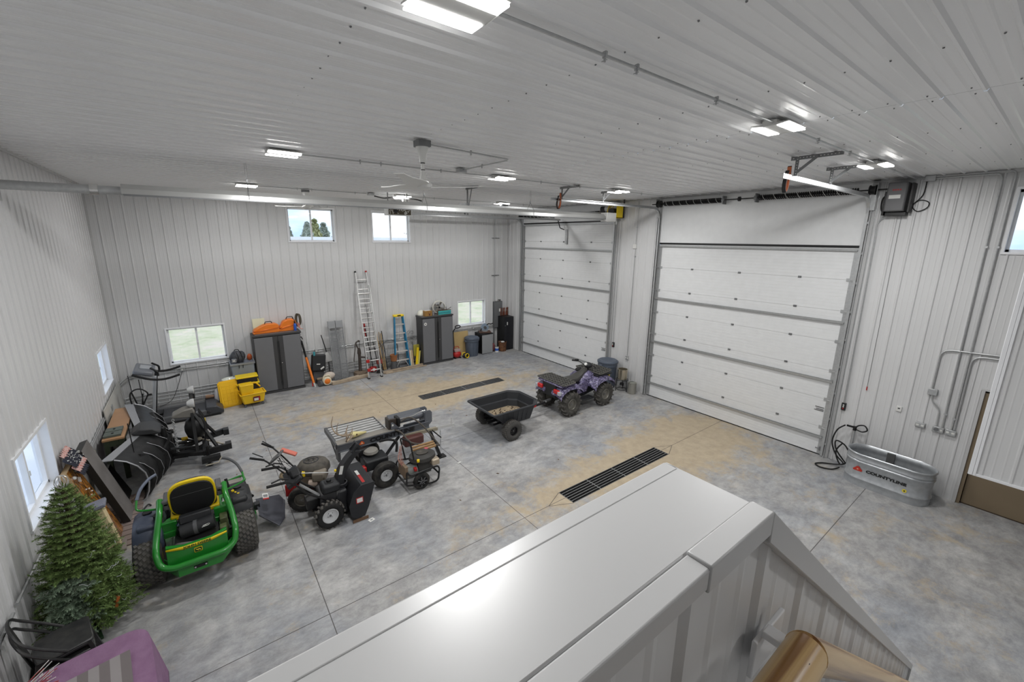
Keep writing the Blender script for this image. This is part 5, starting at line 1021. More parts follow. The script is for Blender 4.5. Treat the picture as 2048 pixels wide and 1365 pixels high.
b=MB(); b.tube([(.52,0,.62),(.42,0,.98),(.40,.0,1.02)],.02); b.tube([(.26,-.40,1.10),(.34,-.26,1.10),(.40,-.10,1.02),(.40,.10,1.02),(.34,.26,1.10),(.26,.40,1.10)],.012,bend=.06); b.obj('handlebar',BLK,t)
for s_ in (-1,1): MB().cyl((.24,s_*.42,1.10),(.33,s_*.29,1.10),.019).obj('grip',BLKR,t); MB().tube([(.38,s_*.33,1.12),(.30,s_*.46,1.11)],.007).obj('brake_lever',BLK,t)
MB().bx((.26,.27,1.10),(.36,.34,1.15)).obj('switch_box',BLK,t,bevel=.01)
b=MB(); b.sph((.44,0,1.03),.10,16,(1.1,1.1,.8)); b.obj('headlight_pod',PLB,t); MB().cyl((.36,0,1.06),(.33,0,1.085),.04,n=20).obj('speedometer',LABW,t)
b=MB(); b.bx((-.26,.0,.0),(0,0,0)) ; 
MB().bar((-.92,0,.36),(-1.15,0,.34),.05,.04).obj('tow_hitch',GALVD,t)
b=MB(); 
for x in (-.64,.62): b.cyl((x,-.36,.315),(x,.36,.315),.022)
for s_ in (-1,1): b.tube([(.62,s_*.3,.34),(.50,s_*.17,.70)],.025); b.tube([(-.64,s_*.24,.30),(-.45,s_*.15,.62)],.025)
b.obj('axle_suspension',BLK,t); b=MB(); b.sph((.2,.12,.93),.09,12,(1.3,.8,.6)); b.obj('black_bag',BLKR,t)
# ------------------------------------------------------------------ dump cart
t=thing('dump_cart','black poly dump cart with dirt inside hitched behind the quad bike','dump cart',(-4.84,-6.13,0)); TW=mat('turf_tire_dusty',(.045,.044,.042),.8,noise=(9,.4,(.075,.072,.066)))
for s_ in (-1,1): wheel(t,(0,s_*.53,.225),.225,.20,.10,'turf',BLK,TW,s_,hubm=GALVD)
MB().cyl((0,-.46,.225),(0,.46,.225),.016).obj('axle',BLK,t)
CB=mat('black_poly_cart',(.024,.026,.030),.55)
def oc(x0,x1,hw,z,ch=.16,cn=.06): return [(x0,-hw,z),(x1-ch,-hw,z),(x1,-hw+ch,z),(x1,hw-ch,z),(x1-ch,hw,z),(x0,hw,z)]
b=MB(); o1=oc(-.48,.86,.52,.66,.20); i1=oc(-.45,.83,.485,.66,.20); o0=oc(-.06,.78,.42,.30,.17); i0=oc(-.05,.75,.385,.335,.17); m1=oc(-.30,.80,.45,.52,.18)
loft(b,[o0,o1]) if 0 else None
n6=6
def band(A,B_): b.add(A+B_,[(k,(k+1)%n6,n6+(k+1)%n6,n6+k) for k in range(n6)],False)
band(o0,o1); band(o1,[(x,y,z+.012) for x,y,z in o1]); o2=[(x,y,z+.012) for x,y,z in o1]; i2=[(x,y,z+.012) for x,y,z in i1]; band(o2,i2); im=oc(-.28,.79,.46,.50,.18); im2=oc(-.26,.76,.425,.49,.17); band(i2,im); band(im,im2); band(im2,i0)
b.add(o0,[tuple(reversed(range(n6)))]); b.add(i0,[tuple(range(n6))]); b.obj('tub',CB,t,smooth=False,bevel=.006)
b=MB(); b.tube([(x,y,z+.004) for x,y,z in oc(-.50,.88,.535,.662,.20)],.020,n=8,closed=True,bend=.06); 
for k in range(7):
    for s_ in (-1,1): x=-.2+k*.14; zt=.62; b.bar((x*.85+.06,s_*.435,.34),(x,s_*.508,.63),.05,.012,upv=(0,1,0)) if k<6 else None
b.obj('rim_and_ribs',CB,t)
b=MB(); rd=random.Random(7); 
for i in range(60):
    x=rd.uniform(-.0,.68); y=rd.uniform(-.34,.36); s_=rd.uniform(.01,.035)*(1.4 if y<0 else .8); b.box((x,y,.35+rd.uniform(0,.03)),(s_*1.8,s_,s_*.6),(rd.uniform(-1,1),rd.uniform(-1,1),rd.uniform(0,3)))
tag(b.obj('debris',mat('twigs_and_grit',(.10,.07,.045),.9),None,loc=(-4.84,-6.13,0)),'scattered twigs and grit lying in the dump cart','debris',kind='stuff')
MB().prism([(x,y) for x,y,z in i0],.332,.345,'XY').obj('dirt_layer',mat('tan_dirt',(.36,.29,.19),.9,noise=(7,.6,(.2,.15,.1))),t)
MB().bar((-.30,0,.27),(1.45,0,.36),.045,.045).obj('draw_bar',BLK,t); MB().bar((.95,0,.335),(1.14,0,.348),.06,.055).obj('red_clevis',RED,t); MB().bar((1.15,0,.345),(1.50,0,.365),.03,.02).obj('hitch_tongue',GALV,t); b=MB(); b.bar((0,-.3,.24),(.0,.3,.24),.05,.05); b.bar((-.25,-.16,.27),(.5,-.16,.29),.03,.04); b.bar((-.25,.16,.27),(.5,.16,.29),.03,.04); b.obj('subframe',BLK,t); b=MB(); b.cyl((.03,-.49,.22),(.06,-.44,.34),.012); b.obj('latch_rod',BLK,t)
# ------------------------------------------------------------------ log splitter
t=thing('log_splitter','dark grey towable log splitter with slatted table and hydraulic ram','log splitter',(-7.77,-6.15,0)); SG=mat('splitter_grey',(.105,.113,.13),.4)
for s_,y in ((-1,-.62),(1,.36)): wheel(t,(0,y,.235),.235,.15,.105,'rib',RIMG,DUSTR,s_)
MB().cyl((0,-.55,.235),(0,.32,.235),.022).obj('axle',BLK,t)
b=MB(); b.bx((-.64,-.055,.60),(1.15,-.035,.745)); b.bx((-.64,-.075,.725),(1.15,-.0,.745)); b.bx((-.64,-.075,.60),(1.15,0,.615)); b.obj('side_beam',SG,t,bevel=.003)
MB().bx((-.64,-.07,.745),(.42,.10,.757)).obj('beam_top_plate',mat('worn_steel',(.30,.28,.25),.5,.4),t)
for i in range(6):
    y=.135+i*.108; b=MB(); b.bx((-.61,y,.725),(.30-.0*i,y+.060,.75)); b.obj('table_slat',mat('table_slat_grey',(.50,.50,.49),.45,.3),t,bevel=.003)
b=MB(); b.bx((-.66,-.03,.66),(-.61,.80,.75)); b.bx((.28,.10,.70),(.31,.78,.75)); b.bx((-.64,.76,.70),(.31,.785,.75)); b.bx((-.645,-.07,.42),(-.60,.10,.75)); b.obj('table_frame',CHAR,t,bevel=.003); b=MB(); b.bar((-.62,.75,.72),(-.62,.15,.45),.02,.03); b.bar((-.2,.7,.72),(-.2,.1,.4),.03,.03); b.obj('table_brace',CHAR,t)
text('lettering','COUNTYLINE',.105,BLK,t,(.38,-.0765,.673),(PI/2,0,0),.001,.004,sx=1.35)
b=MB(); b.prism([(-.255,.645),(-.175,.645),(-.165,.665),(-.205,.712),(-.225,.712),(-.265,.665)],-.0775,-.075,'XZ'); o=b.obj('orange_badge',mat('orange_red_badge',(.60,.10,.02),.4),t); b=MB(); b.prism([(-.24,.655),(-.19,.655),(-.2,.675),(-.215,.695),(-.23,.675)],-.0785,-.0772,'XZ'); b.obj('badge_star',mat('pale_orange',(.85,.45,.25),.4),o)
b=MB(); b.prism([(.33,.757),(.50,.757),(.50,.93),(.33,.95)],.02,.06,'XZ'); b.bx((.32,-.02,.757),(.36,.16,.96)); b.obj('wedge_block',mat('dark_brown_steel',(.05,.04,.034),.5,.2),t,bevel=.006); b=MB(); b.prism([(.36,.757),(.53,.757),(.40,.90),(.36,.90)],-.05,-.03,'XZ'); o=b.obj('gusset',SG,t,bevel=.003); b=MB(); b.prism([(.375,.83),(.41,.83),(.405,.87),(.375,.87)],-.053,-.051,'XZ'); b.obj('label_sticker',LABW,o)
MB().cyl((.55,.07,.86),(1.12,.07,.86),.062,n=24).obj('hydraulic_cylinder',SG,t); MB().cyl((.44,.07,.86),(.56,.07,.86),.04,n=20).obj('ram_rod',CHROME,t); b=MB(); b.bx((.50,-.02,.76),(.56,.16,.95)); b.obj('valve_block',BLK,t,bevel=.01); MB().tube(spline([(.55,-.02,.93),(.8,-.03,.93),(.95,-.03,.97),(1.1,.0,.96)]),.012).obj('steel_line',CHROME,t)
b=MB(); b.prism([(1.05,.70),(1.15,.66),(1.22,.72),(1.22,.92),(1.18,.97),(1.08,.97)],-.06,-.035,'XZ'); b.prism([(1.05,.70),(1.15,.66),(1.22,.72),(1.22,.92),(1.18,.97),(1.08,.97)],.17,.195,'XZ'); b.bx((1.06,-.04,.70),(1.1,.18,.93)); b.obj('end_bracket',SG,t,bevel=.004); b=MB(); b.prism([(.16,.74),(.20,.74),(.33,.90),(.30,.92)],.42,1.16,'YZ'); b.prism([(-.02,.745),(.02,.745),(-.03,.80),(-.06,.80)],.62,1.12,'YZ'); b.obj('log_cradle',SG,t,bevel=.004)
b=MB(); b.bar((.62,-.06,.58),(1.30,-.11,.56),.07,.06); b.obj('tongue_beam',mat('tan_dusty_steel',(.30,.27,.20),.6),t); MB().bar((1.28,-.11,.57),(1.68,-.13,.55),.035,.05).obj('tongue',ALU,t); MB().bar((1.62,-.13,.55),(1.63,-.13,.72),.015,.015).obj('latch_lever',ALU,t)
b=MB(); b.bar((1.12,-.15,.56),(1.27,-.26,.03),.09,.05,upv=(1,0,.3)); b.bx((1.18,-.34,0),(1.38,-.20,.025)); b.obj('stand_leg',BLK,t,bevel=.004); MB().bar((1.16,-.12,.58),(1.34,-.2,.38),.02,.02).obj('jack_crank',BLK,t)
b=MB(); 
for i in range(12): b.tube([(1.36+.015*cos(a)*(1 if i%2 else .3),-.13+.015*cos(a)*(.3 if i%2 else 1),.50-i*.036+.024*sin(a)) for a in [j*PI/3 for j in range(6)]],.004,n=4,closed=True)
b.obj('safety_chain',GALV,t)
MB().tube(spline([(.55,-.08,.90),(.72,-.12,.95),(.9,-.25,.80),(1.05,-.45,.55),(1.12,-.56,.42)]),.016).obj('hydraulic_hose',mat('dusty_hose',(.07,.06,.05),.7),t); MB().tube(spline([(.42,-.09,.76),(.52,-.14,.70),(.62,-.35,.55),(.85,-.48,.50),(1.12,-.56,.44)]),.018).obj('return_hose',mat('dusty_hose',(1,1,1)),t); MB().tube(spline([(.1,-.1,.62),(.25,-.16,.64),(.38,-.22,.58),(.36,-.26,.4)]),.024).obj('suction_hose',BLKR,t)
b=MB(); b.bx((-.30,-.50,.30),(.12,-.16,.50)); b.obj('oil_tank',PLB,t,bevel=.03); b=MB(); b.lathe([(0,0),(.12,0),(.135,.02),(.12,.06),(.05,.09),(0,.09)],(-.12,-.25,.53),n=24); b.obj('round_air_cleaner',mat('dusty_grey_cover',(.20,.19,.17),.6),t); b=MB(); b.bx((-.33,-.22,.46),(-.1,-.12,.62)); b.obj('engine_block',BLK,t,bevel=.02); b=MB(); b.bx((-.42,-.5,.22),(-.28,-.40,.42)); b.obj('red_pump',RED,t,bevel=.02); b=MB(); b.bx((.55,-.24,.40),(.95,-.06,.58)); b.obj('dark_red_engine',mat('dark_red_brown_paint',(.10,.035,.03),.6),t,bevel=.03)
b=MB(); b.bar((-.25,-.07,.6),(0,-.3,.26),.04,.04); b.bar((.5,-.07,.6),(0,-.3,.26),.04,.04); b.obj('axle_frame',BLK,t)
# antlers on the table
BONE=mat('antler_bone',(.42,.34,.25),.6,noise=(9,.5,(.26,.19,.13))); SKULL=mat('yellowed_skull',(.62,.54,.25),.6)
t=thing('deer_skull','yellowed deer skull with two branching antlers lying on the splitter table','deer skull',(-8.12,-6.10,.765),R(8))
b=MB(); loft(b,[ring(-.02,0,.05,.05,.045),ring(.05,0,.055,.06,.05),ring(.12,0,.045,.04,.04),ring(.22,0,.03,.022,.022),ring(.28,0,.025,.012,.012)]); b.obj('skull',SKULL,t); b=MB(); b.sph((.07,-.05,.06),.018,8); b.sph((.07,.05,.06),.018,8); b.obj('eye_socket',DWOOD,t)
for s_ in (-1,1):
    b=MB(); main=spline([(0,s_*.04,.06),(-.10,s_*.10,.04),(-.20,s_*.22,.08),(-.22,s_*.34,.20),(-.16,s_*.40,.34)]); b.tube(main,[.022-.016*i/len(main) for i in range(len(main))],n=7)
    for i,(dx,dz,L_) in enumerate(((.02,.20,.16),(-.03,.22,.18),(-.05,.2,.15))): p_=Vector(main[6+i*5]); b.tube(spline([p_,p_+Vector((dx+.04,s_*.01,dz*.5)),p_+Vector((dx+.06,-s_*.02,dz))],4),[.012,.011,.010,.009,.008,.007,.006,.005,.004],n=6)
    b.obj('antler',BONE,t)
# ------------------------------------------------------------------ portable generator
t=thing('generator','black wheeled generator with looped handle in front of the log splitter','generator',(-7.22,-7.0,0))
wheel(t,(-.06,-.20,.15),.15,.075,.10,'rib',BLK,DUSTR,-1); wheel(t,(-.06,.24,.15),.15,.075,.10,'rib',BLK,DUSTR,1)
q=MB(); 
for i in range(7): a=i*2*PI/7; q.bar((-.06+.02*cos(a),-.24,.15+.02*sin(a)),(-.06+.092*cos(a),-.24,.15+.092*sin(a)),.016,.012)
q.obj('wheel_spokes',GALVD,t)
b=MB(); 
for y in (-.24,.22): b.tube([(-.36,y,.18),(-.34,y,.44),(-.10,y,.40) if y>0 else (-.3,y,.34),(.24,y,.36),(.28,y,.30),(.25,y,.07),(.10,y,.06),(-.3,y,.16)],.016,closed=True,bend=.07)
b.tube([(-.36,-.24,.2),(-.36,.22,.2)],.016); b.tube([(.27,-.24,.2),(.27,.22,.2)],.016); b.obj('tube_frame',BLK,t)
b=MB(); b.lathe([(.0,0),(.18,0),(.20,.03),(.19,.09),(.14,.12),(0,.13)],(.05,-.02,.46),n=26,sx=1.25); b.obj('engine_shroud',mat('dusty_black_shroud',(.045,.043,.04),.6,0,.4,noise=(8,.6,(.025,.024,.023))),t); b=MB(); b.lathe([(0,0),(.09,0),(.095,.012),(.06,.022),(0,.022)],(.05,-.02,.588),n=24,sx=1.25); b.obj('recoil_starter',DUSTE,t); b=MB(); b.bx((-.08,-.13,.22),(.18,.12,.47)); b.obj('engine_block',mat('dark_engine',(.05,.048,.045),.6),t,bevel=.02)
b=MB(); b.bx((.14,-.25,.38),(.29,-.05,.50)); b.obj('muffler',mat('tan_steel_muffler',(.45,.38,.29),.45,.5),t,bevel=.025); MB().cyl((-.10,-.18,.52),(-.10,-.18,.56),.025).obj('oil_cap',YEL,t); MB().bx((.14,.03,.585),(.20,.09,.597)).obj('red_sticker',mat('pink_sticker',(.5,.1,.12),.5),t)
b=MB(); b.cyl((-.32,-.05,.32),(-.10,-.05,.32),.12,n=22); b.obj('alternator',mat('dull_grey_green',(.14,.15,.14),.55),t); b=MB(); b.bx((-.36,-.2,.28),(-.30,.1,.50)); b.obj('control_panel',mat('brown_grey_panel',(.2,.14,.09),.6),t,bevel=.01); b=MB(); b.bx((-.18,-.2,.36),(-.13,-.13,.42)); b.obj('fuel_valve',RED,t,bevel=.01)
MB().tube([(-.24,.05,.50),(-.30,.10,.92),(-.22,-.14,.92),(-.14,-.10,.50)],.014,bend=.05).obj('loop_handle',BLK,t)
b=MB(); rd=random.Random(11)
for i in range(9): b.tube(spline([(-.34+rd.uniform(-.03,.03),.0,.80+rd.uniform(-.04,.04)),(-.38+rd.uniform(-.04,.05),-.06,.60),(-.30+rd.uniform(-.06,.06),-.09,.45),(-.2,-.14,.38)]),.004,n=4)
b.obj('wires',mat('red_white_wires',(.5,.33,.28),.6,noise=(30,.6,(.25,.05,.04))),t); b=MB()
for i in range(3): b.bar((-.02,.18+.035*i,.50+.04*i),(.42,.16+.05*i,.53+.02*i),.03,.03)
tag(b.obj('wood_offcuts',mat('orange_brown_wood',(.36,.22,.10),.6),None,loc=(-7.22,-7.0,0)),'orange-brown wooden offcuts lying across the back of the generator','wood',kind='stuff')
# ------------------------------------------------------------------ snow blower
t=thing('snow_blower','black two-stage snow blower with tall chute, nearest the camera','snow blower',(-8.86,-7.07,0))
for s_ in (-1,1): wheel(t,(0,s_*.25,.215),.215,.13,.115,'snow',RIMG,BLKR,s_,rot=.2*s_)
SB=mat('satin_black_metal',(.017,.018,.021),.38,0,.45,noise=(5,.3,(.013,.013,.015)))
b=MB(); pr=[(.26,.30),(.34,.52),(.46,.60),(.66,.60),(.68,.58),(.62,.38),(.56,.20),(.50,.07),(.36,.05),(.28,.12)]
b.prism([(.34,.50),(.46,.60),(.66,.60),(.66,.585),(.47,.585),(.36,.49),(.30,.32),(.32,.14),(.38,.065),(.50,.065),(.50,.05),(.36,.05),(.29,.12),(.275,.32)],-.36,.36,'XZ'); b.obj('auger_housing',SB,t,bevel=.004)
for s_ in (-1,1): b=MB(); b.prism(pr,s_*.36,s_*.368,'XZ'); o=b.obj('side_plate',SB,t,bevel=.003); b=MB(); b.bar((.30,s_*.375,.02),(.54,s_*.375,.02),.012,.06); b.obj('skid_shoe',mat('rusty_shoe',(.16,.09,.05),.8),o)
b=MB()
for s_ in (-1,1):
    P=[]; 
    for i in range(33): u=i/32; a=s_*u*4*PI; P.append((.45+.15*cos(a),s_*(.03+u*.31),.28+.15*sin(a)))
    for p_,q_ in zip(P,P[1:]): b.bar(p_,q_,.035,.008,upv=(p_[0]-.45,0,p_[2]-.28))
b.cyl((.45,-.35,.28),(.45,.35,.28),.02); b.obj('auger',mat('auger_dark',(.05,.045,.04),.6),t)
b=MB(); b.prism([(.10,.10),(.30,.10),(.30,.50),(.16,.50),(.10,.34)],-.18,.18,'XZ'); b.obj('impeller_housing',SB,t,bevel=.03)
b=MB(); b.bx((.37,-.371,.31),(.48,-.369,.41)); b.m=1; b.bx((.382,-.373,.325),(.468,-.371,.395)); o=b.obj('warning_label',[RED,LABW],t); b=MB(); b.bx((.50,.10,.601),(.545,-.30,.603)); b.m=1; b.bx((.50,-.05,.6035),(.545,-.30,.6045)); b.obj('brand_strip',[LABW,RED],t)
b=MB(); b.lathe([(.09,0),(.09,.06),(.07,.06)],(.26,-.02,.50),n=20)
secs=[]
for u in (0,.2,.4,.6,.8,1): x=.22+.02*u+.30*u**2.2; z=.55+.52*u; secs.append([(x-.06,-.02-.075,z-.01*u),(x+.07*(1-.4*u),-.02-.075,z-.04*u),(x+.07*(1-.4*u),-.02+.075,z-.04*u),(x-.06,-.02+.075,z-.01*u)])
loft(b,secs); b.obj('chute',SB,t,bevel=.008); b=MB(); b.bar((.46,-.02,1.03),(.56,-.02,1.12),.15,.02,upv=(0,1,0)); b.box((.485,-.02,1.10),(.16,.155,.03),(0,R(-52),0)); b.obj('chute_deflector',SB,t,bevel=.006); b=MB(); b.bx((.24,-.098,.78),(.29,-.096,.92)); o=b.obj('white_marking',LABW,t); o.rotation_euler=(0,R(14),0); o.location=(-.21,0,.04)
b=MB(); b.bx((-.06,-.20,.52),(.20,.05,.66)); b.obj('fuel_tank',PLB,t,bevel=.035); b=MB(); b.cyl((.06,-.07,.66),(.06,-.07,.70),.035,n=18); b.bx((-.0,-.12,.655),(.12,-.02,.67)); b.obj('fuel_cap',BLK,t,bevel=.006); b=MB(); b.bx((-.10,-.16,.26),(.18,.16,.53)); b.obj('engine',mat('engine_black',(.03,.03,.032),.45),t,bevel=.03); b=MB(); b.bx((.14,-.17,.42),(.19,-.05,.60)); b.m=1; b.bx((.19,-.15,.46),(.192,-.09,.56)); b.obj('muffler_guard',[mat('dark_grey_guard',(.09,.09,.09),.5),LABW],t); b=MB(); b.lathe([(0,0),(.10,0),(.10,.03),(0,.035)],(.05,0,0),'Z',n=24); 
b=MB(); b.cyl((0,.16,.42),(0,.2,.42),.11,n=24); b.obj('recoil_cover',BLK,t); MB().cyl((.20,.04,.72),(.20,.04,.76),.022).obj('yellow_cap',YEL,t)
for s_ in (-1,1):
    yy=.10+s_*.27-.07*0; yy=s_*.27
    MB().tube([(-.02,s_*.15,.42),(-.30,s_*.17,.66),(-.40,s_*.20,.84),(-.52,s_*.24,.95),(-.60,s_*.27,.98)],.014,bend=.08).obj('handle_tube',BLK,t); MB().cyl((-.54,s_*.255,.965),(-.78,s_*.27+.0,.985),.020).obj('grip',BLKR,t); MB().tube([(-.50,s_*.25,1.0),(-.60,s_*.255,1.04),(-.72,s_*.265,1.02)],.012).obj('lever',BLK,t)
b=MB(); b.box((-.42,0,.88),(.22,.42,.05),(0,R(-32),0)); b.obj('control_panel',PLB,t,bevel=.01); b=MB(); b.box((-.36,-.02,.90),(.12,.22,.12),(0,R(-20),0)); b.obj('control_box',BLK,t,bevel=.015); b=MB(); b.bar((-.46,.05,.90),(-.50,.05,1.04),.02,.02); b.bar((-.44,-.08,.90),(-.47,-.08,1.02),.02,.02); b.obj('shift_levers',BLK,t)
MB().tube([(-.40,.02,.92),(.22,.02,.72)],.008).obj('chute_crank_rod',ALU,t); b=MB(); b.bar((-.35,-.10,.78),(-.10,-.12,.52),.05,.02); b.obj('pale_linkage',GALV,t)
b=MB(); b.bx((-.28,-.10,.30),(-.10,.10,.46)); b.obj('transmission_box',BLK,t,bevel=.01); MB().cyl((0,-.2,.215),(0,.2,.215),.014).obj('axle',GALVD,t)
# ------------------------------------------------------------------ walk-behind brush mower
t=thing('brush_mower','red walk-behind brush mower with dusty engine, behind the snow blower','brush mower',(-8.98,-6.42,0),R(-27))
for s_ in (-1,1): wheel(t,(-.02,s_*.26,.21),.21,.12,.11,'small',mat('dusty_rim',(.13,.12,.1),.7),DUSTR,s_)
b=MB(); b.bx((-.16,-.19,.16),(.25,.19,.36)); b.obj('deck_frame',RED,t,bevel=.02); b=MB(); b.prism([(.1,.30),(.62,.26),(.66,.12),(.1,.10)],-.30,.30,'XZ'); b.obj('cutting_deck',mat('dusty_grey_deck',(.16,.15,.15),.6),t,bevel=.02); b=MB(); b.bx((-.28,-.22,.24),(-.12,.10,.44)); b.obj('red_guard',RED,t,bevel=.01)
b=MB(); b.lathe([(.0,.0),(.20,0),(.22,.03),(.215,.10),(.18,.16),(.12,.185),(0,.19)],(.12,0,.56),n=30,sx=1.18); b.obj('engine_shroud',DUSTE,t); b=MB(); 
for i in range(10): a=i*PI/5; b.bar((.09+.03*cos(a),.03*sin(a),.752),(.09+.115*cos(a),.115*sin(a),.742),.010,.008)
b.lathe([(.10,.19),(.12,.19),(.12,.175),(.10,.175)],(.09,0,.56),n=26,closed=True); b.obj('starter_screen',BLK,t); b=MB(); b.bx((-.06,-.18,.36),(.30,.18,.57)); b.obj('engine_block',mat('oily_tan_engine',(.14,.11,.08),.65),t,bevel=.025); b=MB(); b.bx((.16,-.30,.50),(.36,-.12,.66)); b.obj('air_filter',mat('dusty_tan_box',(.22,.19,.15),.6),t,bevel=.03); MB().cyl((.02,-.20,.58),(.02,-.20,.66),.025).obj('yellow_cap',YEL,t); b=MB(); b.cyl((.10,-.24,.46),(.24,-.24,.46),.06,n=18); b.obj('muffler',mat('tan_pink_metal',(.45,.36,.3),.5,.3),t)
for s_ in (-1,1): MB().tube([(-.10,s_*.12,.40),(-.42,s_*.17,.78),(-.56,s_*.20,.92)],.013,bend=.1).obj('handle_tube',BLK,t); MB().cyl((-.54,s_*.20,.91),(-.73,s_*.24,.98),.018).obj('grip',BLKR,t); MB().tube([(-.56,s_*.18,.95),(-.70,s_*.20,1.04)],.008).obj('lever',BLK,t)
b=MB(); b.box((-.44,.0,.84),(.22,.22,.03),(0,R(-40),0)); b.obj('control_plate',mat('dusty_black_plate',(.10,.10,.1),.6),t,bevel=.01); b=MB(); b.box((-.30,.17,.83),(.26,.10,.04),(0,R(25),0)); b.obj('faded_red_cover',REDL,t,bevel=.015); b=MB(); b.sph((-.32,-.12,.56),.06,12,(1,1,1.3)); b.obj('tan_reservoir',TAN,t)
b=MB(); rd=random.Random(21)
for i in range(5): b.tube(spline([(-.4,rd.uniform(-.1,.1),.82),(-.25,rd.uniform(-.15,.15),.66),(0,rd.uniform(-.1,.1),.52)]),.005,n=4)
b.obj('cables',BLK,t)
# ------------------------------------------------------------------ zero-turn mower
t=thing('zero_turn_mower','green and yellow zero-turn riding mower seen from behind','riding mower',(-10.46,-7.06,0),R(90))
# local: +X forward (world +Y), +Y left (world -X)
TT=mat('turf_tire',(.04,.04,.038),.75,noise=(8,.6,(.085,.078,.062)))
for s_ in (-1,1): wheel(t,(0,s_*.515,.315),.315,.285,.155,'turf',YEL,TT,s_)
for s_ in (-1,1): wheel(t,(1.22,s_*.40,.14),.14,.11,.07,'rib',YEL,BLKR,s_,name='caster_wheel'); MB().tube([(1.22,s_*.40,.34),(1.22,s_*.40,.30),(1.22,s_*.46,.28),(1.22,s_*.46,.14)],.014,bend=.03).obj('caster_fork',GREEN,t)
b=MB(); 
for s_ in (-1,1): b.bar((-.30,s_*.26,.36),(.95,s_*.26,.34),.06,.08); b.bar((.95,s_*.26,.34),(1.24,s_*.40,.36),.06,.06)
b.bar((.95,-.3,.34),(.95,.3,.34),.06,.06); b.obj('main_frame',GREEN,t,bevel=.005)
# rear hood / bumper
b=MB(); P=[(-.40,-.40),(.40,-.40)]
def bump(z0,z1,yb,out,nm,m_,th=.02):
    b=MB(); pts=[(-out*.55,-yb),(-out,-yb*.62),(-out,yb*.62),(-out*.55,yb)]
    for (x0,y0),(x1,y1) in zip(pts,pts[1:]): b.add([(x0,y0,z0),(x1,y1,z0),(x1,y1,z1),(x0,y0,z1),(x0+th,y0,z0),(x1+th,y1,z0),(x1+th,y1,z1),(x0+th,y0,z1)],[(0,1,2,3),(7,6,5,4),(0,4,5,1),(3,2,6,7),(0,3,7,4),(1,5,6,2)])
    return b.obj(nm,m_,t,bevel=.003)
bump(.26,.42,.36,.50,'rear_bumper',GREEN); 
b=MB(); b.bx((-.505,-.07,.305),(-.49,.07,.345)); b.m=1; b.cyl((-.505,-.055,.325),(-.51,-.055,.325),.01); b.cyl((-.505,.055,.325),(-.51,.055,.325),.01); b.obj('bumper_slot',[BLK,CHROME],t)
b=MB(); b.add([(-.46,-.31,.42),(-.46,.31,.42),(-.42,.31,.66),(-.44,.14,.62),(-.44,-.14,.62),(-.42,-.31,.66),(-.41,-.31,.42),(-.41,.31,.42),(-.37,.31,.66),(-.39,.14,.62),(-.39,-.14,.62),(-.37,-.31,.66)],[(0,1,2,3,4,5),(11,10,9,8,7,6),(0,6,7,1),(1,7,8,2),(2,8,9,3),(3,9,10,4),(4,10,11,5),(5,11,6,0)]); b.obj('rear_panel',GREEN,t,bevel=.004)
b=MB(); 
for (y0,z0),(y1,z1) in (((-.31,.63),(-.14,.585)),((-.14,.585),(.14,.585)),((.14,.585),(.31,.63))): b.add([(-.452,y0,z0),(-.452,y1,z1),(-.449,y1,z1+(.020 if abs(y1)>.2 else .042)),(-.449,y0,z0+(.020 if abs(y0)>.2 else .042))],[(0,1,2,3)])
b.obj('yellow_stripe',YEL,t,solid=.003)
text('lettering','JOHN DEERE',.043,mat('dark_green_ink',(.01,.06,.015),.5),t,(-.4555,0,.606),(R(84),0,-PI/2),.001,.001,sx=1.15)
b=MB(); b.prism([(-.035,.50),(.035,.50),(.042,.51),(.042,.555),(.035,.562),(-.035,.562),(-.042,.555),(-.042,.51)],-.463,-.458,'YZ'); o=b.obj('badge',YEL,t); b=MB(); b.prism([(-.03,.505),(.03,.505),(.036,.513),(.036,.552),(.03,.557),(-.03,.557),(-.036,.552),(-.036,.513)],-.465,-.463,'YZ'); b.m=1; b.tube([(-.466,-.022,.527),(-.466,-.004,.535),(-.466,.014,.533),(-.466,.022,.545)],.004,n=4); b.tube([(-.466,-.02,.527),(-.466,-.026,.515)],.002,n=4); b.tube([(-.466,.008,.533),(-.466,.0,.517)],.002,n=4); b.obj('leaping_deer_mark',[mat('dark_green_ink',(1,1,1)),YEL],o)
# engine guard / roll bar tube
MB().tube([(.20,.35,.98),(.02,.35,.92),(-.22,.40,.70),(-.40,.41,.60),(-.47,.38,.46),(-.53,.27,.43),(-.53,-.27,.43),(-.47,-.38,.46),(-.40,-.41,.60),(-.22,-.40,.70),(.02,-.35,.92),(.20,-.35,.98)],.036,n=10,bend=.10).obj('rear_guard_tube',GREEN,t)
# fuel tanks / fenders
for s_,m_ in ((1,NAVY),(-1,PLB)):
    b=MB(); secs=[]
    for x,z,h_ in ((-.10,.52,.05),(-.06,.60,.08),(.02,.66,.12),(.16,.70,.12),(.38,.68,.12),(.54,.56,.12)): secs.append(ring(x,s_*.50,z,.155,h_,12,3.2))
    loft(b,secs); o=b.obj('fuel_tank',m_,t); b=MB(); b.cyl((.28,s_*.50,.79),(.28,s_*.50,.83),.05,n=20); b.obj('fuel_cap',BLK,o)
    b=MB(); b.bx((-.02,s_*.40,.69),(.28,s_*.60,.79)); o2=b.obj('tank_top_ridge',m_,t,bevel=.03)
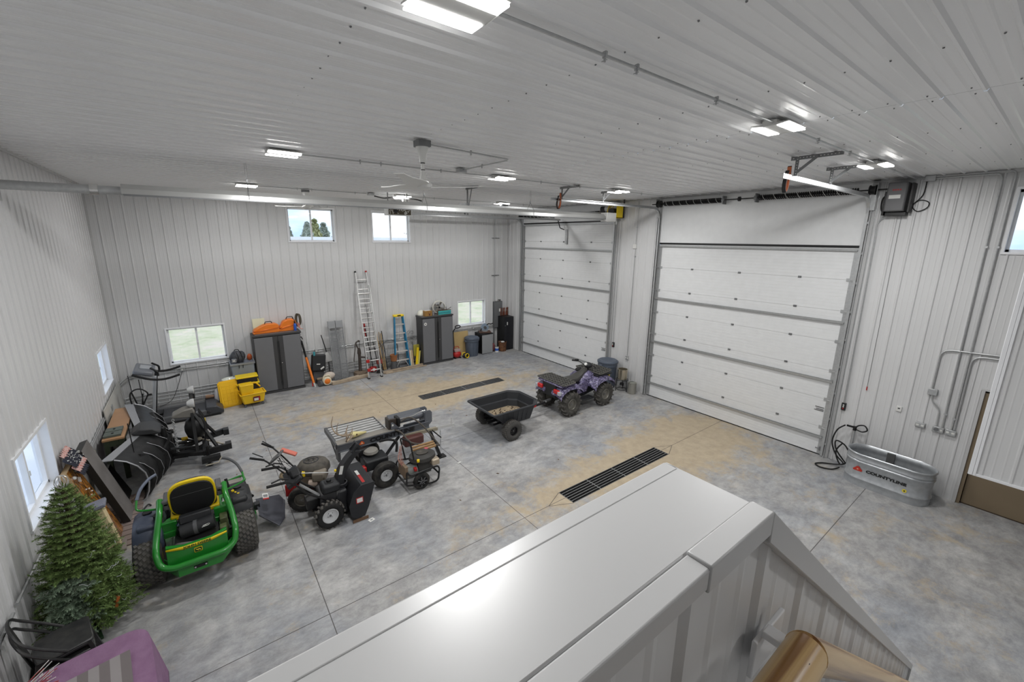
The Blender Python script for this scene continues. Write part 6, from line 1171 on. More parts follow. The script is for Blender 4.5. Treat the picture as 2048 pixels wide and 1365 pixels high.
# seat
b=MB()
def sring(x,z,hw,hh,n_=16,p_=3): return ring(0,0,0,hw,hh,n_,p_)
prof_=[]
SB_=mat('seat_black_vinyl',(.012,.012,.013),.55)
M_=Matrix.Translation((.10,0,.95))@Matrix.Rotation(R(-12),4,'Y')
def plate(hw,hh,x0,x1,cz=0,n_=28,p_=3.2,sc1=1):
    q=MB(); A=[(x0,math.copysign(abs(cos(a))**(2/p_),cos(a))*hw,cz+math.copysign(abs(sin(a))**(2/p_),sin(a))*hh) for a in [2*PI*i/n_ for i in range(n_)]]; B_=[(x1,y*sc1,cz+(z-cz)*sc1) for _,y,z in A]; loft(q,[A,B_]); return q
q=plate(.26,.275,-.02,.03,.03,sc1=.97); q.xf(M_); q.obj('seat_shell',YEL,t,bevel=.012); q=plate(.235,.25,-.035,-.01,.015); q.xf(M_); q.obj('seat_back_cover',SB_,t,bevel=.01); q=plate(.235,.24,.02,.11,.03,sc1=.92); q.xf(M_); q.obj('seat_back_cushion',SB_,t,bevel=.02)
q=MB(); q.bx((-.037,-.21,.105),(-.035,.21,.109)); q.xf(M_); q.obj('seam_line',mat('grey_seam',(.12,.12,.12),.6),t)
b=MB(); b.bx((.16,-.25,.70),(.66,.25,.82)); b.obj('seat_cushion',SB_,t,bevel=.05); b=MB(); b.bx((.13,-.27,.66),(.68,.27,.73)); b.obj('seat_pan',YEL,t,bevel=.02)
b=MB(); b.box((-.05,0,.76),(.14,.34,.10),(0,R(15),0)); b.obj('seat_storage_box',PLB,t,bevel=.015)
for s_ in (-1,1): b=MB(); b.bx((.10,s_*.285-.035,.92),(.42,s_*.285+.035,.97)); b.obj('armrest',CHAR,t,bevel=.015)
b=MB(); b.bx((.10,-.33,.86),(.155,-.25,1.0)); b.obj('armrest_pad',CHAR,t,bevel=.02); b=MB(); b.bx((.10,.25,.86),(.155,.33,1.0)); b.obj('armrest_pad',CHAR,t,bevel=.02)
# levers
for s_ in (-1,1):
    MB().tube([(.20,s_*.34,.86),(.24,s_*.52,.88),(.26,s_*.60,.90),(.34,s_*.585,1.00)],.013,bend=.06).obj('lever_arm',GREEN,t); MB().tube(spline([(.34,s_*.585,1.00),(.44,s_*.54,1.09),(.54,s_*.46,1.15),(.60,s_*.38,1.17)]),.019).obj('lever_grip',CHAR if s_<0 else mat('blue_grey_grip',(.12,.14,.19),.5),t)
b=MB(); b.bx((.05,-.62,.72),(.50,-.36,.79)); b.obj('control_console',PLB,t,bevel=.03); b=MB(); b.cyl((.20,-.44,.79),(.20,-.44,.83),.018); b.cyl((.15,-.47,.79),(.15,-.47,.82),.013); b.cyl((.12,-.50,.79),(.12,-.50,.81),.015); b.obj('yellow_knob',YEL,t); b=MB(); b.cyl((.36,-.40,.79),(.40,-.38,.93),.02); b.obj('park_lever',BLK,t); b=MB(); b.lathe([(.03,0),(.045,.0),(.045,.02),(.03,.02)],(.30,-.50,.79),n=20,closed=True); b.obj('cup_holder',BLK,t)
b=MB(); b.tube([(.50,-.32,.70),(.56,-.62,.74),(.86,-.60,.68),(.86,-.34,.64)],.016,bend=.06); b.obj('step_rail',GREEN,t); b=MB(); b.bx((.55,-.58,.64),(.86,-.36,.66)); b.obj('side_floor_mat',mat('taupe_mat',(.28,.25,.22),.7),t)
b=MB(); b.cyl((.10,.38,.80),(.10,.38,.85),.05,n=20); b.obj('left_cap',BLK,t)
# engine
b=MB(); b.bx((-.34,-.24,.40),(.06,.24,.56)); b.obj('engine_block',mat('engine_black',(1,1,1)),t,bevel=.02); b=MB(); b.lathe([(0,0),(.16,0),(.17,.03),(.15,.09),(.09,.12),(0,.125)],(-.02,.06,.56),n=28); b.obj('engine_shroud',BLK,t); b=MB(); b.lathe([(0,0),(.085,0),(.09,.02),(.06,.05),(0,.055)],(.02,.13,.66),n=24); b.obj('blower_cap',mat('blue_black_gloss',(.03,.04,.07),.2),t)
b=MB(); b.cyl((-.18,.16,.66),(-.20,-.20,.70),.085,n=26); o=b.obj('air_cleaner_canister',PLB,t); b=MB(); b.cyl((-.187,.02,.676),(-.19,-.02,.68),.09,n=26); b.obj('clamp_band',CHAR,o); b=MB(); b.tube(spline([(-.275,-.06,.70),(-.278,-.13,.71),(-.272,-.14,.725),(-.276,-.07,.715)],4),.004,n=4); b.obj('white_marking',LABW,o)
MB().tube(spline([(-.30,.22,.56),(-.36,.18,.60),(-.37,.05,.57),(-.38,-.02,.54),(-.36,-.06,.50)]),.034).obj('exhaust_pipe',mat('grey_exhaust',(.09,.085,.08),.5),t); b=MB(); b.cyl((-.33,-.22,.50),(-.33,.20,.50),.07,n=20); b.obj('muffler',BLK,t); b=MB(); b.bx((-.15,-.34,.45),(-.0,-.25,.66)); b.bx((-.30,-.32,.50),(-.20,-.24,.62)); b.obj('hydro_parts',mat('olive_parts',(.1,.12,.05),.5),t,bevel=.01)
b=MB(); b.bx((.0,-.40,.60),(.06,-.20,.74)); b.bx((.0,.20,.60),(.06,.40,.74)); b.bx((-.02,-.40,.54),(.04,.40,.62)); b.obj('seat_support',GREEN,t,bevel=.005)
# deck, floor, chute
b=MB(); b.prism([(.18,-.62),(.40,-.70),(.80,-.66),(1.0,-.35),(1.0,.35),(.80,.66),(.40,.70),(.18,.62)],.12,.26,'XY'); b.obj('cutting_deck',GREEN,t,bevel=.02); b=MB(); b.prism([(.45,-.28),(1.15,-.24),(1.25,-.1),(1.25,.1),(1.15,.24),(.45,.28)],.38,.41,'XY'); b.obj('foot_platform',PLB,t,bevel=.01)
b=MB(); b.prism([(.46,-.68),(.56,-.68),(.56,-.76),(.46,-.76)],.24,.34,'XY'); b.obj('chute_hinge',PLB,t,bevel=.01); b=MB(); vs=[(.22,-.72,.30),(.66,-.72,.32),(.68,-1.05,.26),(.55,-1.10,.22),(.22,-1.04,.12),(.10,-.95,.10),(.18,-.86,.16)]; b.add(vs+[(x,y,z-.012) for x,y,z in vs],[tuple(range(7)),tuple(reversed(range(7,14)))]+[(i,(i+1)%7,7+(i+1)%7,7+i) for i in range(7)]); b.tube([(x,y,z-.01) for x,y,z in (vs[3],vs[4],vs[5],vs[6],vs[0])],.012,n=6); b.obj('discharge_chute',mat('blue_grey_rubber',(.045,.048,.062),.5),t)
b=MB(); b.bx((.42,-.88,.292),(.54,-.80,.297)); b.m=1; b.bx((.45,-.87,.298),(.51,-.81,.299)); b.m=2; b.bx((.40,-.88,.290),(.43,-.80,.299)); o=b.obj('warning_label',[LABW,GALVD,RED],t); o.rotation_euler=(R(12),R(-10),0); o.location=(-.01,.04,.25)
b=MB(); b.bar((.62,-.60,.36),(.66,-.70,.40),.03,.03); b.cyl((.66,-.66,.36),(.66,-.66,.44),.02); b.obj('black_bracket',BLK,t); b=MB(); b.prism([(.28,.30),(.50,.30),(.46,.42),(.30,.40)],-.66,-.60,'XZ'); b.obj('deck_guard',GREEN,t,bevel=.01)
# ------------------------------------------------------------------ snow plow
t=thing('snow_plow','black V-shaped truck snow plow with headlights standing near the left wall','snow plow',(-10.95,-3.68,0))
PB=mat('plow_black',(.010,.0105,.011),.5,0,.35,noise=(10,.5,(.025,.025,.026))); PSIL=mat('worn_silver_lip',(.40,.41,.43),.4,.5)
prf=[(.0,0),(.07,.05),(.12,.16),(.145,.32),(.12,.48),(.04,.62),(-.08,.73),(-.22,.80)]
def wing(y0,y1,dx0,dx1,tag_):
    s_=1 if y1>y0 else -1
    b=MB(); A=[(x+dx0,y0,z*1.0) for x,z in prf]+[(x+dx0-.012,y0,z) for x,z in reversed(prf)]; B_=[(x+dx1,y1,z*1.06) for x,z in prf]+[(x+dx1-.012,y1,z*1.06) for x,z in reversed(prf)]; loft(b,[A,B_]); b.obj('moldboard',PB,t,ang=50)
    b=MB(); b.add([(dx0-.24,y0,.80),(dx1-.24,y1,.85),(dx1-.38,y1,.87),(dx0-.34,y0,.82),(dx0-.24,y0,.788),(dx1-.24,y1,.838),(dx1-.38,y1,.858),(dx0-.34,y0,.808)],[(0,1,2,3),(7,6,5,4),(0,4,5,1),(1,5,6,2),(2,6,7,3),(3,7,4,0)]); b.obj('top_lip',PSIL,t)
    for i in range(4):
        u=(i+.15)/3.5; y=y0+(y1-y0)*u; dx=dx0+(dx1-dx0)*u; q=MB(); pts=[(x+dx,z) for x,z in prf]; out=[(x+dx+.07*sin(PI*min(1,max(0,z/.8))),z) for x,z in prf]; q.prism(pts+list(reversed(out)),y-.008,y+.008,'XZ'); q.m=1; q.tube([(x,y,z) for x,z in out],.0035,n=4); q.obj('rib',[PB,PSIL],t)
    q=MB(); P=[(x+dx1,y1,z*1.06) for x,z in prf]; q.tube(P,.012,n=6); q.obj('edge_tube',PSIL,t)
    q=MB(); q.bar((dx0-.12,y0,.03),(dx1-.12,y1,.03),.02,.14,upv=(.3,0,1)); q.obj('cutting_edge',mat('rusty_edge',(.2,.15,.11),.6,.4),t)
    q=MB(); q.bar((dx0+.16,y0,.30),(dx1+.05,y1*.75,.72),.05,.03); q.bar((dx0+.14,y0,.62),(dx1+.15,y1*.8,.28),.04,.03); q.obj('diagonal_brace',PB,t)
wing(.08,1.62,-.02,-.28,'far'); wing(-.08,-1.18,-.02,-.31,'near')
b=MB(); b.prism([(-.42,.85),(-.30,.80),(-.02,.76),(.02,.80),(-.1,.90),(-.30,.93)],-.22,.20,'XZ'); b.obj('centre_flap',mat('rubber_flap',(.035,.036,.038),.6),t,bevel=.04)
b=MB(); b.cyl((.06,0,.05),(.02,0,.80),.05); b.bx((.0,-.10,.15),(.14,.10,.6)); b.obj('centre_hinge',PB,t,bevel=.01)
b=MB(); 
for s_ in (-1,1): b.bar((.10,s_*.08,.24),(.62,s_*.38,.26),.09,.08); b.bar((.62,s_*.38,.26),(1.0,s_*.42,.30),.07,.12); b.bar((.10,s_*.28,.45),(.55,s_*.12,.30),.035,.035)
b.bar((.62,-.42,.26),(.62,.42,.26),.08,.1); b.bar((1.0,-.45,.30),(1.0,-.30,.30),.10,.12); b.bar((1.0,.45,.30),(1.0,.30,.30),.10,.12); b.bar((.15,0,.2),(.6,0,.22),.12,.06); b.obj('push_frame',PB,t,bevel=.004)
b=MB(); b.cyl((.12,.14,.36),(.34,.16,.34),.03); b.m=1; b.cyl((.34,.16,.34),(.60,.18,.32),.016); b.m=0; b.cyl((.12,-.14,.20),(.34,-.2,.20),.03); b.m=1; b.cyl((.34,-.2,.20),(.6,-.26,.22),.016); b.obj('angle_ram',[PB,CHROME],t); b=MB(); b.cyl((.26,.20,.40),(.36,.20,.40),.035); b.obj('yellow_sleeve',YELT,t)
b=MB(); b.bar((.50,-.30,.26),(.50,-.12,1.02),.06,.05,upv=(1,0,0)); b.bar((.50,.30,.26),(.50,.12,1.02),.06,.05,upv=(1,0,0)); b.bar((.50,-.12,1.02),(.50,.90,1.10),.05,.05); b.bar((.50,0,1.0),(.82,-.35,.30),.05,.04); b.bar((.5,0,1.0),(.82,.35,.30),.05,.04); b.obj('lift_tower',PB,t)
b=MB(); loft(b,[ring(.34,.02,.66,.02,.05,12,2.2),ring(.38,.02,.66,.13,.18,12,2.2),ring(.46,.02,.66,.17,.24,12,2.2),ring(.58,.02,.66,.17,.24,12,2.2),ring(.66,.02,.66,.12,.17,12,2.2)]); b.obj('hydraulic_cover',BLK,t)
b=MB(); b.prism([(.18,.98),(.48,.93),(.55,1.02),(.52,1.12),(.36,1.10),(.20,1.03)],-.14,.12,'XZ'); b.obj('grey_hood',mat('warm_grey_hood',(.22,.21,.19),.5,.3),t,bevel=.02)
for y,z in ((.0,1.17),(.88,1.17)):
    b=MB(); b.lathe([(0,-.07),(.05,-.06),(.085,.0),(.09,.05),(.085,.055),(0,.055)],(.50,y,z),'X',n=20); b.obj('headlight',mat('silver_lamp_shell',(.62,.63,.63),.35,.3),t); b=MB(); b.cyl((.5,y,z-.08),(.5,y,z-.22),.03); b.bx((.46,y-.05,z-.18),(.56,y+.05,z-.05)); b.obj('lamp_mount',PLB,t,bevel=.01)
b=MB()
for i in range(22): 
    z=.94-i*.033; a0=(i%2)*PI/2; b.tube([(.20+.02*cos(a)*cos(a0),-.12+.02*cos(a)*sin(a0),z+.026*sin(a)) for a in [j*PI/4 for j in range(8)]],.006,n=5,closed=True)
b.obj('lift_chain',GALV,t)
b=MB(); rd=random.Random(5)
for i in range(9): y=rd.uniform(-.15,.18); b.tube(spline([(.60,y,.98),(.66,y*1.3,.8),(.64+rd.uniform(0,.06),y*1.4,.55),(.58,y*1.6+.03,.36),(.3,y,.32)]),.011,n=6)
b.obj('hydraulic_hoses',BLKR,t); b=MB()
for i in range(9): b.bx((.63+.01*(i%3),-.14+.035*i,.48+.04*((i*7)%5)),(.655+.01*(i%3),-.125+.035*i,.54+.04*((i*7)%5)))
b.obj('hose_fittings',CHROME,t); b=MB(); b.bx((.70,-.06,.40),(.72,.10,.415)); b.bx((.675,.08,.72),(.69,.10,.79)); b.obj('yellow_tag',YEL,t); b=MB(); b.bar((.55,-.05,.44),(.92,-.40,.36),.02,.02); b.cyl((.55,-.06,.42),(.55,-.06,.50),.04); b.obj('pale_lever_arm',mat('pale_tan_steel',(.42,.38,.30),.5,.4),t)
b=MB(); b.tube([(-.30,-1.02,.84),(-.31,-1.02,1.36)],.008,n=6); b.tube([(-.34,1.5,.85),(-.35,1.5,1.4)],.008,n=6); b.obj('blade_guide',BLK,t)
b=MB(); b.bx((.08,.30,.52),(.16,.42,.62)); b.obj('bright_bracket',CHROME,t,bevel=.006); b=MB(); b.bx((.55,-.62,.14),(.85,-.50,.24)); b.cyl((.62,-.63,.19),(.62,-.62,.19),.03); b.obj('lower_mount_plate',PB,t); b=MB(); b.tube([(.6,-.66,.12),(.8,-.66,.12),(.86,-.6,.2)],.012); b.obj('kickstand_rod',mat('pale_tan_steel',(1,1,1)),t)
for s_ in (-1,1): b=MB(); b.cyl((.66,s_*.42,0),(.66,s_*.42,.4),.025); b.cyl((.66,s_*.42,0),(.66,s_*.42,.02),.06); b.obj('parking_leg',BLK,t)
# ------------------------------------------------------------------ treadmill
t=thing('treadmill','black and silver treadmill against the back wall under the low left window','treadmill',(-10.75,-.98,0))
b=MB(); b.bx((-.35,-.30,.10),(.55,.30,.16)); b.obj('belt_deck',mat('belt_black',(.03,.031,.035),.5),t,bevel=.01); b=MB(); b.bx((-.60,-.42,.04),(.60,-.30,.17)); b.bx((-.60,.30,.04),(.60,.42,.17)); b.obj('side_rails',CHAR,t,bevel=.015); b=MB(); b.prism([(.45,.04),(.85,.04),(.85,.12),(.72,.24),(.50,.24)],-.42,.42,'XZ'); b.obj('motor_hood',mat('hood_black',(.04,.042,.048),.4),t,bevel=.02)
b=MB(); b.bx((-.62,-.42,0),(.78,-.38,.05)); b.bx((-.62,.38,0),(.78,.42,.05)); b.obj('base_feet',BLK,t)
SILV=mat('silver_grey_paint',(.45,.47,.50),.35,.3)
for y in (-.32,.30): MB().bar((-.52,y,.10),(-.36,y*.8,1.18),.09,.06,upv=(1,0,0)).obj('upright',SILV if y<0 else PLB,t,bevel=.01)
b=MB(); b.box((-.55,0,1.30),(.36,.74,.10),(0,R(18),0)); b.obj('console',mat('console_grey',(.16,.17,.19),.4),t,bevel=.03); b=MB(); b.box((-.52,0,1.355),(.20,.3,.02),(0,R(18),0)); b.obj('display',SILV,t); 
for y in (-.40,.38): MB().tube(spline([(-.74,y*.9,1.30),(-.5,y,1.18),(-.3,y,1.12),(-.12,y,1.12),(.10,y,1.17)]),.026).obj('handrail',BLKR,t); MB().tube([(-.30,y*.7,1.18),(-.30,y*.7,1.28),(-.42,y*.6,1.38)],.022,bend=.04).obj('front_grip',BLK,t)
t=thing('exercise_loops','black D-shaped tube loops rising behind the plow in the far left corner','exercise frame',(-11.42,-1.45,0)); b=MB(); b.tube(spline([(-.08,0,.40),(-.14,0,.62),(-.15,0,.88),(-.06,0,.98),(.06,0,.97),(.15,0,.86),(.12,0,.76),(.04,0,.58),(.05,0,.40)]),.015); b.tube(spline([(-.02,.1,.4),(-.07,.1,.62),(-.13,.1,.9)]),.015); b.tube([(.0,.05,.45),(.06,.05,.85)],.013); b.cyl((.14,0,.82),(.22,0,.82),.02); b.obj('loop_tubes',BLK,t); b=MB(); b.bx((-.16,-.12,0),(.16,.2,.42)); b.obj('base',PLB,t,bevel=.03); MB().cyl((-.12,.1,.9),(-.14,.1,1.3),.007).obj('antenna_rod',BLK,t)
# shoes and dark block on the treadmill
t=thing('shoe','pair-less tan shoe lying on the right end of the treadmill','shoe',(-10.12,-.70,.24)); b=MB(); loft(b,[ring(-.12,0,.05,.035,.05),ring(-.05,0,.05,.042,.05),ring(.05,0,.035,.045,.035),ring(.12,0,.03,.03,.028)]); b.obj('upper',mat('tan_leather',(.30,.18,.11),.7),t); MB().bx((-.13,-.045,0),(.13,.045,.015)).obj('sole',BLKR,t)
# ------------------------------------------------------------------ bench and boards along the left wall
t=thing('work_bench','narrow wooden-topped work bench with dark green legs along the left wall','work bench',(-11.62,-2.95,0)); b=MB(); b.bx((-.14,-.85,.78),(.16,.88,.815)); b.obj('bench_top',mat('orange_brown_plywood',(.42,.24,.12),.5,noise=(2,.5,(.33,.18,.09))),t,bevel=.003); OLV=mat('dark_olive_green',(.035,.045,.025),.5); b=MB(); b.bx((-.12,-.83,.66),(.14,-.78,.78)); b.bx((.11,-.83,.68),(.14,.85,.78)); b.obj('apron',OLV,t,bevel=.003)
for x in (-.09,.11):
    for y in (-.80,.82): b=MB(); b.bx((x-.035,y-.035,0),(x+.035,y+.035,.78)); b.obj('leg',OLV,t,bevel=.003)
for i,y in enumerate((-3.62,-3.40)):
    t=thing('metal_plate_box','%s of two flat dark green boxes on the near end of the bench'%('nearer','farther')[i],'box',(-11.63,y,.815),group='flat dark green boxes on the bench'); MB().bx((-.12,-.095,0),(.12,.095,.04)).obj('box',mat('green_grey_box',(.09,.11,.095),.5),t,bevel=.004); MB().cyl((0,0,.04),(0,0,.05),.018).obj('knob',BLK,t)
def slab(name,la,cat,x0,x1,y0,y1,zt,th,m_,edge=None,x0b=None,parts=None,off=0):
    t=thing(name,la,cat,(x0,(y0+y1)/2,0)); d=Vector((x1-x0,0,zt)); L_=d.length; d.normalize(); nx=Vector((d.z,0,-d.x)); w=abs(y1-y0)/2; b=MB()
    def P(u,y,h): return tuple(d*u+nx*h+Vector((0,y,0)))
    vs=[P(0,-w,0),P(0,w,0),P(L_,w,0),P(L_,-w,0),P(0,-w,-th),P(0,w,-th),P(L_,w,-th),P(L_,-w,-th)]
    lift=-min(v[2] for v in vs); vs=[(x,y,z+lift) for x,y,z in vs]
    b.add(vs,[(0,1,2,3)]); b.m=1; b.add(vs,[(7,6,5,4),(0,4,5,1),(1,5,6,2),(2,6,7,3),(3,7,4,0)]); b.obj('panel',[m_,edge or m_],t); return t,P,L_,lift
slab('leaning_panel','white panel standing between the bench and the left wall, far end','board',-11.80,-11.84,-2.6,-.45,.98,.015,mat('off_white_panel',(.55,.54,.5),.6))
slab('leaning_panel','cream board leaning on the left wall beyond the grey slab','board',-11.70,-11.80,-4.55,-4.12,.80,.02,mat('cream_panel',(.50,.46,.36),.6))
slab('leaning_panel','small black panel leaning low between the bench and grey slab','board',-11.42,-11.62,-4.75,-4.35,.58,.03,BLK)
slab('leaning_slab','thick grey-topped black-edged slab leaning on the left wall','board',-11.34,-11.70,-5.42,-4.98,1.30,.09,mat('weathered_grey_top',(.17,.16,.155),.55,noise=(3,.6,(.12,.11,.105))),mat('black_edge',(.015,.014,.013),.5))
def burnt():
    m=bpy.data.materials.new('burnt_wood'); m.use_nodes=True; n=m.node_tree.nodes; l=m.node_tree.links; p=n['Principled BSDF']; t=n.new('ShaderNodeTexCoord'); mp=n.new('ShaderNodeMapping'); mp.inputs['Scale'].default_value=(4,14,4); z=n.new('ShaderNodeTexNoise'); z.inputs['Scale'].default_value=1.5; z.inputs['Detail'].default_value=6; z.inputs['Distortion'].default_value=2
    r=n.new('ShaderNodeValToRGB'); e=r.color_ramp.elements; e[0].position=.36; e[0].color=(.012,.006,.003,1); e[1].position=.62; e[1].color=(.42,.17,.03,1); l.new(t.outputs['Object'],mp.inputs[0]); l.new(mp.outputs[0],z.inputs['Vector']); l.new(z.outputs['Fac'],r.inputs['Fac']); l.new(r.outputs['Color'],p.inputs['Base Color']); p.inputs['Roughness'].default_value=.25; p.inputs['Coat Weight'].default_value=.5; return m
BW=burnt()
t,P,L_,lift=slab('burnt_wood_sign','glossy burnt-wood board with white star marks leaning beside the grey slab','sign board',-11.42,-11.78,-5.92,-5.54,1.22,.08,BW,mat('pale_wood_edge',(.42,.28,.14),.6))
b=MB()
for u,y,s_ in ((L_-.13,-.10,.028),(L_-.10,.10,.028),(L_-.42,.07,.012),(L_-.48,.1,.012),(L_-.5,.02,.01),(L_-.38,-.02,.01)):
    c=Vector(P(u,y,.003))+Vector((0,0,lift)); q=MB(); q.sph(c,s_,10); b.add(q.v,q.f,True)
for k in range(4): c=Vector(P(L_-.22-.012*k,-.05+.02*k,.004))+Vector((0,0,lift)); q=MB(); q.bar(tuple(c),tuple(c+Vector((-.012,.05,.05))),.006,.006); b.add(q.v,q.f)
b.obj('white_marks',LABW,t)
t=thing('flag_bunting','folded navy star and red-white striped bunting draped over the leaning boards','bunting',(-11.79,-5.62,1.26)); 
NV=mat('navy_cloth',(.02,.022,.035),.85); STR=mat('red_white_stripe_cloth',(.50,.20,.17),.85,noise=(60,.6,(.65,.55,.52)))
def ruf(y0,y1,x0,x1,z0,z1,mm,nm,seed):
    b=MB(); N_=60; rows=6; vs=[]
    for j in range(rows+1):
        for i in range(N_+1):
            u=i/N_; v=j/rows; vs.append((x0+(x1-x0)*v+.010*sin(u*40+seed),y0+(y1-y0)*u,z0+(z1-z0)*v+.008*sin(u*38+seed*2)*(.3+v)))
    b.add(vs,[(j*(N_+1)+i,j*(N_+1)+i+1,(j+1)*(N_+1)+i+1,(j+1)*(N_+1)+i) for j in range(rows) for i in range(N_)],True); return b.obj(nm,mm,t,solid=.004)
ruf(-.22,.24,.10,-.02,.0,.13,NV,'navy_ruffle',1); ruf(-.24,.20,.13,.06,-.06,.02,STR,'striped_ruffle',2); ruf(-.24,.10,.16,.10,-.12,-.05,NV,'lower_navy_ruffle',3); ruf(-.1,.25,-.01,-.06,.12,.17,STR,'upper_striped_ruffle',4)
b=MB(); rd=random.Random(3)
for i in range(60): u=rd.uniform(-.2,.22); v=rd.uniform(.05,.95); b.sph((.10-.12*v+.012+.01,u,.0+.13*v+.012),.006,6)
b.obj('white_stars',LABW,t)
t=thing('carpeted_post','cream square post with a blue-grey carpeted cap beside the burnt-wood board','post',(-11.50,-6.02,0),R(4)); b=MB(); b.box((-.03,0,.36),(.18,.16,.68),(0,R(-9),0)); b.obj('post',mat('cream_slatted_post',(.72,.60,.36),.6,noise=(12,.4,(.62,.50,.29))),t,bevel=.006)
b=MB(); [b.box((.065-.001*i+.0-.058*(i-6)/6*.9,0,.12+i*.045),(.004,.15,.006)) for i in range(0)]; b.box((-.085,0,.73),(.26,.22,.05),(0,R(-9),0)); b.obj('carpet_cap',mat('blue_grey_carpet',(.22,.23,.28),.95,bump=(90,.8)),t,bevel=.012); b=MB(); b.bx((-.12,-.14,0),(.16,.14,.03)); b.obj('base_plate',mat('taupe_carpet',(.25,.22,.20),.95),t,bevel=.006)
t=thing('taupe_pallet','flat grey-brown slatted mat on the floor under the leaning boards','mat',(-11.45,-5.30,0)); b=MB(); [b.bx((-.32,-.75+.14*i,.0),(.22,-.75+.14*i+.12,.018)) for i in range(11)]; b.obj('slats',mat('brown_grey_slats',(.24,.19,.17),.85),t)
tag(MB().tube(spline([(-11.22,-5.15,.01),(-11.16,-5.05,.03),(-11.12,-5.08,.012)]),.012).obj('small_bracket',BLK),'small dark metal bit on the floor beside the slatted mat','hardware')
t=thing('grey_speaker_box','small grey box with round silver dial behind the top of the tree','box',(-11.72,-6.32,0)); MB().bx((-.08,-.09,.55),(.08,.09,.95)).obj('box',mat('mid_grey_box',(.22,.23,.24),.5),t,bevel=.01); MB().cyl((.08,0,.84),(.09,0,.84),.05,n=20).obj('dial',CHROME,t); MB().bx((-.07,-.08,0),(.07,.08,.55)).obj('stand',BLK,t)
# ------------------------------------------------------------------ artificial Christmas tree
t=thing('christmas_tree','green artificial Christmas tree with silver topper beside the left wall','christmas tree',(-11.47,-7.50,0))
TG=mat('needle_green',(.17,.25,.07),.8,noise=(5,.5,(.10,.17,.045))); TG2=mat('needle_bluish_green',(.27,.35,.25),.8,noise=(5,.5,(.17,.25,.16))); TB=mat('twig_brown',(.05,.035,.02),.9)
MB().cyl((0,0,.05),(0,0,1.75),.022).obj('trunk',TB,t); b=MB(); [b.bar((0,0,.03),(.28*cos(a),.28*sin(a),.02),.03,.03) for a in (0.3,1.87,3.44,5.0)]; b.obj('stand',mat('dark_green_stand',(.02,.05,.02),.5),t)
rd=random.Random(12); bm_={0:MB(),1:MB()}; tw=MB()
def sprig(b,p,d,L_,fat=.035):
    d=d.normalized(); x,y,_=frame(d); n_=int(L_/.011)
    for i in range(n_):
        u=i/n_; q=p+d*L_*u
        for k in range(3):
            a=rd.uniform(0,2*PI); nd_=(d*.75+(x*cos(a)+y*sin(a))).normalized(); e=q+nd_*fat*(1.1-.4*u)*rd.uniform(.7,1.15); w=nd_.cross(d).normalized()*.0042
            b.add([q-w,q+w,e],[(0,1,2)])
lv=0; z=.22
while z<1.74:
    u=(z-.22)/1.52; rad=.33*(1-u)**.62+.06; nb=max(6,int(19*(1-u)+7)); a0=rd.uniform(0,6)
    for k in range(nb):
        a=a0+k*2*PI/nb+rd.uniform(-.12,.12); rr_=rad*rd.uniform(.82,1.1); dirv=Vector((cos(a),sin(a),.22-.45*(1-u)+.25)).normalized(); p0=Vector((0,0,z)); 
        end=p0+dirv*rr_
        lim=-.40
        if end.x<lim: rr_*=abs(lim/end.x); end=p0+dirv*rr_
        tw.tube([p0,end],.004,n=4,cap=False); bb=bm_[1] if (a%(2*PI)>3.6 and a%(2*PI)<5.0 and z<.8) else bm_[0]
        sprig(bb,p0+dirv*rr_*.45,dirv,rr_*.62,.036)
        for j in range(4+int(7*(1-u))):
            v=rd.uniform(.3,.95); s_=rd.choice((-1,1)); dd=(dirv+Vector((-sin(a),cos(a),0))*s_*rd.uniform(.6,1.1)+Vector((0,0,rd.uniform(-.1,.3)))).normalized(); sprig(bb,p0+dirv*rr_*v,dd,rr_*rd.uniform(.18,.32)+.03,.034)
    z+=.066
sprig(bm_[0],Vector((0,0,1.62)),Vector((0,0,1)),.2,.04)
for bb,m_,nm in ((bm_[0],TG,'needles'),(bm_[1],TG2,'pale_needles')): bb.obj(nm,m_,t,smooth=False)
tw.obj('twigs',TB,t,smooth=False)
b=MB(); 
for k in range(9): a=k*2*PI/9; b.tube([(.055*cos(a)*sin(s_),.055*sin(a)*sin(s_)*1.0,1.83-.075*cos(s_)) for s_ in [j*PI/6 for j in range(7)]],.0035,n=4)
b.cyl((0,0,1.70),(0,0,1.78),.006); b.obj('silver_topper',CHROME,t)
b=MB()
for k in range(16):
    a=rd.uniform(-1.9,1.2); zz=rd.uniform(.3,1.4); r_=.34*(1-(zz-.22)/1.52)**.62+.06; P_=[Vector((r_*cos(a+i*.09),r_*sin(a+i*.09),zz+rd.uniform(-.03,.03))) for i in range(4)]; b.tube(spline(P_,3),.0022,n=4)
b.obj('light_wires',mat('pale_wire',(.55,.58,.6),.4),t); b=MB(); b.box((.24,-.22,.36),(.03,.05,.16),(0.2,.2,.5)); b.obj('orange_tag',mat('rust_orange_tag',(.45,.12,.02),.6),t)
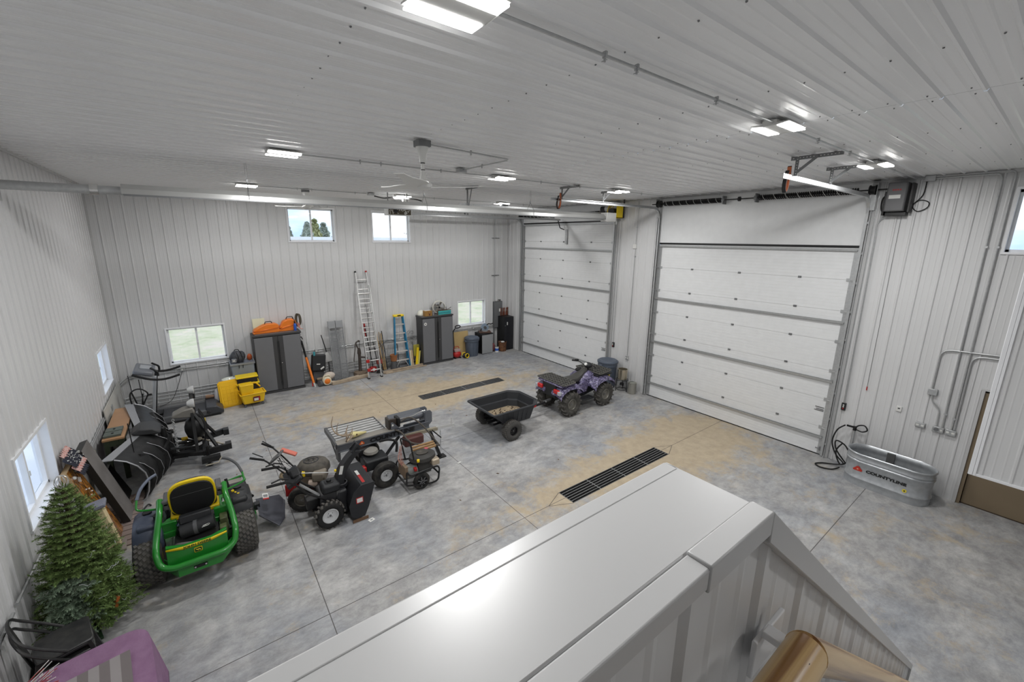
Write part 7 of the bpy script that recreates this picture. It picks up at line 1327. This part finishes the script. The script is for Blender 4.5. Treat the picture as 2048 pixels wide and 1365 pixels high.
# ------------------------------------------------------------------ stacked cafe chairs
SM=mat('black_powder_coat',(.022,.022,.024),.38,0,.5,noise=(14,.6,(.045,.044,.042)))
def cafe(loc,rz,la):
    t=thing('metal_chair',la,'chair',loc,rz,group='stacked black metal chairs')
    b=MB(); A=[(-.16,-.17),(-.19,0),(-.16,.17),(.0,.20),(.20,.19),(.22,.16),(.22,-.16),(.20,-.19),(.0,-.20)]; b.prism(A,.435,.455,'XY'); b.prism([(x*.97,y*.97) for x,y in A],.40,.435,'XY'); b.obj('seat',SM,t,bevel=.012)
    for s_ in (-1,1):
        MB().bar((.18,s_*.16,.43),(.26,s_*.21,0),.05,.03,upv=(1,0,0)).obj('leg',SM,t); MB().bar((-.15,s_*.14,.43),(-.25,s_*.20,0),.05,.03,upv=(1,0,0)).obj('leg',SM,t)
    MB().tube(spline([(.04,.20,.45),(-.08,.21,.58),(-.20,.19,.72),(-.25,.12,.82),(-.265,0,.85),(-.25,-.12,.82),(-.20,-.19,.72),(-.08,-.21,.58),(.04,-.20,.45)]),.0125).obj('back_frame',SM,t)
    b=MB(); b.add([(-.19,-.05,.44),(-.19,.05,.44),(-.265,.075,.84),(-.265,-.075,.84),(-.197,-.05,.44),(-.197,.05,.44),(-.272,.075,.84),(-.272,-.075,.84)],[(0,1,2,3),(7,6,5,4),(0,4,5,1),(1,5,6,2),(2,6,7,3),(3,7,4,0)]); b.obj('backrest_slat',SM,t,bevel=.003); return t
ch=cafe((-11.55,-8.26,.10),R(14),'top black metal cafe chair of the stack in the lower left corner')
dup(ch,(-11.55,-8.26,.0),R(14),'lower black metal cafe chair, underneath the top one of the stack')
# purple draped box
t=thing('purple_draped_box','box draped in purple cloth with a grey striped cloth on top, lower left corner','draped box',(-11.25,-9.05,0),R(8)); PU=mat('purple_cloth',(.20,.10,.19),.8,noise=(7,.4,(.26,.15,.25)),bump=(30,.3))
b=MB(); N_=30; M2=22; vs=[]
hx,hy,hz=.44,.50,.55
for j in range(M2+1):
    for i in range(N_):
        a=2*PI*i/N_; v=j/M2; c=math.copysign(abs(cos(a))**.35,cos(a)); s_=math.copysign(abs(sin(a))**.35,sin(a))
        if v<.4: k=v/.4; x,y,z_=hx*c*k,hy*s_*k,hz+.006*sin(a*5+k*4)
        else: k=(v-.4)/.6; fl_=.03*sin(a*9)*k+.05*k; x,y,z_=(hx+fl_)*c,(hy+fl_)*s_,hz*(1-k)+.01
        if v==0: x=y=0
        vs.append((x,y,z_+.012*mnoise.noise(Vector((x*4,y*4,j)))*(0 if j==M2 else 1)))
b.add(vs,[(j*N_+i,j*N_+(i+1)%N_,(j+1)*N_+(i+1)%N_,(j+1)*N_+i) for j in range(M2) for i in range(N_)],True); b.obj('purple_cloth',PU,t,solid=.006)
b=MB(); 
for i in range(9): b.m=i%2; x0=-.34+i*.07; b.add([(x0,-.30,.575),(x0+.07,-.30,.575),(x0+.07,.22,.58),(x0,.22,.58),(x0,-.30,.568),(x0+.07,-.30,.568),(x0+.07,.22,.572),(x0,.22,.572)],[(0,1,2,3),(7,6,5,4),(0,4,5,1),(1,5,6,2),(2,6,7,3),(3,7,4,0)])
b.obj('striped_cloth',[mat('grey_taupe_cloth',(.16,.14,.14),.9),mat('light_grey_cloth',(.27,.25,.25),.9)],t); b=MB(); b.bx((-.35,-.4,0),(.35,.4,.5)); b.obj('crate_under',DWOOD,t)
t=thing('tinsel_bundle','red and white tinsel stalks in the extreme lower left corner','tinsel',(-11.72,-8.72,0)); b=MB(); rd=random.Random(9)
for i in range(26): a=rd.uniform(-.6,1.2); L_=rd.uniform(.10,.22); b.m=i%2; b.bar((rd.uniform(-.06,.06),rd.uniform(-.08,.08),.52),(.05+L_*cos(a),L_*sin(a),.56+rd.uniform(0,.12)),.006,.004)
b.obj('tinsel_stalks',[mat('red_tinsel',(.45,.06,.05),.4),LABW],t); b=MB(); b.bx((-.12,-.15,0),(.12,.15,.52)); b.obj('basket',mat('dark_red_basket',(.18,.05,.04),.7),t,bevel=.02)
# ------------------------------------------------------------------ stock tank, hydrant, pots by the doors
t=thing('stock_tank','galvanised oval stock tank standing by the ribbed wall right of the door','stock tank',(-.50,-12.06,0))
def oval(hx,hy,z,n_=48): 
    out=[]; s_=hy-hx
    for i in range(n_): a=2*PI*i/n_; out.append((hx*cos(a),(s_ if sin(a)>=0 else -s_)+hx*sin(a),z))
    return out
TK=mat('tank_galvanised',(.50,.52,.54),.33,.6,.5,noise=(16,.5,(.40,.42,.44)))
prT=[(0,.0),(.004,.06),(.0,.12),(.014,.135),(.014,.15),(0,.165),(.004,.44),(.018,.455),(.018,.47),(.003,.485),(.016,.50),(.016,.515),(.005,.53),(.010,.585),(.024,.595),(.024,.61),(.010,.62),(-.004,.61),(-.010,.52),(-.004,.505),(-.012,.47),(-.012,.02)]
b=MB(); secs=[oval(.27+d_,.58+d_,z) for d_,z in prT]; loft(b,secs); b.obj('tank',TK,t,ang=60)
b=MB(); b.prism([(x,y) for x,y,z in oval(.255,.565,0)],.02,.026,'XY'); b.obj('tank_floor',TK,t); b=MB(); b.bx((.23,-.02,.20),(.262,.09,.60)); b.obj('seam_strap',mat('dark_tar',(.10,.10,.10),.5),t); b=MB(); b.bx((.24,-.10,.3),(.26,-.1,.3))
INK=mat('black_ink',(.01,.01,.01),.5)
text('lettering','COUNTYLINE',.066,INK,t,(-.278,-.03,.325),(PI/2,0,-PI/2),.001,.0035,sx=1.3)
b=MB(); b.prism([(.30,.29),(.41,.29),(.425,.31),(.37,.375),(.34,.375),(.285,.31)],-.281,-.276,'YZ'); o=b.obj('red_badge',mat('badge_red',(.50,.03,.015),.4),t); b=MB()
for k in range(5): a=PI/2+k*2*PI/5; b.prism([(.355+.004*cos(a+1.2),.325+.004*sin(a+1.2)),(.355+.022*cos(a),.325+.022*sin(a)),(.355+.004*cos(a-1.2),.325+.004*sin(a-1.2))],-.283,-.281,'YZ')
b.obj('badge_star',mat('pale_orange2',(.9,.6,.4),.4),o); b=MB(); b.cyl((-.277,-.29,.22),(-.281,-.29,.22),.03,n=24); b.m=1; b.cyl((-.281,-.29,.22),(-.283,-.29,.22),.012,n=12); o=b.obj('yellow_sticker',[mat('yellow_sticker',(.8,.65,.05),.4),INK],t)
t=thing('yard_hydrant','pipe hydrant with black lever handle behind the left end of the tank','hydrant',(-.10,-11.42,0)); MB().cyl((0,0,0),(0,0,.80),.022).obj('pipe',GALV,t); b=MB(); b.tube(spline([(-.02,.0,.82),(-.02,-.05,.90),(-.03,-.14,.93),(-.04,-.19,.86),(-.03,-.12,.80),(0,-.03,.80)]),.013); b.cyl((0,.0,.78),(0,.0,.86),.03); b.bar((0,.02,.84),(-.04,.12,.85),.03,.03); b.obj('lever_head',BLK,t)
t=thing('garden_hose','dark rubber hose running from the hydrant and coiled on the floor left of the tank','hose',(-.22,-11.40,0)); b=MB(); b.tube(spline([(.08,.12,.85),(.02,.22,.72),(.02,.26,.45),(.0,.16,.22),(-.02,.02,.10),(-.05,.12,.04),(-.15,.30,.02),(-.30,.38,.02),(-.38,.28,.02),(-.30,.12,.02),(-.14,.04,.04)],8),.013); b.obj('hose',BLKR,t); b=MB(); b.tube(spline([(.0,.0,.12),(-.05,.16,.35),(.02,.2,.5),(.08,.05,.42),(.05,-.05,.2),(-.02,.06,.06),(-.04,.16,.3),(.04,.1,.48)],8),.013); b.obj('hanging_coil',BLKR,t)
t=thing('turkey_fryer','stainless pot on a black three-legged burner stand between the lift doors','pot',(-.32,-6.10,0)); b=MB(); b.lathe([(0,.36),(.135,.36),(.14,.38),(.14,.66),(.148,.665),(.13,.665),(.13,.38),(0,.375)],n=28); b.obj('pot',mat('stainless',(.55,.49,.38),.25,.85),t); b=MB(); b.tube([(.14,0,.6),(.19,0,.62),(.19,0,.56),(.14,0,.54)],.006); b.obj('pot_handle',CHROME,t)
b=MB(); b.tube([(.17*cos(a),.17*sin(a),.35) for a in [j*PI/10 for j in range(20)]],.01,closed=True,n=6); b.tube([(.14*cos(a),.14*sin(a),.05) for a in [j*PI/10 for j in range(20)]],.008,closed=True,n=6); [b.tube([(.16*cos(a),.16*sin(a),.35),(.18*cos(a),.18*sin(a),0)],.010) for a in (0.5,2.6,4.7)]; b.cyl((0,0,.16),(0,0,.24),.06); b.obj('burner_stand',BLK,t); b=MB(); b.cyl((-.1,-.04,.15),(-.02,0,.2),.02); b.obj('gas_valve',CHROME,t)
t=thing('metal_can','grey steel bucket with a bail handle left of the tall lift door','bucket',(-.26,-6.42,0)); b=MB(); b.lathe([(0,0),(.115,0),(.12,.32),(.125,.325),(.112,.32),(.108,.02),(0,.02)],n=28); b.obj('bucket',mat('grey_beige_steel',(.38,.37,.33),.4,.6),t); MB().tube([(.12*cos(a),.12*sin(a)*.5,.31+.03*sin(a)) for a in [j*PI/8 for j in range(9)]],.005).obj('bail_handle',CHAR,t); b=MB(); b.lathe([(.108,.30),(.11,.325),(0,.335)],n=24); b.obj('lid',mat('greenish_lid',(.30,.31,.27),.5,.4),t)
# litter on the floor
rd=random.Random(31)
LT=mat('brown_leaf',(.16,.10,.05),.9)
spots=[(-8.06,-7.15,1),(-6.2,-6.65,0),(-9.32,-4.1,0),(-6.7,-3.55,0),(-5.3,-3.9,0),(-6.0,-2.4,0),(-7.2,-3.0,0),(-5.2,-4.5,0),(-3.9,-3.2,0),(-4.6,-7.9,0),(-5.9,-7.6,0),(-6.9,-7.9,0),(-5.0,-5.0,0),(-9.9,-4.8,0),(-3.0,-2.2,0),(-10.1,-5.1,0)]
LW=['','','between the snow plow and the long floor joint','left of the far drain grate','just in front of the left end of the far grate','in front of the extension ladder','behind the slatted splitter table','between the far grate and the dump cart','on the tan dirt beside the far grate','right of the near drain grate','left of the near drain grate','right of the generator, near the floor joint','just behind the left wheel of the dump cart','beside the plow mounting arm','near the grey-blue bin and the back wall','left of the snow blower grips']
NM=('beside the snow blower skid shoe','by the splitter stand')
for i,(x,y,k) in enumerate(spots):
    b=MB(); s_=rd.uniform(.02,.035)
    if k: b.bx((-.045,-.035,0),(.045,-.015,.003)); b.bx((-.045,.015,0),(.045,.035,.003)); b.bx((-.045,-.015,0),(-.02,.015,.003)); b.bx((.02,-.015,0),(.045,.015,.003)); o=b.obj('paper_square',LABW,loc=(-8.30,-7.52,0),rz=.3); tag(o,'small white square washer-shaped paper by the snow blower','paper scrap')
    elif i==1: b.box((0,0,.006),(.09,.03,.008),(0,.1,.3)); tag(b.obj('paper_scrap',LABW,loc=(x-.1,y-.2,0)),'white paper scrap on the floor beside the splitter stand','paper scrap')
    else:
        b.add([(-s_,0,.001),(0,s_*.6,.004+s_*.3),(s_,0,.001),(0,-s_*.6,.003)],[(0,1,2,3)]); b.add([(-s_,0,.0),(0,s_*.6,.002+s_*.3),(s_,0,.0),(0,-s_*.6,.001)],[(3,2,1,0)]); tag(b.obj('dry_leaf',LT,loc=(x,y,0),rz=rd.uniform(0,6)),'dry brown leaf scrap '+LW[i],'leaf',group='dry leaf scraps on the floor')
